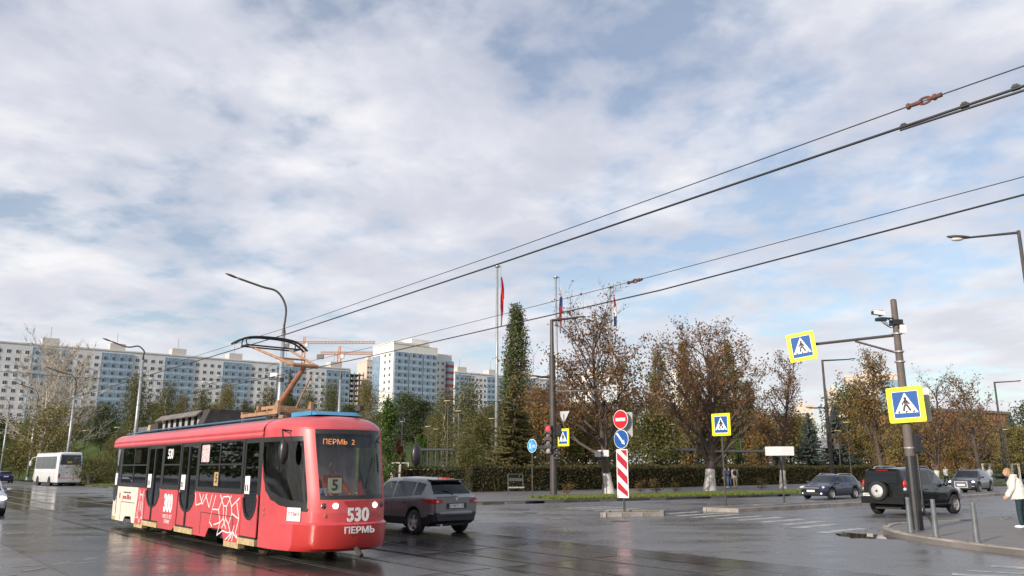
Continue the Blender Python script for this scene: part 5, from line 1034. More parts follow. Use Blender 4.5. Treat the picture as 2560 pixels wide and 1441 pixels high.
def car(name, label, pos, rz, sp, cat='car'):
    L, Wd, wr = sp['L'], sp['W'], sp['wr']; root = thing(name, label, cat, pos, rz); hw = Wd / 2; xr0, xf0 = -L / 2, L / 2
    xs = set(round(xr0 + L * k / 70, 4) for k in range(71))
    for a in sp['ax']:
        for k in range(-8, 9): xs.add(round(a + math.sin(k / 8 * math.pi / 2) * (wr + sp.get('gap', 0.06)), 4))
    for k in (0.03, 0.09, 0.16): xs.add(round(xr0 + k * 0.9, 4)); xs.add(round(xf0 - k * 0.9, 4))
    for a, b in sp['side'] + [sp['ws']] + ([sp['rw']] if sp['rw'] else []): xs.add(a); xs.add(b)
    xs = sorted(x for x in xs if xr0 <= x <= xf0); rows = []; Ra = wr + sp.get('gap', 0.06)
    for x in xs:
        zs = slerp(sp['sill'], x) if isinstance(sp['sill'], list) else sp['sill']; zb = lerp(sp['belt'], x); zt = max(lerp(sp['top'], x), zb + 0.015); pl = slerp(sp['plan'], x); w = hw * pl; wq = min(w * 0.93, hw * lerp(sp['roofw'], x))
        za = zs
        for a in sp['ax']:
            if abs(x - a) < Ra: za = max(za, wr + math.sqrt(max(0, Ra * Ra - (x - a) ** 2)))
        za = min(za, zb - 0.12); cz = max(za + 0.05, min(zs + sp.get('clad', 0.12), zb - 0.1)); cz = max(cz, za + 0.045)
        g = min(0.07, (zt - zb) * 0.35); r5 = (w * 0.965, zb); r6 = (wq, zt - g); li = lambda t: (r5[0] + (r6[0] - r5[0]) * t + 0.03 * math.sin(math.pi * t) * min(1, (zt - zb) / 0.4), r5[1] + (r6[1] - r5[1]) * t)
        sec = [(0, za), (w * 0.90, za), (w * 0.985, cz), (w, za + (zb - za) * 0.55 if za + (zb - za) * 0.55 > cz + 0.02 else cz + 0.02), (w * 0.992, zb - 0.06), r5, li(0.10), li(0.90), r6, (wq * 0.90, zt - g * 0.28), (0, zt)]
        bl = max(0, 1 - (x - xr0) / 0.6) * sp.get('lean', 0); fx = max(0, 1 - (xf0 - x) / 0.25) * sp.get('nose', 0.0)
        P = [(x + bl * max(0, z - zb) - fx * abs(z - 0.5), y, z) for y, z in sec]; rows.append(P + [(a, -b, c) for a, b, c in P[-2::-1]])
    mids = [(a + b) / 2 for a, b in zip(xs, xs[1:])]; inr = lambda x, lst: any(a <= x <= b for a, b in lst); SK = (6, 13); TK = (9, 10)
    hole = lambda i, k: (k in SK and inr(mids[i], sp['side'])) or (k in TK and (inr(mids[i], [sp['ws']]) or (sp['rw'] and inr(mids[i], [sp['rw']]))))
    cl = lambda k: k in (0, 1, 18, 19)
    b = MB(); b.grid(rows, lambda i, k: hole(i, k) or cl(k)); b.m = 1; b.grid(rows, lambda i, k: not cl(k)); b.m = 0; m_ = len(rows[0])
    b.add(rows[0], [tuple(range(2, m_ - 2))]); b.add(rows[-1], [tuple(range(m_ - 3, 1, -1))]); b.m = 1; b.add(rows[0], [(0, 1, 2, 18, 19)]); b.add(rows[-1], [(19, 18, 2, 1, 0)])
    body = b.build('body', [sp['paint'], sp.get('cladmat', PLASTIC)], root, True)
    body.data.polygons.foreach_set('use_smooth', [True] * len(body.data.polygons))
    try: body.data.set_sharp_from_angle(angle=R(38))
    except Exception: pass
    gm = sp.get('glass', CGL); gs = sp.get('glass2', gm)
    for a, bb in sp['side']:
        ii = [i for i, x in enumerate(mids) if a <= x <= bb]
        for k in SK:
            g = MB(); g.grid([[rows[i][k], rows[i][k + 1]] for i in range(ii[0], ii[-1] + 2)]); g.build('side_window', gs if bb <= sp.get('tint_from', -99) else gm, root)
    for nm, rg in (('windscreen', sp['ws']), ('rear_window', sp['rw'])):
        if not rg: continue
        ii = [i for i, x in enumerate(mids) if rg[0] <= x <= rg[1]]; g = MB(); g.grid([rows[i][9:12] for i in range(ii[0], ii[-1] + 2)]); g.build(nm, gs if nm == 'rear_window' else gm, root, True)
    # cabin: floor, dash, seats
    c0, c1 = sp['cab']; fz = 0.38; m = MB(); m.bx(c0, c1, -hw * 0.86, hw * 0.86, fz - 0.06, fz); m.bx(c1 - 0.35, c1, -hw * 0.82, hw * 0.82, fz + 0.001, lerp(sp['belt'], c1) - 0.06)
    for a in sp['ax']: m.bx(a - 0.3, a + 0.3, -hw + 0.33, hw - 0.33, 0.22, 0.6)
    m.bx(xr0 + 0.25, xf0 - 0.3, -hw + 0.4, hw - 0.4, 0.24, 0.32); m.build('underbody', INTER, root)
    zb0 = lerp(sp['belt'], 0)
    for sx in sp.get('seats', (0.15, -0.75)):
        for sy in (-0.38, 0.38):
            m = MB(); m.bx(sx - 0.25, sx + 0.25, sy - 0.25, sy + 0.25, fz + 0.001, fz + 0.28); m.bx(sx - 0.36, sx - 0.22, sy - 0.24, sy + 0.24, fz + 0.25, zb0 + 0.12, (R(-8), 'Y')); m.bx(sx - 0.40, sx - 0.30, sy - 0.12, sy + 0.12, zb0 + 0.13, zb0 + 0.31); m.build('seat', SEATM, root)
    for a in sp['ax']:
        for s in (-1, 1): wheel(root, a, s * (hw - 0.115), wr, sp.get('tw', 0.22), s)
    for nm, x, y, z, rx, ry, rz_, mt, yaw in sp.get('lights', []):
        for s in (-1, 1):
            q = MB(); q.ell((0, 0, 0), (rx, ry, rz_), 14, 8); o = q.build(nm, mt, root, True); o.location = (x, y * s, z); o.rotation_euler = (0, 0, R(yaw) * s)
    for nm, x0, x1, z0, z1, z2, yin, mt in sp.get('wraps', []):     # lamps laid over the corner of the body: side strip and end strip
        def sy(i, z):
            P = rows[i]; zz = [(P[k][2], P[k][1]) for k in range(2, 6)]; return lerp(zz, z)
        ii = [i for i, x in enumerate(xs) if x0 <= x <= x1]; rear = x0 <= xr0 + 0.01
        for s in (-1, 1):
            g = MB(); f = lambda i: (xs[i] - x0) / (x1 - x0) if rear else (x1 - xs[i]) / (x1 - x0)
            R_ = []
            for i in (ii if rear else ii[::-1]):
                a, b2_ = z0 + (z2 - z0) * f(i), z1 + (z2 + 0.02 - z1) * f(i) ** 1.5; R_.append([(xs[i], s * (sy(i, a + (b2_ - a) * q) + 0.012), a + (b2_ - a) * q) for q in (0, 0.35, 0.7, 1)])
            xe = xs[ii[0]] - 0.014 if rear else xs[ii[-1]] + 0.014; y0 = abs(R_[0][0][1]); E_ = [[(xe, s * y, z0 + (z1 - z0) * (0.12 + q * 0.76 if y < y0 - 0.1 else q)) for q in (0, 0.35, 0.7, 1)] for y in (yin, (yin + y0) / 2, y0 - 0.02)]
            g.grid(E_ + R_); g.build(nm, mt, root, True)
    mx = sp['mirror']
    for s in (-1, 1):
        q = MB(); q.ell((mx[0], s * (hw + 0.09), mx[1]), (0.09, 0.11, 0.075), 12, 8); q.bx(mx[0] - 0.03, mx[0] + 0.04, min(s * (hw - 0.08), s * (hw + 0.05)), max(s * (hw - 0.08), s * (hw + 0.05)), mx[1] - 0.06, mx[1] - 0.02); q.build('mirror', sp.get('mirmat', sp['paint']), root, True)
    for x in sp.get('handles', []):
        for s in (-1, 1): MB().bx(x - 0.1, x + 0.1, min(s * (hw * 0.975), s * (hw + 0.028)), max(s * (hw * 0.975), s * (hw + 0.028)), lerp(sp['belt'], x) - 0.13, lerp(sp['belt'], x) - 0.10).build('door_handle', sp.get('handmat', sp['paint']), root)
    seam = sp.get('seams', [])
    for x in seam:
        for s in (-1, 1):
            j = min(range(len(xs)), key=lambda i: abs(xs[i] - x)); P = [Vector(rows[j][k if s > 0 else 20 - k]) for k in (2, 3, 4, 5)]; q = MB()
            q.grid([[(p.x - 0.006, p.y + s * 0.004, p.z), (p.x + 0.006, p.y + s * 0.004, p.z)] for p in P]); q.build('door_seam', PLASTIC, root)
    if sp.get('rails'):
        a, bb, y, dz = sp['rails']
        for s in (-1, 1): q = MB(); q.tube(catmull([(a, s * y, lerp(sp['top'], a) - 0.06), (a + 0.15, s * y, lerp(sp['top'], a + 0.15) + dz), ((a + bb) / 2, s * y, lerp(sp['top'], (a + bb) / 2) + dz), (bb - 0.2, s * y, lerp(sp['top'], bb - 0.2) + dz), (bb, s * y, lerp(sp['top'], bb) - 0.06)], 4), 0.02, 6); q.build('roof_rail', ALLOY, root)
    return root
def part(root, name, mat, *boxes):
    m = MB()
    for b in boxes: m.bx(*b)
    return m.build(name, mat, root)
def rplate(root, x, z, txt, back=True, w=0.52, y=0.0):
    s = -1 if back else 1; o = MB().bx(min(0, s * 0.012), max(0, s * 0.012), -w / 2, w / 2, -0.056, 0.056).build('number_plate', PLATEM, root); o.location = (x, y, z)
    if txt: text('plate_text', txt, 0.105, BLACK, o, (s * 0.014, 0, 0), (R(90), 0, R(90) * s), 0.001)
# ---- grey crossover
GREY = paint('grey_metallic', (0.17, 0.172, 0.18), 0.32, 0.5)
xo = dict(L=4.33, W=1.80, wr=0.345, ax=(1.33, -1.30), sill=[(-2.16, 0.40), (-1.75, 0.27), (1.6, 0.25), (2.16, 0.30)], clad=0.22, gap=0.05, belt=[(-2.17, 1.02), (-1.6, 1.06), (0, 0.98), (0.9, 0.93), (1.5, 0.86), (2.17, 0.62)],
          top=[(-2.17, 1.03), (-2.06, 1.06), (-1.98, 1.12), (-1.66, 1.47), (-1.55, 1.53), (-1.2, 1.575), (-0.3, 1.61), (0.25, 1.585), (0.45, 1.53), (1.28, 1.00), (1.4, 0.97), (1.9, 0.83), (2.17, 0.66)], plan=[(-2.17, 0.80), (-2.02, 0.93), (-1.7, 1.0), (1.6, 1.0), (1.95, 0.9), (2.17, 0.66)],
          roofw=[(-2.17, 0.90), (-1.66, 0.70), (-1.2, 0.73), (0.4, 0.74), (1.3, 0.86), (2.17, 0.62)], side=[(-1.62, -1.24), (-1.18, -0.22), (-0.14, 0.95)], ws=(0.47, 1.24), rw=(-1.97, -1.66), lean=0.0, nose=0.25, paint=GREY, cab=(-1.7, 1.2), tint_from=-0.2, glass2=glass('tinted_car_glass', (0.16, 0.19, 0.19), refl=1.3),
          wraps=[('tail_light', -2.17, -1.70, 0.86, 1.00, 0.98, 0.50, TAILL)], lights=[('tail_light_lens', -2.10, 0.66, 0.92, 0.10, 0.075, 0.04, HEADL, -18), ('headlight', 1.98, 0.62, 0.72, 0.20, 0.13, 0.09, HEADL, 30), ('reflector', -2.13, 0.60, 0.50, 0.02, 0.05, 0.03, TAILL, -10)], mirror=(0.82, 1.02), handles=(-0.82, 0.12), seams=(-1.05, -0.18, 0.98), handmat=GREY)
c0 = Vector((-2.16, 24.2)); rz = R(131.5); hd = Vector((math.cos(rz), math.sin(rz))); cc = c0 + hd * 1.30
xc = car('grey_crossover', 'dark grey crossover seen from behind, right of the tram', (cc.x, cc.y, 0.0), rz, xo)
rplate(xc, -2.172, 0.80, 'В170СХ 159', True); part(xc, 'plate_recess', PLASTIC, (-2.171, -2.165, -0.36, 0.36, 0.72, 0.88)); part(xc, 'high_brake_light', TAILON, (-1.60, -1.54, -0.16, 0.16, 1.535, 1.56))
m = MB(); m.ell((-2.0, 0, 0.60), (0.235, 0.86, 0.13), 20, 10); m.build('rear_bumper', GREY, xc, True); part(xc, 'roof_spoiler', GREY, (-1.75, -1.5, -0.58, 0.58, 1.505, 1.53)); m = MB(); m.tube([(-2.0, 0.0, 1.115), (-1.93, 0.15, 1.20), (-1.88, 0.32, 1.235)], 0.012, 5); m.build('rear_wiper', PLASTIC, xc)
m = MB(); m.lathe([(0.045, 0.0), (0.045, -0.012), (0.03, -0.016)], 'X', (-2.165, 0, 0.985), 14); m.build('badge', ALLOY, xc); part(xc, 'antenna', PLASTIC, (-1.3, -1.26, -0.01, 0.01, 1.57, 1.63))
part(xc, 'exhaust_pipe', ALLOY, (-2.12, -1.9, 0.45, 0.52, 0.25, 0.31))
# ---- dark blue wagon
NAVY = paint('navy_paint', (0.012, 0.017, 0.045), 0.25, 0.2)
wg = dict(L=4.47, W=1.79, wr=0.32, ax=(1.36, -1.29), sill=[(-2.23, 0.32), (-1.8, 0.22), (1.7, 0.2), (2.23, 0.24)], clad=0.08, belt=[(-2.23, 0.90), (-1.0, 0.97), (0.2, 0.93), (1.0, 0.87), (1.6, 0.8), (2.23, 0.58)],
          top=[(-2.23, 0.92), (-2.1, 1.02), (-1.82, 1.36), (-1.6, 1.42), (-0.3, 1.475), (0.3, 1.45), (0.5, 1.39), (1.25, 0.95), (1.4, 0.91), (2.0, 0.76), (2.23, 0.60)], plan=[(-2.23, 0.78), (-2.0, 0.94), (-1.6, 1.0), (1.6, 1.0), (1.98, 0.88), (2.23, 0.62)], roofw=[(-2.23, 0.88), (-1.8, 0.68), (0.4, 0.74), (1.3, 0.86), (2.23, 0.6)],
          side=[(-1.75, -1.25), (-1.19, -0.2), (-0.12, 0.95)], ws=(0.52, 1.22), rw=(-2.08, -1.82), nose=0.3, paint=NAVY, cab=(-1.8, 1.15), glass=CGL, glass2=DGL, tint_from=-0.1,
          lights=[('headlight', 1.93, 0.66, 0.70, 0.24, 0.10, 0.085, HEADL, 32), ('fog_light', 2.11, 0.58, 0.36, 0.05, 0.07, 0.05, HEADON, 20), ('tail_light', -2.08, 0.72, 0.92, 0.1, 0.1, 0.12, TAILL, -18)], mirror=(0.85, 0.98), handles=(-0.75, 0.15), seams=(-1.0, -0.16, 0.98), rails=(-1.6, 0.2, 0.60, 0.035), handmat=NAVY)
d = Vector((-0.78, -0.62)).normalized(); fr = Vector((18.2, 49.4)); cc = fr - d * 1.36 + Vector((0.35, 0.25))
wc = car('blue_wagon', 'dark blue wagon with fog lights on, on the far carriageway', (cc.x, cc.y, 0), math.atan2(d.y, d.x), wg)
rplate(wc, 2.235, 0.50, '', False); part(wc, 'grille', PLASTIC, (2.15, 2.215, -0.50, 0.50, 0.585, 0.655)); part(wc, 'chrome_strip', ALLOY, (2.14, 2.20, -0.52, 0.52, 0.66, 0.685)); part(wc, 'lower_intake', PLASTIC, (2.15, 2.232, -0.52, 0.52, 0.29, 0.42))
# ---- black off-roader with spare wheel
BLK = paint('black_car_paint', (0.012, 0.014, 0.014), 0.25, 0.2)
LB = 4.55
pr = dict(L=LB, W=1.88, wr=0.385, ax=(1.42, -1.37), sill=[(-2.28, 0.55), (-1.9, 0.45), (1.9, 0.45), (2.28, 0.5)], clad=0.14, gap=0.08, belt=[(-2.28, 1.13), (1.0, 1.12), (1.5, 1.06), (2.28, 0.9)], top=[(-2.28, 1.78), (-2.2, 1.83), (-1.0, 1.88), (0.15, 1.85), (0.35, 1.79), (1.0, 1.20), (1.2, 1.16), (2.0, 1.07), (2.28, 0.94)],
          plan=[(-2.28, 0.90), (-2.1, 0.985), (-1.8, 1.0), (1.7, 1.0), (2.05, 0.93), (2.28, 0.74)], roofw=[(-2.28, 0.76), (0.3, 0.76), (1.1, 0.88), (2.28, 0.72)], side=[(-2.02, -1.22), (-1.12, -0.2), (-0.1, 0.72)], ws=(0.37, 0.98), rw=None, lean=0.10, nose=0.12, paint=BLK, cab=(-2.0, 0.95), glass=CGL, glass2=DGL, tint_from=-0.1, seats=(0.0, -0.9),
          lights=[('tail_light', -2.16, 0.86, 1.22, 0.10, 0.07, 0.17, TAILL, 0), ('tail_light_lens', -2.18, 0.865, 1.03, 0.09, 0.065, 0.07, HEADL, 0), ('headlight', 2.05, 0.7, 0.95, 0.2, 0.12, 0.1, HEADL, 30), ('bumper_light', -2.30, 0.72, 0.58, 0.04, 0.11, 0.05, TAILL, 0)], mirror=(0.62, 1.2), handles=(-0.75, 0.1), seams=(-1.17, -0.15, 0.8), rails=(-1.7, 0.1, 0.66, 0.04), tw=0.26)
h = Vector((0.82, 0.57)).normalized(); rt_ = Vector((h.y, -h.x)); ra = G(2197, 1285).xy + rt_ * 0.83; cc = ra + h * 1.37
pc = car('black_off_roader', 'black off roader with a white centred spare wheel on its tailgate', (cc.x, cc.y, 0), math.atan2(h.y, h.x), pr)
g = MB(); zq = [(-0.66, 1.17), (0.66, 1.17), (0.60, 1.68), (-0.60, 1.68)]; g.prism(zq, -0.012, 0.0, lambda y, z, x: (-2.285 + 0.10 * (z - 1.13) + x, y, z)); g.build('rear_window', DGL, pc); g = MB(); g.prism([(-0.68, 1.15), (0.68, 1.15), (0.62, 1.70), (-0.62, 1.70)], -0.006, 0.002, lambda y, z, x: (-2.281 + 0.10 * (z - 1.13) + x, y, z)); g.build('window_seal', M('dark_cabin_glass', (0.01, 0.011, 0.012), 0.1), pc)
sw = MB().lathe([(0.22, -0.10), (0.34, -0.13), (0.38, -0.09), (0.38, 0.09), (0.3, 0.12)], 'X', n=26).build('spare_wheel', TYRE, pc, True); sw.location = (-2.43, 0.10, 0.95); m = MB(); m.lathe([(0.25, -0.11), (0.24, -0.135), (0.13, -0.15), (0.05, -0.152)], 'X', n=24); m.build('spare_cover', M('silver_cover', (0.55, 0.54, 0.53), 0.4, metal=0.3), sw, True); MB().lathe([(0.05, -0.153), (0.045, -0.165)], 'X', n=12).build('hub_cap', PLASTIC, sw)
part(pc, 'rear_bumper', BLK, (-2.42, -2.2, -0.90, 0.90, 0.46, 0.72)); rplate(pc, -2.30, 0.80, 'С607АР 59', True, 0.50, 0.62); part(pc, 'high_brake_light', TAILON, (-2.24, -2.2, -0.25, 0.25, 1.745, 1.775)); part(pc, 'running_board', PLASTIC, (-0.9, 0.9, -0.98, -0.84, 0.40, 0.45), (-0.9, 0.9, 0.84, 0.98, 0.40, 0.45))
part(pc, 'roof_spoiler', BLK, (-2.36, -2.1, -0.6, 0.6, 1.79, 1.815)); m = MB(); m.tube([(-2.25, 0.05, 1.16), (-2.24, -0.3, 1.3)], 0.012, 5); m.build('rear_wiper', PLASTIC, pc)
# ---- dark luxury SUV, headlamps on
q7 = dict(L=5.0, W=1.97, wr=0.385, ax=(1.56, -1.40), sill=[(-2.5, 0.4), (-2.0, 0.28), (2.0, 0.27), (2.5, 0.32)], clad=0.10, belt=[(-2.5, 1.08), (-1.0, 1.14), (0.4, 1.08), (1.2, 1.0), (2.5, 0.78)], top=[(-2.5, 1.1), (-2.36, 1.18), (-2.0, 1.56), (-1.75, 1.66), (-0.4, 1.735), (0.3, 1.70), (0.55, 1.63), (1.35, 1.12), (1.6, 1.08), (2.3, 0.95), (2.5, 0.82)],
          plan=[(-2.5, 0.78), (-2.25, 0.94), (-1.8, 1.0), (1.8, 1.0), (2.2, 0.92), (2.5, 0.70)], roofw=[(-2.5, 0.88), (-2.0, 0.66), (0.4, 0.74), (1.4, 0.87), (2.5, 0.68)], side=[(-1.95, -1.4), (-1.32, -0.22), (-0.12, 1.0)], ws=(0.57, 1.33), rw=(-2.34, -2.0), nose=0.12, paint=paint('dark_navy_paint', (0.014, 0.016, 0.028), 0.22, 0.2), cab=(-2.0, 1.25), glass=CGL, glass2=DGL, tint_from=-0.1,
          lights=[('headlight', 2.22, 0.74, 0.83, 0.20, 0.13, 0.075, HEADON, 30), ('tail_light', -2.32, 0.78, 1.05, 0.12, 0.12, 0.12, TAILL, -18)], mirror=(0.9, 1.16), handles=(-0.8, 0.2), seams=(-1.1, -0.17, 1.02), rails=(-1.8, 0.2, 0.66, 0.035), tw=0.27)
d = Vector((-0.70, -0.71)).normalized(); cc = Vector((33.7, 61.0)) - d * 1.56
ac = car('dark_suv', 'dark luxury car with lit headlamps and big grille at the right', (cc.x, cc.y, 0), math.atan2(d.y, d.x), q7)
part(ac, 'grille_frame', ALLOY, (2.44, 2.505, -0.44, 0.44, 0.42, 0.87)); part(ac, 'grille', PLASTIC, (2.45, 2.51, -0.39, 0.39, 0.46, 0.83)); rplate(ac, 2.515, 0.62, '', False); part(ac, 'fog_strip', HEADL, (2.38, 2.46, 0.52, 0.86, 0.50, 0.54)); part(ac, 'fog_strip', HEADL, (2.38, 2.46, -0.86, -0.52, 0.50, 0.54))
for k in range(5): part(ac, 'grille_bar', ALLOY, (2.511, 2.514, -0.38, 0.38, 0.48 + 0.075 * k, 0.49 + 0.075 * k))
# ---- car cut by the right frame edge
sd = dict(wg); sd.update(L=4.5, paint=BLK, rails=None, lights=[('tail_light', -2.12, 0.70, 0.92, 0.14, 0.12, 0.10, TAILON, -18), ('headlight', 1.95, 0.66, 0.70, 0.2, 0.1, 0.08, HEADL, 30)]); sd['L'] = 4.47
h = Vector((0.75, 0.66)).normalized(); rt_ = Vector((h.y, -h.x)); cc = Vector((20.15, 32.4)) + rt_ * 0.78 + h * 1.29
rc = car('dark_hatchback', 'dark car with red tail light cut off by the right frame edge', (cc.x, cc.y, 0), math.atan2(h.y, h.x), sd); rplate(rc, -2.238, 0.75, '')
# ---- silver car cut by the left edge, coming; dark blue car going
sl = dict(wg); sl.update(paint=paint('silver_paint', (0.50, 0.51, 0.53), 0.3, 0.4), rails=None, lights=[('headlight', 1.96, 0.68, 0.68, 0.26, 0.10, 0.085, HEADON, 32), ('tail_light', -2.08, 0.72, 0.92, 0.1, 0.1, 0.12, TAILL, -18)])
h = Vector((0.60, -0.80)); cc = Vector((-20.75, 33.15)) - h * 1.36 + Vector((-0.35, -0.5))
sc_ = car('silver_car', 'silver car with lit headlamp cut off by the left frame edge', (cc.x, cc.y, 0), math.atan2(h.y, h.x), sl); part(sc_, 'lower_intake', PLASTIC, (2.12, 2.234, -0.6, 0.6, 0.27, 0.42)); part(sc_, 'grille', PLASTIC, (2.15, 2.215, -0.45, 0.45, 0.56, 0.66)); rplate(sc_, 2.236, 0.47, '', False)
bl = dict(wg); bl.update(rails=None, paint=paint('blue_sedan_paint', (0.012, 0.016, 0.07), 0.25, 0.2), lights=[('tail_light', -2.1, 0.68, 0.90, 0.12, 0.13, 0.08, TAILON, -18)])
p = at(8, 1200, 102); h = Vector((-0.62, 0.78)).normalized(); lc = car('blue_car', 'dark blue car with tail lights on, driving away at the left edge', (p.x, p.y, 0), math.atan2(h.y, h.x), bl); rplate(lc, -2.238, 0.78, '')
# ---- white coach
def coach():
    L, Wd, H = 8.6, 2.45, 3.42; p = at(172, 1212, 84); h = Vector((-0.70, 0.714)).normalized(); c = Vector((p.x, p.y)) + h * (L / 2 + 0.1); root = thing('white_coach', 'white coach parked at the kerb on the left', 'coach', (c.x, c.y, 0), math.atan2(h.y, h.x)); WP = paint('coach_white', (0.66, 0.66, 0.66), 0.35, 0.0); CG = M('coach_glass', (0.02, 0.03, 0.035), 0.06)
    def sec(x):
        e = min(1, (x + L / 2) / 0.35, (L / 2 - x) / 0.5); w = Wd / 2 * (0.90 + 0.10 * sm(0, 1, e)); zt = H - 0.14 * (1 - sm(0, 1, e)); lean = 0.18 * (1 - sm(0, 0.9, (x + L / 2)))
        S = [(0, 0.36), (w * 0.95, 0.36), (w, 0.46), (w, 1.3), (w * 0.995, 1.75), (w * 0.965, zt - 0.35), (w * 0.90, zt - 0.1), (w * 0.75, zt - 0.015), (0, zt)]
        P = [(x + lean * max(0, z - 1.6) * 0.5, y, z) for y, z in S]; return P + [(a, -b, c_) for a, b, c_ in P[-2::-1]]
    xs = [-L / 2, -L / 2 + 0.08, -L / 2 + 0.2, -L / 2 + 0.4] + [-L / 2 + 0.4 + k * (L - 0.9) / 24 for k in range(1, 25)] + [L / 2 - 0.3, L / 2 - 0.12, L / 2]
    rows = [sec(x) for x in xs]; arch = lambda i, k: k in (0, 1, 14, 15) and any(abs((xs[i] + xs[i + 1]) / 2 - a) < 0.5 for a in (-1.9, 2.3))
    b = MB(); b.grid(rows); b.add(rows[0], [tuple(range(17))]); b.add(rows[-1], [tuple(range(16, -1, -1))]); bo = b.build('body', WP, root, True); bo.data.set_sharp_from_angle(angle=R(35))
    for s in (-1, 1):
        for k in range(4):
            x0 = -3.7 + k * 1.85; g = MB(); g.grid([[(x, s * (Wd / 2 * f + 0.008), z) for f, z in ((0.997, 1.72), (0.985, 2.3), (0.968, 2.98))] for x in (x0, x0 + 1.78)]); g.build('side_window', CG, root)
        for a in (-1.9, 2.3): wheel(root, a, s * (Wd / 2 - 0.14), 0.45, 0.28, s); MB().lathe([(0.54, s * (Wd / 2 - 0.3)), (0.54, s * (Wd / 2 + 0.004))], 'Y', (a, 0, 0.45), 24).build('wheel_arch', PLASTIC, root)
        m = MB(); m.ell((-L / 2 + 0.06, s * 1.0, 1.02), (0.07, 0.12, 0.32), 10, 8); m.build('tail_light', TAILL, root, True); m = MB(); m.tube([(L / 2 - 0.2, s * 1.1, 3.0), (L / 2 + 0.35, s * 1.35, 2.9), (L / 2 + 0.4, s * 1.45, 2.6)], 0.04, 6); m.ell((L / 2 + 0.4, s * 1.48, 2.3), (0.1, 0.13, 0.32)); m.build('mirror', WP, root, True)
    xx = lambda z: -L / 2 + 0.09 * max(0, z - 1.6) - 0.012
    g = MB(); g.grid([[(xx(z), y * (1.02 if z < 2.6 else 0.95), z) for y in (-0.98, -0.5, 0, 0.5, 0.98)] for z in (2.15, 2.6, 3.12)]); g.build('rear_window', CG, root)
    m = MB(); m.bx(-L / 2 - 0.01, -L / 2 - 0.002, -0.5, 0.5, 1.86, 1.9); m.build('panel_gap', PLASTIC, root); part(root, 'rear_bumper', WP, (-L / 2 - 0.07, -L / 2 + 0.2, -1.08, 1.08, 0.42, 0.72)); part(root, 'red_strip', TAILL, (-L / 2 - 0.02, -L / 2 - 0.003, -0.95, 0.95, 0.78, 0.83)); rplate(root, -L / 2 - 0.071, 0.58, '', True)
    g = MB(); g.grid([[(L / 2 + 0.01, y, z) for y in (-1.0, 0, 1.0)] for z in (1.2, 3.0)]); g.build('windscreen', CG, root); part(root, 'underbody', INTER, (-L / 2 + 0.3, L / 2 - 0.3, -1.0, 1.0, 0.25, 0.355)); part(root, 'sign_in_rear_window', M('amber_card', (0.5, 0.33, 0.08), 0.6), (xx(2.4) - 0.012, xx(2.4) - 0.006, -0.1, 0.35, 2.3, 2.5))
coach()
# ================================================================== PEOPLE
SKIN = M('skin', (0.52, 0.30, 0.22), 0.55, var=0.05)
def voxel(mb, mat, name, parent, vox, smooth_it=3):
    me = mb.mesh(name, mat); o = bpy.data.objects.new(name, me); COL.objects.link(o); r = o.modifiers.new('r', 'REMESH'); r.mode = 'VOXEL'; r.voxel_size = vox; r.use_smooth_shade = True
    s = o.modifiers.new('s', 'SMOOTH'); s.factor = 0.5; s.iterations = smooth_it
    dg = bpy.context.evaluated_depsgraph_get(); ne = bpy.data.meshes.new_from_object(o.evaluated_get(dg)); bpy.data.objects.remove(o); bpy.data.meshes.remove(me); ne.name = name; ne.materials.clear(); ne.materials.append(mat); return link(name, ne, parent)
def cap(mb, p, q, a, b):
    p, q = Vector(p), Vector(q); mb.tube([p, p.lerp(q, 0.5), q], [a, (a + b) / 2, b], 10); mb.ell(p, (a,) * 3, 10, 6); mb.ell(q, (b,) * 3, 10, 6)
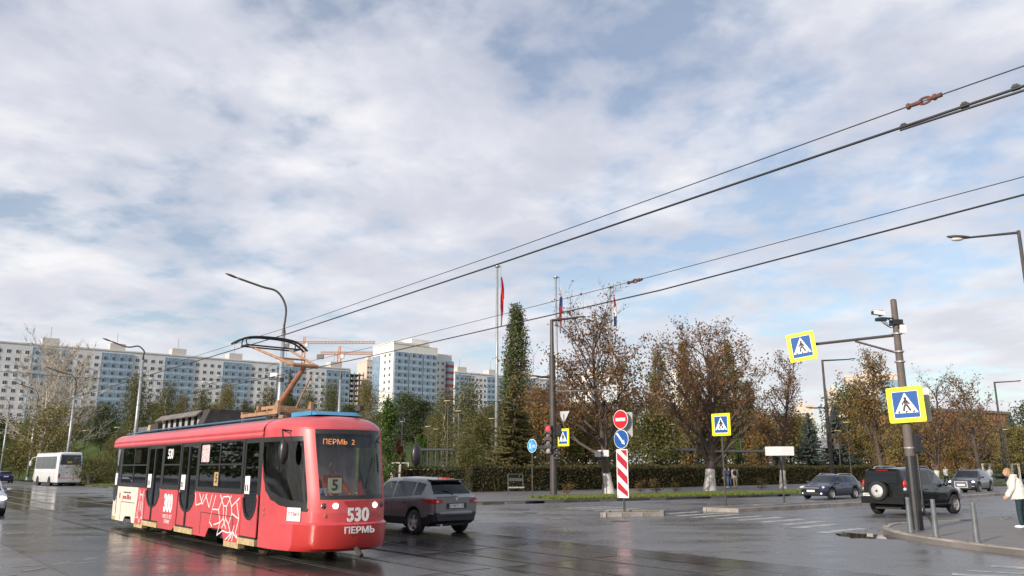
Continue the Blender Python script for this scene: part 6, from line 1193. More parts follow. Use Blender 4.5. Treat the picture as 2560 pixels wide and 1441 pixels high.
def person(label, loc, rz, H=1.74, top=(0.6, 0.6, 0.6), legs=(0.05, 0.06, 0.1), hair=(0.08, 0.05, 0.03), shoes=(0.6, 0.6, 0.6), stride=0.0, bend=0.0, arms=0.0, sit=False, vox=0.02, bag=None, shirt=None, longhair=False, bare=False, head_down=0.0, group=None, loose=0.0, skirt=False):
    # local: faces -y, x to its left
    k = H / 1.74; root = thing('person', label, 'person', loc, rz, group); V = lambda x, y, z: Vector((x, y, z)) * k
    hip = 0.92 if not sit else 0.48; bd = bend
    def spine(z): t = (z - hip) / 0.55; return -bd * max(0, t) ** 1.3
    sh = 1.42 - (0.92 - hip); J = {}
    for s in (-1, 1):
        sw = stride * s
        if sit: J[s] = [V(0.09 * s, 0, hip), V(0.11 * s, -0.42, hip + 0.03), V(0.11 * s, -0.46, 0.08)]
        else:
            fy = -0.34 * sw; kn = V(0.10 * s, -0.20 * sw - 0.05 * abs(sw), 0.50); J[s] = [V(0.09 * s, 0, hip), kn, V(0.10 * s, fy + 0.03, 0.09)]
    SH = {s: V(0.185 * s, spine(sh), sh - 0.02) for s in (-1, 1)}; EL = {}; WR = {}
    for s in (-1, 1):
        a = arms - stride * s * 0.35; EL[s] = SH[s] + V(0.05 * s, -0.28 * math.sin(a) + 0.02, -0.28 * math.cos(a)); WR[s] = EL[s] + V(-0.01 * s, -0.25 * math.sin(a + 0.35), -0.25 * math.cos(a + 0.35))
    nk = V(0, spine(sh + 0.05), sh + 0.04); hd = V(0, spine(sh + 0.15) - 0.03 - 0.06 * head_down, sh + 0.19 - 0.03 * head_down)
    b = MB(); b.tube([V(0, 0, hip - 0.04), V(0, spine(hip + 0.18), hip + 0.18), V(0, spine(sh - 0.1), sh - 0.1), V(0, spine(sh), sh - 0.01)], [0.135 * k, 0.12 * k, 0.145 * k, 0.10 * k], 12)
    cap(b, SH[-1], SH[1], 0.065 * k, 0.065 * k); cap(b, nk - V(0, 0, 0.08), hd, 0.055 * k, 0.05 * k)
    b.ell(hd + V(0, 0.005, 0.03), (0.072 * k, 0.09 * k, 0.105 * k), 16, 10); b.ell(hd + V(0, -0.035, -0.035), (0.052 * k, 0.05 * k, 0.062 * k), 12, 8); b.ell(hd + V(0, -0.092, 0.005), (0.014 * k, 0.02 * k, 0.022 * k), 8, 6)
    for s in (-1, 1):
        cap(b, SH[s], EL[s], 0.05 * k, 0.04 * k); cap(b, EL[s], WR[s], 0.038 * k, 0.027 * k); dr = (WR[s] - EL[s]).normalized(); pm = WR[s] + dr * 0.06 * k; cap(b, WR[s], pm, 0.028 * k, 0.036 * k)
        for f, (dx, ln) in enumerate(((-0.027, 0.062), (-0.009, 0.075), (0.009, 0.07), (0.027, 0.055))):
            base = pm + V(0, dx, 0) + dr * 0.015; m1 = base + (dr + Vector((-0.25 * s, 0, 0))).normalized() * ln * 0.6 * k; cap(b, base, m1, 0.0105, 0.0095); cap(b, m1, m1 + (dr + Vector((-0.8 * s, 0, 0))).normalized() * ln * 0.5 * k, 0.0095, 0.008)
        tb = WR[s] + dr * 0.02 + V(0, -0.03, 0); cap(b, tb, tb + (dr + Vector((-0.3 * s, -0.7, 0))).normalized() * 0.055 * k, 0.012, 0.009)
        cap(b, J[s][0], J[s][1], 0.085 * k, 0.055 * k); cap(b, J[s][1], J[s][2], 0.055 * k, 0.036 * k); cap(b, J[s][2], J[s][2] + V(0, -0.13, -0.05), 0.036 * k, 0.03 * k); b.ell(hd + V(0.074 * s, 0.01, 0.01), (0.012 * k, 0.022 * k, 0.032 * k), 8, 6)
    voxel(b, SKIN, 'body', root, vox)
    lz = loose
    t = MB(); t.tube([V(0, 0.0, hip - 0.10), V(0, spine(hip + 0.16), hip + 0.16), V(0, spine(sh - 0.1), sh - 0.1), V(0, spine(sh), sh + 0.01)], [(0.165 + lz) * k, (0.16 + lz) * k, (0.172 + lz * 0.6) * k, 0.11 * k], 14); cap(t, SH[-1], SH[1], 0.085 * k, 0.085 * k)
    for s in (-1, 1): cap(t, SH[s], EL[s], (0.07 + lz * 0.5) * k, (0.058 + lz * 0.4) * k); cap(t, EL[s], EL[s].lerp(WR[s], 0.93 if not bare else 0.15), (0.056 + lz * 0.4) * k, (0.045 + lz * 0.3) * k)
    if lz: t.lathe([(0.09, -0.02), (0.11, 0.02), (0.10, 0.06)], c=nk + V(0, 0.03, 0.01), n=12)
    voxel(t, M('cloth_%.2f_%.2f_%.2f' % top, top, 0.85, var=0.14, scale=9, bump=0.3, bscale=14), 'jacket', root, vox)
    g = MB()
    g.tube([V(0, 0, hip - 0.12), V(0, 0, hip + 0.08)], [0.145 * k, 0.14 * k], 12)
    for s in (-1, 1): cap(g, J[s][0], J[s][1], 0.10 * k, 0.072 * k); cap(g, J[s][1], J[s][1].lerp(J[s][2], 0.95), 0.072 * k, 0.058 * k)
    voxel(g, M('trousers_%.2f_%.2f_%.2f' % legs, legs, 0.85, var=0.15, scale=9), 'trousers', root, vox)
    for s in (-1, 1):
        f = MB(); f.ell(J[s][2] + V(0, -0.06, -0.045), (0.05 * k, 0.135 * k, 0.045 * k), 14, 8); f.ell(J[s][2] + V(0, 0.0, -0.01), (0.048 * k, 0.06 * k, 0.07 * k), 12, 8); voxel(f, M('shoe_%.2f' % shoes[0], shoes, 0.6), 'shoe', root, 0.014)
    hr = MB(); hr.ell(hd + V(0, 0.022, 0.05), (0.084 * k, 0.092 * k, 0.098 * k), 16, 10)
    if longhair: hr.ell(hd + V(0, 0.055, -0.03), (0.085 * k, 0.065 * k, 0.11 * k), 14, 8)
    voxel(hr, M('hair_%.2f' % hair[0], hair, 0.7, var=0.35, scale=25), 'hair', root, 0.014)
    for s in (-1, 1): MB().ell(hd + V(0.028 * s, -0.083, 0.02), (0.011, 0.006, 0.007), 8, 5).build('eye', M('eye_dark', (0.03, 0.025, 0.02), 0.3), root)
    MB().ell(hd + V(0, -0.083, -0.045), (0.022, 0.006, 0.006), 8, 5).build('mouth', M('lips', (0.35, 0.12, 0.1), 0.5), root)
    if bag:
        q = MB(); q.ell(V(0, spine(sh - 0.2) + 0.24, sh - 0.22), (0.15 * k, 0.10 * k, 0.22 * k), 14, 10); q.ell(V(0, spine(sh - 0.2) + 0.30, sh - 0.30), (0.11 * k, 0.07 * k, 0.11 * k), 12, 8)
        bo = voxel(q, M('bag_%.2f_%.2f' % bag[:2], bag, 0.8, var=0.2, scale=8), 'backpack', root, 0.02)
        for s in (-1, 1): MB().tube(catmull([V(0.09 * s, 0.20, sh - 0.02), V(0.11 * s, spine(sh) + 0.02, sh + 0.085), V(0.11 * s, -0.15 + spine(sh), sh - 0.08), V(0.13 * s, -0.12, sh - 0.3)], 4), 0.018, 6).build('strap', M('strap', (0.03, 0.03, 0.035), 0.8), bo)
    return root
face = lambda v: math.atan2(v[0], -v[1])          # rz so that local -y points along v
p = G(2557, 1321, 0.12); person('person in white hooded jacket and dark green trousers standing at the right edge', (p.x, p.y, 0.12), face((-0.75, 0.5)), 1.76, (0.66, 0.62, 0.57), (0.012, 0.035, 0.042), (0.32, 0.20, 0.10), (0.72, 0.70, 0.68), 0.12, 0.10, 0.25, vox=0.012, longhair=True, head_down=1.2, loose=0.055)
PG = 'walkers on the pavement by the hedge'
p = G(1842, 1218, 0.12); y0 = 71.0
for px, lab, top, leg, bag, st, H in [(1838, 'walker with light shirt, beige trousers and dark red backpack', (0.50, 0.45, 0.40), (0.36, 0.29, 0.22), (0.035, 0.015, 0.02), 0.8, 1.84), (1823, 'walker in navy with blue jeans and dark backpack', (0.02, 0.03, 0.06), (0.05, 0.09, 0.17), (0.025, 0.035, 0.06), -0.7, 1.80), (1814, 'walker in dark clothes half hidden by the median sign post', (0.025, 0.025, 0.05), (0.02, 0.022, 0.03), None, 0.6, 1.80)]:
    q = at(px, 1200, y0); person(lab, (q.x, y0, 0.12), face((0.3, 0.95)), H, top, leg, (0.06, 0.04, 0.03), (0.5, 0.5, 0.5) if leg[0] < 0.1 else (0.25, 0.23, 0.2), st, 0.02, 0.1, vox=0.022, bag=bag, group=PG); y0 += 0.5
q = at(2365, 1190, 84); person('person in a white jacket walking behind the dark luxury car', (q.x, 84, 0.12), face((0.2, -0.9)), 1.85, (0.62, 0.60, 0.58), (0.03, 0.03, 0.035), (0.25, 0.16, 0.10), stride=0.5, vox=0.025)
q = at(2476, 1195, 88); person('stooped person in a pale grey jacket right of the dark luxury car', (q.x, 88, 0.12), face((0.5, 0.85)), 1.75, (0.42, 0.43, 0.44), (0.16, 0.13, 0.10), (0.3, 0.28, 0.26), stride=0.5, bend=0.22, vox=0.025, loose=0.03)
q = at(1891, 1150, 110); person('person in a white shirt standing in the park under the canopy', (q.x, 110, hgt(q.x, 110)), 0.4, 1.8, (0.65, 0.65, 0.66), (0.03, 0.04, 0.08), stride=0.3, vox=0.03)
q = at(1695, 1150, 105); person('person in dark blue standing in the park left of the forked tree', (q.x, 105, hgt(q.x, 105)), 0.2, 1.8, (0.04, 0.05, 0.10), (0.03, 0.03, 0.04), stride=0.2, vox=0.03)
# park bench with two sitters in white
q = at(1031, 1168, 80); pb = thing('park_bench', 'long brown park bench with two people in white', 'bench', (q.x - 1.4, 80.1, 0.13)); WD = M('bench_wood', (0.16, 0.075, 0.045), 0.7, var=0.25)
for k in range(4): MB().bx(-1.6, 1.9, -0.22 + 0.12 * k, -0.12 + 0.12 * k, 0.42, 0.46).build('seat_slat', WD, pb)
for k in range(3): MB().bx(-1.6, 1.9, 0.27, 0.30, 0.55 + 0.13 * k, 0.65 + 0.13 * k).build('back_slat', WD, pb)
for x in (-1.4, 0.15, 1.7): m = MB(); m.bx(x - 0.03, x + 0.03, -0.2, -0.12, 0, 0.418); m.bx(x - 0.03, x + 0.03, 0.30, 0.36, 0, 0.9); m.build('leg', DARKP, pb)
for px, lab in ((1027, 'left one of two people in white sitting on the park bench'), (1040, 'right one of two people in white sitting on the park bench')):
    q = at(px, 1165, 80); person(lab, (q.x, 80.15, 0.13), 0.15, 1.75, (0.68, 0.67, 0.66), (0.5, 0.48, 0.46), (0.07, 0.05, 0.04), (0.05, 0.05, 0.05), sit=True, vox=0.025, arms=0.4, group='two people sitting on the park bench')
# ================================================================== TRAM
def tram():
    TR = M('tram_red', (0.53, 0.070, 0.080), 0.38, var=0.10, scale=1.6, coat=0.35); TR2 = M('tram_bumper_red', (0.46, 0.035, 0.03), 0.3, var=0.08, scale=2, coat=0.6); CR = M('tram_cream', (0.66, 0.58, 0.50), 0.5, var=0.06, scale=1.5); TB_ = M('tram_black_trim', (0.022, 0.021, 0.022), 0.35, var=0.2); TG = glass('tram_glass', (0.24, 0.25, 0.25), refl=1.25); TW = glass('tram_windscreen', (0.62, 0.66, 0.68), refl=1.1)
    STP = M('worn_yellow_step', (0.42, 0.32, 0.17), 0.7, var=0.3, scale=8); ROOFB = M('roof_blue', (0.16, 0.26, 0.36), 0.6, var=0.2); ACB = M('hatch_blue', (0.05, 0.23, 0.40), 0.5, var=0.12); GRIME = M('dark_grime', (0.045, 0.038, 0.034), 0.8, var=0.4, scale=5); PANT = M('pantograph_tan', (0.36, 0.20, 0.11), 0.6, var=0.3, scale=6); INS = M('resistor_grey', (0.36, 0.34, 0.32), 0.6); WHT = M('tram_white_print', (0.80, 0.78, 0.77), 0.5, var=0.02); BOGIE = M('bogie_rust', (0.13, 0.095, 0.06), 0.8, var=0.35, scale=10)
    hx, hy = 0.6351, -0.7724; nx, ny = 0.7724, 0.6351; hwid = 1.16
    o = Vector((-5.4 + hx * -5 + nx * hwid, 17.58 + hy * -5 + ny * hwid, 0)); T = thing('tram', 'red tram number 530 with raised pantograph', 'tram', o, math.atan2(hy, hx))
    S = lambda s: s + 5.0; Y = -hwid
    def sb(m, s0, s1, z0, z1, off=0.0, t=0.03): m.bx(S(s0), S(s1), Y - off, Y - off + t, z0, z1); return m
    def sp(m, poly, off=0.0, t=0.03): m.prism([(S(a), b) for a, b in poly], Y - off, Y - off + t, lambda a, b, c: (a, c, b)); return m
    # -------- lower side panels, visible side
    rearw = [(-11.5, 1.28), (-11.5, 0.24), (-10.55, 0.24), (-10.4, 0.40), (-9.75, 0.42), (-9.62, 0.24), (-9.3, 0.24), (-9.22, 0.8), (-9.17, 1.28)]
    sp(MB(), rearw).build('side_panel', CR, T); sp(MB(), [(-9.168, 1.28), (-9.218, 0.8), (-9.298, 0.24), (-8.44, 0.24), (-8.44, 1.28)]).build('side_panel', TR, T)
    sp(MB(), [(-7.03, 1.28), (-7.03, 0.24), (-5.75, 0.24), (-5.6, 0.32), (-5.46, 0.34), (-5.46, 1.28)]).build('side_panel', TR, T)
    sp(MB(), [(-4.07, 1.28), (-4.07, 0.24), (-3.15, 0.24), (-2.95, 0.46), (-2.1, 0.48), (-1.9, 0.24), (-1.0, 0.24), (-1.0, 1.28)]).build('side_panel', TR, T)
    m = MB(); m.bx(S(-11.5), S(0), hwid - 0.03, hwid, 0.24, 1.28); m.build('side_panel', TR, T)
    # inspection hatches (thin dark outlines)
    m = MB(); stroke(m, [(S(-10.95), 0.26), (S(-10.95), 0.82), (S(-9.45), 0.82)], 0.018); k = m.build('hatch_seam', TB_, T); k.location = (0, Y - 0.002, 0)
    m = MB(); stroke(m, [(S(-3.55), 0.28), (S(-3.55), 0.80), (S(-1.42), 0.78), (S(-1.42), 0.28)], 0.014); k = m.build('hatch_seam', TB_, T); k.location = (0, Y - 0.002, 0)
    # -------- black window band frames and panes
    for a, b in ((-11.5, -11.26), (-8.56, -8.44), (-7.03, -6.87), (-5.52, -5.42), (-4.07, -3.94), (-1.12, -1.0), (-0.1, 0.05), (-9.94, -9.88), (-2.56, -2.50)): sb(MB(), a, b, 1.283, 2.50).build('window_pillar', TB_, T)
    for a, b in ((-11.26, -9.94), (-9.88, -8.56), (-6.87, -5.52), (-3.94, -2.56), (-2.50, -1.12)):
        for z0, z1 in ((1.283, 1.40), (1.92, 1.96), (2.46, 2.50)): sb(MB(), a, b, z0, z1).build('window_rail', TB_, T)
    def pane(a, b, z0, z1, nm='window_pane', y=None): m = MB(); yy = (Y + 0.012) if y is None else y; m.bx(S(a), S(b), yy, yy + 0.006, z0, z1); return m.build(nm, TG, T)
    for a, b in ((-11.26, -9.94), (-9.88, -8.56), (-6.87, -5.52), (-3.94, -2.56), (-2.50, -1.12)): pane(a, b, 1.40, 1.92); pane(a, b, 1.96, 2.46)
    for k in range(9): MB().bx(S(-11.5 + k * 1.4), S(-11.5 + k * 1.4 + 0.14), hwid - 0.03, hwid, 1.283, 2.5).build('window_pillar', TB_, T)
    for k in range(8): pane(-11.36 + k * 1.4, -10.1 + k * 1.4, 1.283, 2.5, y=hwid - 0.02)
    # -------- doors
    def door(s0, s1, double=True):
        w = s1 - s0; mid = (s0 + s1) / 2; rx = w / 2 - 0.09; arc = [(mid - rx * math.cos(math.pi * k / 16), 1.22 - 0.44 * math.sin(math.pi * k / 16)) for k in range(17)]; arc = [(a, b) for a, b in arc]
        lo = [(s0, 0.41), (s1, 0.41), (s1, 1.3), (mid + rx, 1.3)] + arc[::-1] + [(mid - rx, 1.3), (s0, 1.3)]
        d = sp(MB(), lo, -0.012, 0.02).build('door', TR, T)
        fr = MB(); off = 0.004
        for q in ((s0 + 0.002, s0 + 0.09, 1.301, 2.5), (s1 - 0.09, s1 - 0.002, 1.301, 2.5), (s0 + 0.09, s1 - 0.09, 2.40, 2.5)): sb(fr, q[0], q[1], q[2], q[3], -0.010, 0.025)
        if double: sb(fr, mid - 0.045, mid + 0.045, 0.36, 2.399, 0.012, 0.03)
        m = MB(); stroke(m, [(S(a), b) for a, b in arc], 0.06, Y - 0.004, Y + 0.02); m.build('door_arch_seal', TB_, d); fr.build('door_frame', TB_, d)
        sp(MB(), [(a, b) for a, b in arc] + [(mid + rx, 2.4), (mid - rx, 2.4)], -0.018, 0.006).build('door_glass', TG, d)
        st = MB(); sb(st, s0 - 0.02, s1 + 0.05, 0.24, 0.37, 0.03, 0.35); st.build('step', STP, d); m = MB(); sb(m, s0, s1, 0.372, 0.41, 0.005, 0.1); m.build('sill', TB_, d)
        m = MB(); m.tube([(S(mid + 0.28), Y + 0.10, 0.75), (S(mid + 0.30), Y + 0.14, 1.1), (S(mid + 0.2), Y + 0.14, 1.5)], 0.018, 6); m.build('grab_rail', M('rail_yellow', (0.5, 0.38, 0.05), 0.4), d)
        m = MB(); sb(m, s0 + 0.13, s0 + 0.13 + min(0.32, w * 0.3), 1.30, 1.68, -0.006, 0.006); stc = m.build('door_sticker', WHT, d); m = MB(); sb(m, s0 + 0.16, s0 + 0.22, 1.36, 1.5, -0.004, 0.002); sb(m, s0 + 0.27, s0 + 0.33, 1.36, 1.5, -0.004, 0.002); m.build('sticker_print', GRIME, stc)
        return d
    door(-8.44, -7.03); door(-5.42, -4.07); door(-1.0, -0.1, False)
    # -------- nose: columns round the plan, rows up the height
    half = [(0.05, -hwid), (0.5, -hwid + 0.01), (0.9, -1.11), (1.35, -1.02), (1.68, -0.90), (1.9, -0.74), (2.05, -0.5), (2.12, -0.25), (2.14, 0.0)]
    hp = catmull([(a, b, 0) for a, b in half], 7); plan = [(p.x, p.y) for p in hp] + [(p.x, -p.y) for p in hp[-2::-1]]; n = len(plan)
    DX = [(0.24, -0.10), (0.30, 0.02), (0.38, 0.07), (0.70, 0.12), (0.76, 0.125), (0.80, 0.02), (0.98, 0.03), (1.25, 0.02), (2.66, -0.30), (2.80, -0.42)]
    def pt(i, z, inset=0.0, off=0.0):
        s, y = plan[i]; w = sm(0.35, 1.9, s); a = plan[max(i - 1, 0)]; b = plan[min(i + 1, n - 1)]; t = Vector((b[0] - a[0], b[1] - a[1])).normalized(); nr = Vector((-t.y, t.x)) * -1.0
        f = (1 - inset / hwid * 0.95) * (1 + 0.10 * sm(1.2, 2.6, z) * w * (1 - abs(y) / hwid * 0.8)); return Vector((S(s + w * lerp(DX, z) - inset * w * 0.9 + nr.x * off), (y) * f + nr.y * off, z))
    kind = ['w' if s >= 1.90 else ('p' if s >= 1.72 else 's') for s, y in plan]
    zl = [slerp([(0.05, 1.95), (0.16, 1.62), (0.32, 1.36), (0.6, 1.2), (1.0, 1.1), (1.4, 1.04), (1.72, 1.0)], s) if k == 's' else (1.24 if k == 'w' else 1.06) for (s, y), k in zip(plan, kind)]
    zt = [2.50 if k == 's' else 2.64 for k in kind]
    C = range(n); cols = lambda ks: (lambda i, k: not (kind[k] in ks and kind[k + 1] in ks) if True else 0)
    both = lambda i, k, ks: kind[k] in ks and kind[k + 1] in ks
    b = MB(); b.grid([[pt(i, z) for i in C] for z in (0.24, 0.30, 0.38, 0.55, 0.70, 0.76)]); bump = MB(); b2 = MB()
    front_lo = lambda i, k: max(plan[k][0], plan[k + 1][0]) > 1.4
    bl = MB(); bl.grid([[pt(i, z) for i in C] for z in (0.24, 0.30, 0.38, 0.55, 0.70, 0.76)], lambda i, k: not front_lo(i, k)); bl.build('bumper', TR2, T, True).data.set_sharp_from_angle(angle=R(30))
    bl = MB(); bl.grid([[pt(i, z) for i in C] for z in (0.24, 0.30, 0.38, 0.55, 0.70, 0.76)], front_lo); bl.grid([[pt(i, z) for i in C] for z in (0.76, 0.80, 0.90, 0.98)])
    bl.grid([[pt(i, 0.98 + (zl[i] - 0.98) * f) for i in C] for f in (0, 0.5, 1)])
    bl.grid([[pt(i, 1.06 + (2.64 - 1.06) * f) for i in C] for f in [q / 8 for q in range(9)]], lambda i, k: kind[k] == 's' and kind[k + 1] == 's' or kind[k] == 'w' and kind[k + 1] == 'w')
    bl.build('cab_shell', TR, T, True).data.set_sharp_from_angle(angle=R(32))
    sk = lambda i, k: not (kind[k] == 's' and kind[k + 1] == 's'); wk = lambda i, k: not (kind[k] == 'w' and kind[k + 1] == 'w')
    m = MB(); m.grid([[pt(i, zl[i] + 0.17 * f) for i in C] for f in (0, 0.5, 1)], sk); m.grid([[pt(i, z) for i in C] for z in (2.40, 2.50)], sk); m.build('cab_window_trim', TB_, T, True)
    m = MB(); m.grid([[pt(i, zl[i] + 0.17 + (2.40 - zl[i] - 0.17) * f, 0, -0.004) for i in C] for f in (0, 0.33, 0.66, 1)], sk); m.build('cab_side_window', TG, T, True)
    m = MB(); m.grid([[pt(i, z) for i in C] for z in (1.24, 1.32)], wk); m.build('windscreen_trim', TB_, T, True); m = MB(); m.grid([[pt(i, z) for i in C] for z in (2.55, 2.64)], wk); m.build('windscreen_trim', TB_, T, True)
    m = MB(); m.grid([[pt(i, 1.32 + 1.23 * f) for i in C] for f in (0, 0.25, 0.5, 0.75, 1)], wk); m.build('windscreen', TW, T, True)
    # red brow above and domed cab roof
    m = MB(); m.grid([[pt(i, zt[i] + (2.68 - zt[i]) * f) for i in C] for f in (0, 1)]); RW = [(2.68, 0.0), (2.74, 0.015), (2.81, 0.07), (2.88, 0.20), (2.93, 0.42), (2.96, 0.75)]
    m.grid([[pt(i, z, q) for i in C] for z, q in RW]); last = [pt(i, 2.96, 0.75) for i in C]; m.add(last, [tuple(range(n))]); m.build('cab_roof', TR, T, True)
    # -------- body roof and cornice
    pr = [(-hwid, 2.50), (-hwid - 0.03, 2.53), (-hwid - 0.03, 2.60), (-hwid - 0.008, 2.615), (-hwid - 0.03, 2.63), (-hwid - 0.03, 2.70), (-hwid + 0.01, 2.76), (-1.08, 2.83), (-0.96, 2.89)]
    cr = MB(); full = pr + [(-y, z) for y, z in pr[::-1]]
    for sgn in (1, -1): cr.grid([[(x, y * sgn, z) for y, z in pr] for x in (S(-12.42), S(-11), S(-6), S(0.06))])
    cr.build('cornice', TR, T, True); rf = MB(); rp = [(-0.96, 2.89), (-0.7, 2.94), (0, 2.98), (0.7, 2.94), (0.96, 2.89)]; rf.grid([[(x, y, z) for y, z in rp] for x in (S(-12.42), S(-6), S(0.06))]); rf.build('roof', ROOFB, T, True)
    # -------- tail
    rh = [(-11.5, -hwid), (-12.0, -hwid + 0.02), (-12.3, -1.03), (-12.44, -0.7), (-12.5, 0)]; rp_ = catmull([(a, b, 0) for a, b in rh], 4); rplan = [(p.x, p.y) for p in rp_] + [(p.x, -p.y) for p in rp_[-2::-1]]
    def rg(zs, nm, mt, ff=lambda a, b: True): m = MB(); m.grid([[(S(a), y, z) for a, y in rplan] for z in zs], lambda i, k: not ff(rplan[k], rplan[k + 1])); return m.build(nm, mt, T, True)
    rg((0.36, 0.9, 1.28), 'tail_panel', CR); rg((1.28, 1.4), 'tail_window_trim', TB_); rg((1.4, 2.44), 'tail_window', TG); rg((2.44, 2.5), 'tail_window_trim', TB_); rg((2.5, 2.76), 'tail_brow', TR); rg((0.24, 0.36), 'tail_step', STP)
    m = MB(); m.add([(S(a), y, 2.76) for a, y in rplan], [tuple(range(len(rplan)))]); m.build('tail_roof', ROOFB, T)
    m = MB(); sp(m, [(-11.52, 0.42), (-11.52, 2.44), (-11.58, 2.44), (-11.58, 0.42)], 0.003, 0.02); sp(m, [(-12.02, 1.0), (-11.95, 0.86), (-11.8, 0.80), (-11.66, 0.86), (-11.6, 1.0), (-11.6, 1.3), (-12.02, 1.3)], 0.004, 0.02); m.build('tail_door_trim', TB_, T)
    m = MB(); sb(m, -11.95, -11.72, 1.32, 1.68, 0.0, 0.01); m.build('door_sticker', WHT, T)
    # -------- floor, ceiling, seats, poles, cab partition
    m = MB(); m.bx(S(-12.3), S(0.8), -1.07, 1.07, 0.42, 0.46); m.bx(S(0.8), S(1.6), -0.78, 0.78, 0.42, 0.46); m.build('floor', GRIME, T); m = MB(); m.bx(S(-12.3), S(0.9), -1.08, 1.08, 2.46, 2.49); m.build('ceiling', M('ceiling_grey', (0.32, 0.31, 0.29), 0.7), T)
    STM = M('tram_seat_fabric', (0.20, 0.07, 0.04), 0.8, var=0.2); me = MB(); me.bx(-0.22, 0.22, -0.42, 0.42, 0.0, 0.1); me.bx(-0.26, -0.18, -0.42, 0.42, 0.1, 0.75); me = me.mesh('seat', STM)
    for k, s in enumerate((-11.2, -10.3, -9.4, -6.6, -5.9, -3.6, -2.8, -2.0, -1.4)):
        for y in (-0.66, 0.66): link('seat', me, T, Vector((S(s), y, 0.86)))
    m = MB()
    for s in (-8.6, -7.0, -5.5, -4.0, -1.1): m.tube([(S(s), -0.35, 0.46), (S(s), -0.35, 2.46)], 0.018, 6); m.tube([(S(s), 0.35, 0.46), (S(s), 0.35, 2.46)], 0.018, 6)
    m.build('grab_pole', M('pole_yellow', (0.45, 0.33, 0.05), 0.4), T)
    m = MB(); m.bx(S(0.02), S(0.06), -1.08, -0.55, 0.46, 2.45); m.bx(S(0.02), S(0.06), -0.2, 1.08, 0.46, 2.45); m.build('cab_partition', M('partition_grey', (0.66, 0.66, 0.63), 0.6), T)
    m = MB(); m.bx(S(1.50), S(1.80), -0.62, 0.62, 0.5, 1.20); m.bx(S(1.0), S(1.45), -0.92, -0.6, 0.5, 1.15); m.build('dashboard', GRIME, T); m = MB(); m.bx(S(0.80), S(1.22), -0.25, 0.25, 0.461, 1.08); m.bx(S(0.72), S(0.82), -0.24, 0.24, 1.0, 1.62); m.build('driver_seat', GRIME, T)
    # -------- lights, fleet numbers, wording
    def fx(y, z): ys = [(p[1], i) for i, p in enumerate(plan)]; i = min(ys, key=lambda q: abs(q[0] - y))[1]; return pt(i, z).x
    LON = M('tram_headlamp_on', (0.9, 0.85, 0.75), 0.2, emis=(1.0, 0.82, 0.55), es=6.0)
    for s in (-1, 1):
        for y, r, mt in ((0.44, 0.042, LON), (0.64, 0.045, M('headlamp_off', (0.10, 0.06, 0.055), 0.15))): m = MB(); m.lathe([(r * 1.25, -0.03), (r * 1.25, 0.015), (r, 0.02), (r * 0.5, 0.03), (0.01, 0.032)], 'X', n=16); k = m.build('headlight', mt, T, True); k.location = (fx(y * s, 1.12), y * s, 1.12)
        m = MB(); m.lathe([(0.045, -0.02), (0.045, 0.015), (0.02, 0.02)], 'X', n=12); k = m.build('indicator_light', M('amber_lens', (0.45, 0.14, 0.04), 0.3), T); k.location = (fx(0.6 * s, 0.93), 0.6 * s, 0.93)
    q = (R(90), 0, R(90)); text('fleet_number', '530', 0.36, WHT, T, (fx(0, 0.93) + 0.004, 0.03, 0.93), q, 0.004, 0.92, 0.012); text('city_name', 'ПЕРМЬ', 0.17, WHT, T, (fx(0, 0.66) + 0.004, 0.03, 0.645), q, 0.004, 1.15, 0.004)
    m = MB(); m.prism([(-0.3, 1.21), (0.3, 1.21), (0.16, 1.06), (-0.16, 1.06)], 0, 0.004, lambda y, z, x: (fx(0, 1.12) + x, y, z)); m.build('maker_badge', TR2, T)
    c = MB(); c.bx(S(1.84), S(1.85), -0.50, -0.20, 1.36, 1.66); k = c.build('route_card', M('route_card_yellow', (0.70, 0.68, 0.42), 0.6), T); text('route_number', '5', 0.30, BLACK, k, (S(1.853), -0.35, 1.51), q, 0.001, 1, 0.008)
    c = MB(); c.bx(S(1.80), S(1.81), -0.68, -0.50, 1.26, 1.46); k = c.build('wheelchair_card', WHT, T); m = MB(); m.prism([(y - 0.59, z + 1.33) for y, z in circ(0.05, 12)], 0, 0.002, lambda y, z, x: (S(1.812) + x, y, z)); m.bx(S(1.812), S(1.814), -0.605, -0.58, 1.37, 1.43); m.build('wheelchair_symbol', SBLUE, k)
    LED = M('led_orange', (0.3, 0.08, 0.01), 0.5, emis=(1.0, 0.33, 0.08), es=1.6); c = MB(); c.bx(S(1.42), S(1.45), -0.66, 0.66, 2.28, 2.50); k = c.build('destination_display', TB_, T); text('destination_text', 'ПЕРМЬ  2', 0.15, LED, k, (S(1.455), -0.1, 2.39), q, 0.001, 1.1)
    t0 = (R(90), 0, 0); text('fleet_number', '530', 0.36, WHT, T, (S(-6.35), Y - 0.001, 2.22), t0, 0.002, 0.85, 0.01); text('anniversary_logo', '300', 0.62, WHT, T, (S(-6.2), Y - 0.003, 0.90), t0, 0.003, 0.80, 0.028); text('slogan', 'ТРИСТА ЛЕТ\nПЕРМИ', 0.13, WHT, T, (S(-6.2), Y - 0.003, 0.50), t0, 0.002)
    text('web_address', 'perm-300.ru', 0.20, DRED, T, (S(-10.35), Y - 0.003, 0.97), t0, 0.002, 0.95, 0.004); text('small_print', 'Главный сайт юбилея', 0.075, GRIME, T, (S(-10.35), Y - 0.003, 1.11), t0, 0.001)
    m = MB(); sb(m, -11.25, -11.13, 0.92, 1.08, 0.002, 0.003); k = m.build('sticker_print', DRED, T)
    c = MB(); sb(c, 1.22, 1.62, 0.82, 1.08, -0.10, 0.012); k = c.build('maker_plate', WHT, T); k.rotation_euler = (0, 0, 0); text('plate_text', 'ПТМЗ', 0.10, DRED, k, (S(1.42), Y + 0.095, 0.95), t0, 0.002, 1.2)
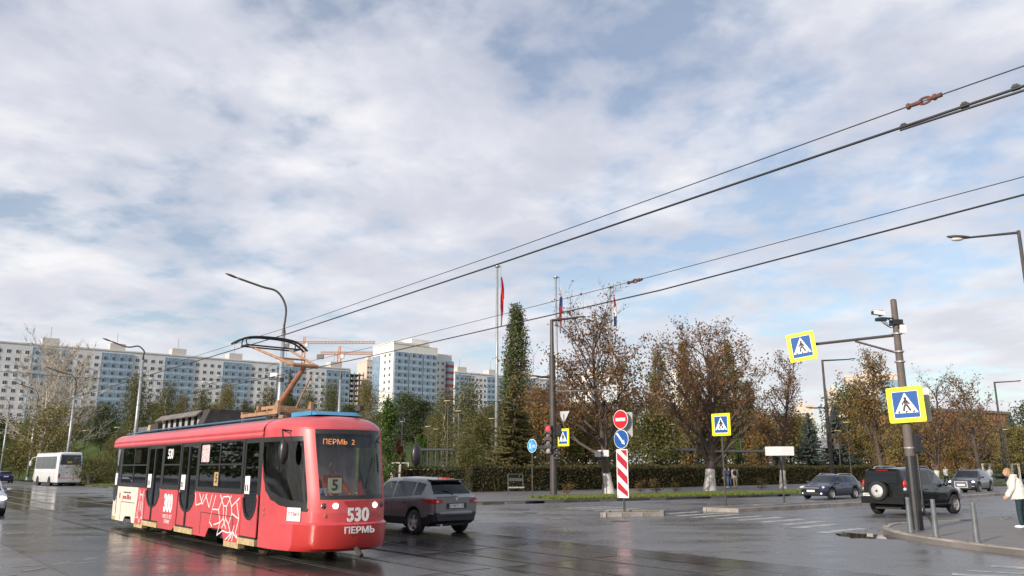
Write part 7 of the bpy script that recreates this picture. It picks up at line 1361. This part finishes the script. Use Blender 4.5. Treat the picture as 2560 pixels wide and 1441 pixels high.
    i0 = min(range(n // 2), key=lambda i: abs(plan[i][0] - 1.42)); a, b_ = pt(i0 - 2, 0.95), pt(i0 + 2, 0.95); ang = math.atan2(b_.y - a.y, b_.x - a.x); pc_ = pt(i0, 0.95, 0, 0.012)
    k.matrix_local = Matrix.Translation(pc_) @ Matrix.Rotation(ang, 4, 'Z') @ Matrix.Translation((-S(1.42), -(Y + 0.10), -0.95))
    m = MB()
    for z in (1.02, 0.92): m.lathe([(0.04, 0.0), (0.035, -0.015), (0.01, -0.02)], 'Y', (S(0.28), Y + 0.003, z), 12)
    m.build('side_marker', M('amber_lens', (0.45, 0.14, 0.04), 0.3), T)
    m = MB(); sb(m, -2.85, -2.55, 1.44, 1.76, -0.008, 0.004); k = m.build('route_card', M('route_card_tan', (0.42, 0.27, 0.10), 0.6), T); text('route_number', '5', 0.28, BLACK, k, (S(-2.70), Y + 0.006, 1.60), t0, 0.001, 1, 0.008)
    m = MB(); sb(m, -3.85, -3.3, 2.0, 2.42, -0.008, 0.004); k = m.build('window_poster', M('poster_pink', (0.55, 0.42, 0.42), 0.6, var=0.5, scale=14), T); m = MB(); sb(m, -10.0, -9.3, 2.0, 2.40, -0.016, 0.004); m.build('window_poster', M('poster_pink', (0.5, 0.4, 0.4), 0.6), T)
    # faceted white line drawing on the red panels
    m = MB(); rd = random.Random(4); L1 = [[(-4.05, 1.24), (-3.95, 0.95), (-3.6, 1.0), (-3.45, 1.22)], [(-3.75, 1.24), (-3.5, 0.98), (-3.2, 1.24)], [(-3.3, 1.22), (-3.0, 0.92), (-2.85, 1.24)], [(-2.9, 0.6), (-2.75, 0.95), (-2.6, 1.22)], [(-2.78, 0.9), (-2.35, 0.9), (-2.1, 1.2), (-1.75, 1.22), (-1.55, 1.0), (-1.5, 0.85)], [(-2.3, 1.24), (-2.05, 1.0), (-1.85, 1.0), (-1.6, 1.24)], [(-2.05, 1.0), (-2.0, 0.72), (-1.93, 0.62), (-1.86, 0.72), (-1.85, 1.0)], [(-2.35, 0.9), (-2.2, 0.62), (-2.35, 0.32)], [(-1.5, 0.85), (-1.65, 0.6), (-1.45, 0.32)], [(-2.2, 0.62), (-2.0, 0.72)], [(-1.86, 0.72), (-1.65, 0.6)], [(-1.55, 1.0), (-1.1, 1.2)], [(-1.5, 0.85), (-1.06, 0.75), (-1.25, 1.1)], [(-1.06, 0.75), (-1.2, 0.45), (-1.05, 0.3)], [(-2.35, 0.32), (-2.0, 0.45), (-1.7, 0.42), (-1.4, 0.45), (-1.1, 0.34)], [(-1.8, 0.26), (-1.4, 0.45)], [(-1.6, 0.26), (-1.35, 0.48)], [(-1.4, 0.26), (-1.3, 0.46)], [(-2.75, 0.95), (-2.9, 0.6), (-2.7, 0.5)], [(-2.6, 0.55), (-2.2, 0.62)], [(-1.3, 0.6), (-1.45, 0.32)], [(-2.08, 0.5), (-1.93, 0.62), (-1.8, 0.5)]]
    for l in L1: stroke(m, [(S(a), b) for a, b in l], 0.026)
    k = m.build('line_drawing', WHT, T); k.location = (0, Y - 0.001, 0)
    m = MB()
    for l in ([(-9.0, 1.22), (-8.9, 1.08), (-8.65, 1.08), (-8.55, 1.22)], [(-8.9, 1.08), (-9.0, 0.8), (-9.15, 0.4)], [(-8.65, 1.08), (-8.55, 0.8), (-8.5, 0.4)], [(-8.85, 0.9), (-8.78, 0.6), (-8.7, 0.9)], [(-9.15, 0.4), (-8.95, 0.45), (-8.8, 0.28), (-8.65, 0.45), (-8.5, 0.4)], [(-8.95, 0.85), (-9.0, 0.45)], [(-8.62, 0.85), (-8.6, 0.45)]): stroke(m, [(S(a), b) for a, b in l], 0.022)
    k = m.build('line_drawing', WHT, T); k.location = (0, Y - 0.001, 0)
    # -------- mirrors
    m = MB(); P = [pt(i0, 2.55, 0, 0.0) + Vector((-0.35, 0, 0.06)), pt(i0, 2.55, 0, 0.22) + Vector((-0.1, 0, 0.08)), pt(i0, 2.3, 0, 0.24)]; m.tube(P, 0.016, 6); m.tube([P[0] + Vector((0.3, 0, 0)), P[1]], 0.014, 6); k = m.build('mirror_arm', TB_, T); m = MB(); m.ell(P[2] + Vector((0, 0, -0.12)), (0.10, 0.10, 0.25), 12, 10); m.build('mirror', TB_, k, True)
    m = MB(); A = Vector((S(1.5), 0.98, 2.56)); Bp = Vector((S(1.85), 1.5, 2.56)); Cp = Vector((S(1.88), 1.56, 2.35)); m.tube(catmull([A, A.lerp(Bp, 0.6), Bp, Cp], 4), 0.018, 6); m.tube([A - Vector((0, 0, 0.2)), A.lerp(Bp, 0.55) - Vector((0, 0, 0.02))], 0.016, 6); k = m.build('mirror_arm', TB_, T); m = MB(); m.ell(Cp + Vector((0, 0, -0.22)), (0.09, 0.12, 0.24), 12, 10); m.build('mirror', TB_, k, True)
    m = MB(); W0 = [Vector((fx(-0.1, 1.28) + 0.02, 0.15, 1.30)), Vector((fx(0.2, 1.6) + 0.02, 0.38, 1.72)), Vector((fx(0.45, 2.0) + 0.02, 0.5, 2.05))]; m.tube(W0, 0.012, 5); m.tube([W0[1] + Vector((0, -0.2, -0.28)), W0[2] + Vector((0, 0.0, 0.05))], 0.012, 5); m.tube([W0[0], W0[1] + Vector((0, -0.18, -0.25))], 0.012, 5); m.build('wiper', TB_, T)
    # -------- running gear
    for bs in (-8.31, -1.36):
        m = MB(); m.bx(S(bs - 1.3), S(bs + 1.3), -0.7, 0.7, 0.22, 0.42); bg = m.build('bogie', BOGIE, T)
        for ds in (-0.93, 0.93):
            for y in (-0.80, 0.80):
                m = MB(); m.lathe([(0.30, -0.05), (0.33, -0.03), (0.33, 0.03), (0.30, 0.05)], 'Y', n=22); k = m.build('wheel', BOGIE, bg, True); k.location = (S(bs + ds), y, 0.34); m = MB(); sg = 1 if y > 0 else -1; m.lathe([(0.11, 0.05 * sg), (0.10, 0.12 * sg), (0.03, 0.13 * sg)], 'Y', n=12); m.build('axle_box', GRIME, k)
    m = MB(); m.bx(S(-7.0), S(-2.7), -0.8, 0.8, 0.20, 0.415); m.bx(S(-12.1), S(-9.7), -0.8, 0.8, 0.25, 0.415); m.bx(S(0.0), S(1.5), -0.75, 0.75, 0.26, 0.415); m.build('underframe', GRIME, T)
    m = MB(); sb(m, -1.9, -1.02, 0.12, 0.237, 0.0, 0.15); m.build('side_bumper', STP, T); m = MB(); sb(m, -9.3, -8.46, 0.14, 0.237, 0.0, 0.15); m.build('side_bumper', STP, T); m = MB(); m.tube([(S(2.2), 0, 0.3), (S(2.42), 0, 0.17)], 0.05, 8); m.build('coupler', GRIME, T)
    # -------- roof gear
    m = MB(); m.bx(S(0.0), S(1.0), -0.55, 0.55, 2.965, 3.06); m.prism([(S(1.001), 2.965), (S(1.25), 2.965), (S(1.001), 3.055)], -0.53, 0.53, lambda a, b, c: (a, c, b)); k = m.build('roof_hatch', ACB, T); k2 = MB(); k2.bx(S(1.0), S(1.2), 0.5, 0.6, 3.09, 3.2); k2.build('hatch_bracket', GRIME, k)
    rb = thing_part = MB(); rb.prism([(-0.75, 2.98), (-0.75, 3.05), (-0.60, 3.42), (0.60, 3.42), (0.75, 3.05), (0.75, 2.98)], S(-5.6), S(-5.1), lambda a, b, c: (c, a, b)); rb = rb.build('resistor_hood', GRIME, T)
    m = MB(); m.bx(S(-9.4), S(-5.65), -0.66, 0.66, 3.36, 3.42); m.prism([(-0.80, 3.25), (-0.64, 3.36), (-0.64, 3.42), (-0.82, 3.28)], S(-9.4), S(-5.65), lambda a, b, c: (c, a, b)); m.build('hood_lid', M('hood_lid_grey', (0.16, 0.145, 0.13), 0.7, var=0.4, scale=3), rb)
    for k in range(7): m = MB(); m.bx(S(-9.3 + 0.53 * k), S(-8.95 + 0.53 * k), -0.60, 0.60, 3.0, 3.33); m.build('resistor_bank', INS, rb); m = MB(); m.bx(S(-8.94 + 0.53 * k), S(-8.90 + 0.53 * k), -0.64, 0.64, 2.98, 3.36); m.build('hood_rib', GRIME, rb)
    m = MB(); m.bx(S(-11.6), S(-10.6), -0.7, 0.4, 2.97, 3.16); m.build('roof_box', M('roof_box_grey', (0.10, 0.11, 0.12), 0.6), T); m = MB(); m.bx(S(-10.2), S(-9.45), -0.7, 0.5, 2.97, 3.22); m.build('roof_box', GRIME, T); m = MB(); m.prism([(S(-10.6), 2.97), (S(-10.2), 2.97), (S(-10.2), 3.18), (S(-10.4), 3.2)], -0.72, -0.5, lambda a, b, c: (a, c, b)); m.build('roof_duct', STP, T)
    m = MB(); m.tube([(S(-11.9), -0.95, 2.94), (S(-9.0), -0.93, 2.98), (S(-5.0), -0.92, 2.97), (S(-0.5), -0.9, 2.97)], 0.022, 6); m.tube([(S(-12.1), -0.4, 2.97), (S(-11.2), -0.75, 3.0), (S(-9.6), -0.85, 2.98)], 0.02, 6); m.build('roof_cable', M('cable_blue', (0.06, 0.12, 0.2), 0.6), T)
    # -------- pantograph
    bx_ = MB()
    for y in (-0.42, 0.42): bx_.bx(S(-3.25), S(-1.0), y - 0.04, y + 0.04, 3.10, 3.18)
    for s in (-3.2, -2.3, -1.6, -1.05): bx_.bx(S(s) - 0.04, S(s) + 0.04, -0.46, 0.46, 3.181, 3.24)
    bx_.bx(S(-2.35), S(-1.55), -0.3, 0.3, 3.25, 3.33); bx_.bx(S(-2.5), S(-2.4), -0.36, 0.36, 3.24, 3.36); bx_.prism([(S(-1.3), 3.18), (S(-1.0), 3.18), (S(-1.0), 3.40), (S(-1.1), 3.42)], -0.45, -0.38, lambda a, b, c: (a, c, b)); bx_.prism([(S(-1.3), 3.18), (S(-1.0), 3.18), (S(-1.0), 3.40), (S(-1.1), 3.42)], 0.38, 0.45, lambda a, b, c: (a, c, b))
    pg = bx_.build('pantograph', PANT, T)
    for s in (-3.1, -1.15):
        for y in (-0.42, 0.42): MB().lathe([(0.05, 2.96), (0.08, 2.99), (0.05, 3.02), (0.08, 3.05), (0.05, 3.099)], c=(S(s), y, 0), n=12).build('insulator', M('insulator_brown', (0.12, 0.06, 0.04), 0.3), pg)
    KN = Vector((S(-0.62), 0, 4.22)); HDp = Vector((S(-2.7), 0, 4.86)); MB().tube([(S(-2.12), 0, 3.30), KN], [0.075, 0.055], 10).build('lower_arm', M('pantograph_orange', (0.33, 0.14, 0.07), 0.6, var=0.3), pg); MB().tube([(S(-1.25), 0.12, 3.28), KN + Vector((0.12, 0.12, -0.22))], 0.022, 6).build('thrust_rod', PANT, pg)
    m = MB(); m.tube([KN + Vector((0, -0.32, 0)), KN + Vector((0, 0.32, 0))], 0.05, 8)
    for s in (-1, 1): m.tube([KN + Vector((0, 0.3 * s, 0)), HDp + Vector((0, 0.52 * s, 0))], [0.04, 0.03], 8)
    m.tube([KN.lerp(HDp, 0.38) + Vector((0, -0.38, 0)), KN.lerp(HDp, 0.38) + Vector((0, 0.38, 0))], 0.025, 6); m.build('upper_arm', PANT, pg)
    m = MB()
    for ds in (-0.18, 0.18): m.tube([HDp + Vector((ds, -0.72, 0.02)), HDp + Vector((ds, 0.72, 0.02))], 0.022, 6)
    for y in (-0.70, 0.70):
        m.tube([HDp + Vector((-0.22, y, 0.02)), HDp + Vector((0.22, y, 0.02))], 0.022, 6)
        for ds in (-0.16, 0.16): m.tube(catmull([HDp + Vector((ds, y, 0.02)), HDp + Vector((ds * 0.9, y * 1.03, 0.12)), HDp + Vector((ds * 0.5, y * 0.98, 0.22))], 3), 0.016, 5)
    m.build('head_frame', TB_, pg)
    m = MB(); P = catmull([HDp + Vector((0.05, -0.98, 0.05)), HDp + Vector((0.05, -0.72, 0.20)), HDp + Vector((0.05, -0.4, 0.265)), HDp + Vector((0.05, 0, 0.28)), HDp + Vector((0.05, 0.4, 0.265)), HDp + Vector((0.05, 0.72, 0.20)), HDp + Vector((0.05, 0.98, 0.02))], 4); m.tube(P, 0.03, 6); m.tube([p + Vector((-0.22, 0, 0)) for p in P], 0.026, 6); m.build('contact_strip', TB_, pg)
    return T, S
T, S = tram()
def tram_pt(s, y, z): return T.matrix_basis @ Vector((S(s), y, z)) if False else (Matrix.Translation(T.location) @ Matrix.Rotation(T.rotation_euler.z, 4, 'Z')) @ Vector((S(s), y, z))
p = tram_pt(1.02, 0.0, 0.70); dv = Vector((0.6351, -0.7724))
person('tram driver in an orange vest sitting in the red tram cab', p, face(dv), 1.70, (0.62, 0.12, 0.04), (0.03, 0.03, 0.05), (0.30, 0.22, 0.15), (0.05, 0.05, 0.05), sit=True, vox=0.014, arms=0.75)
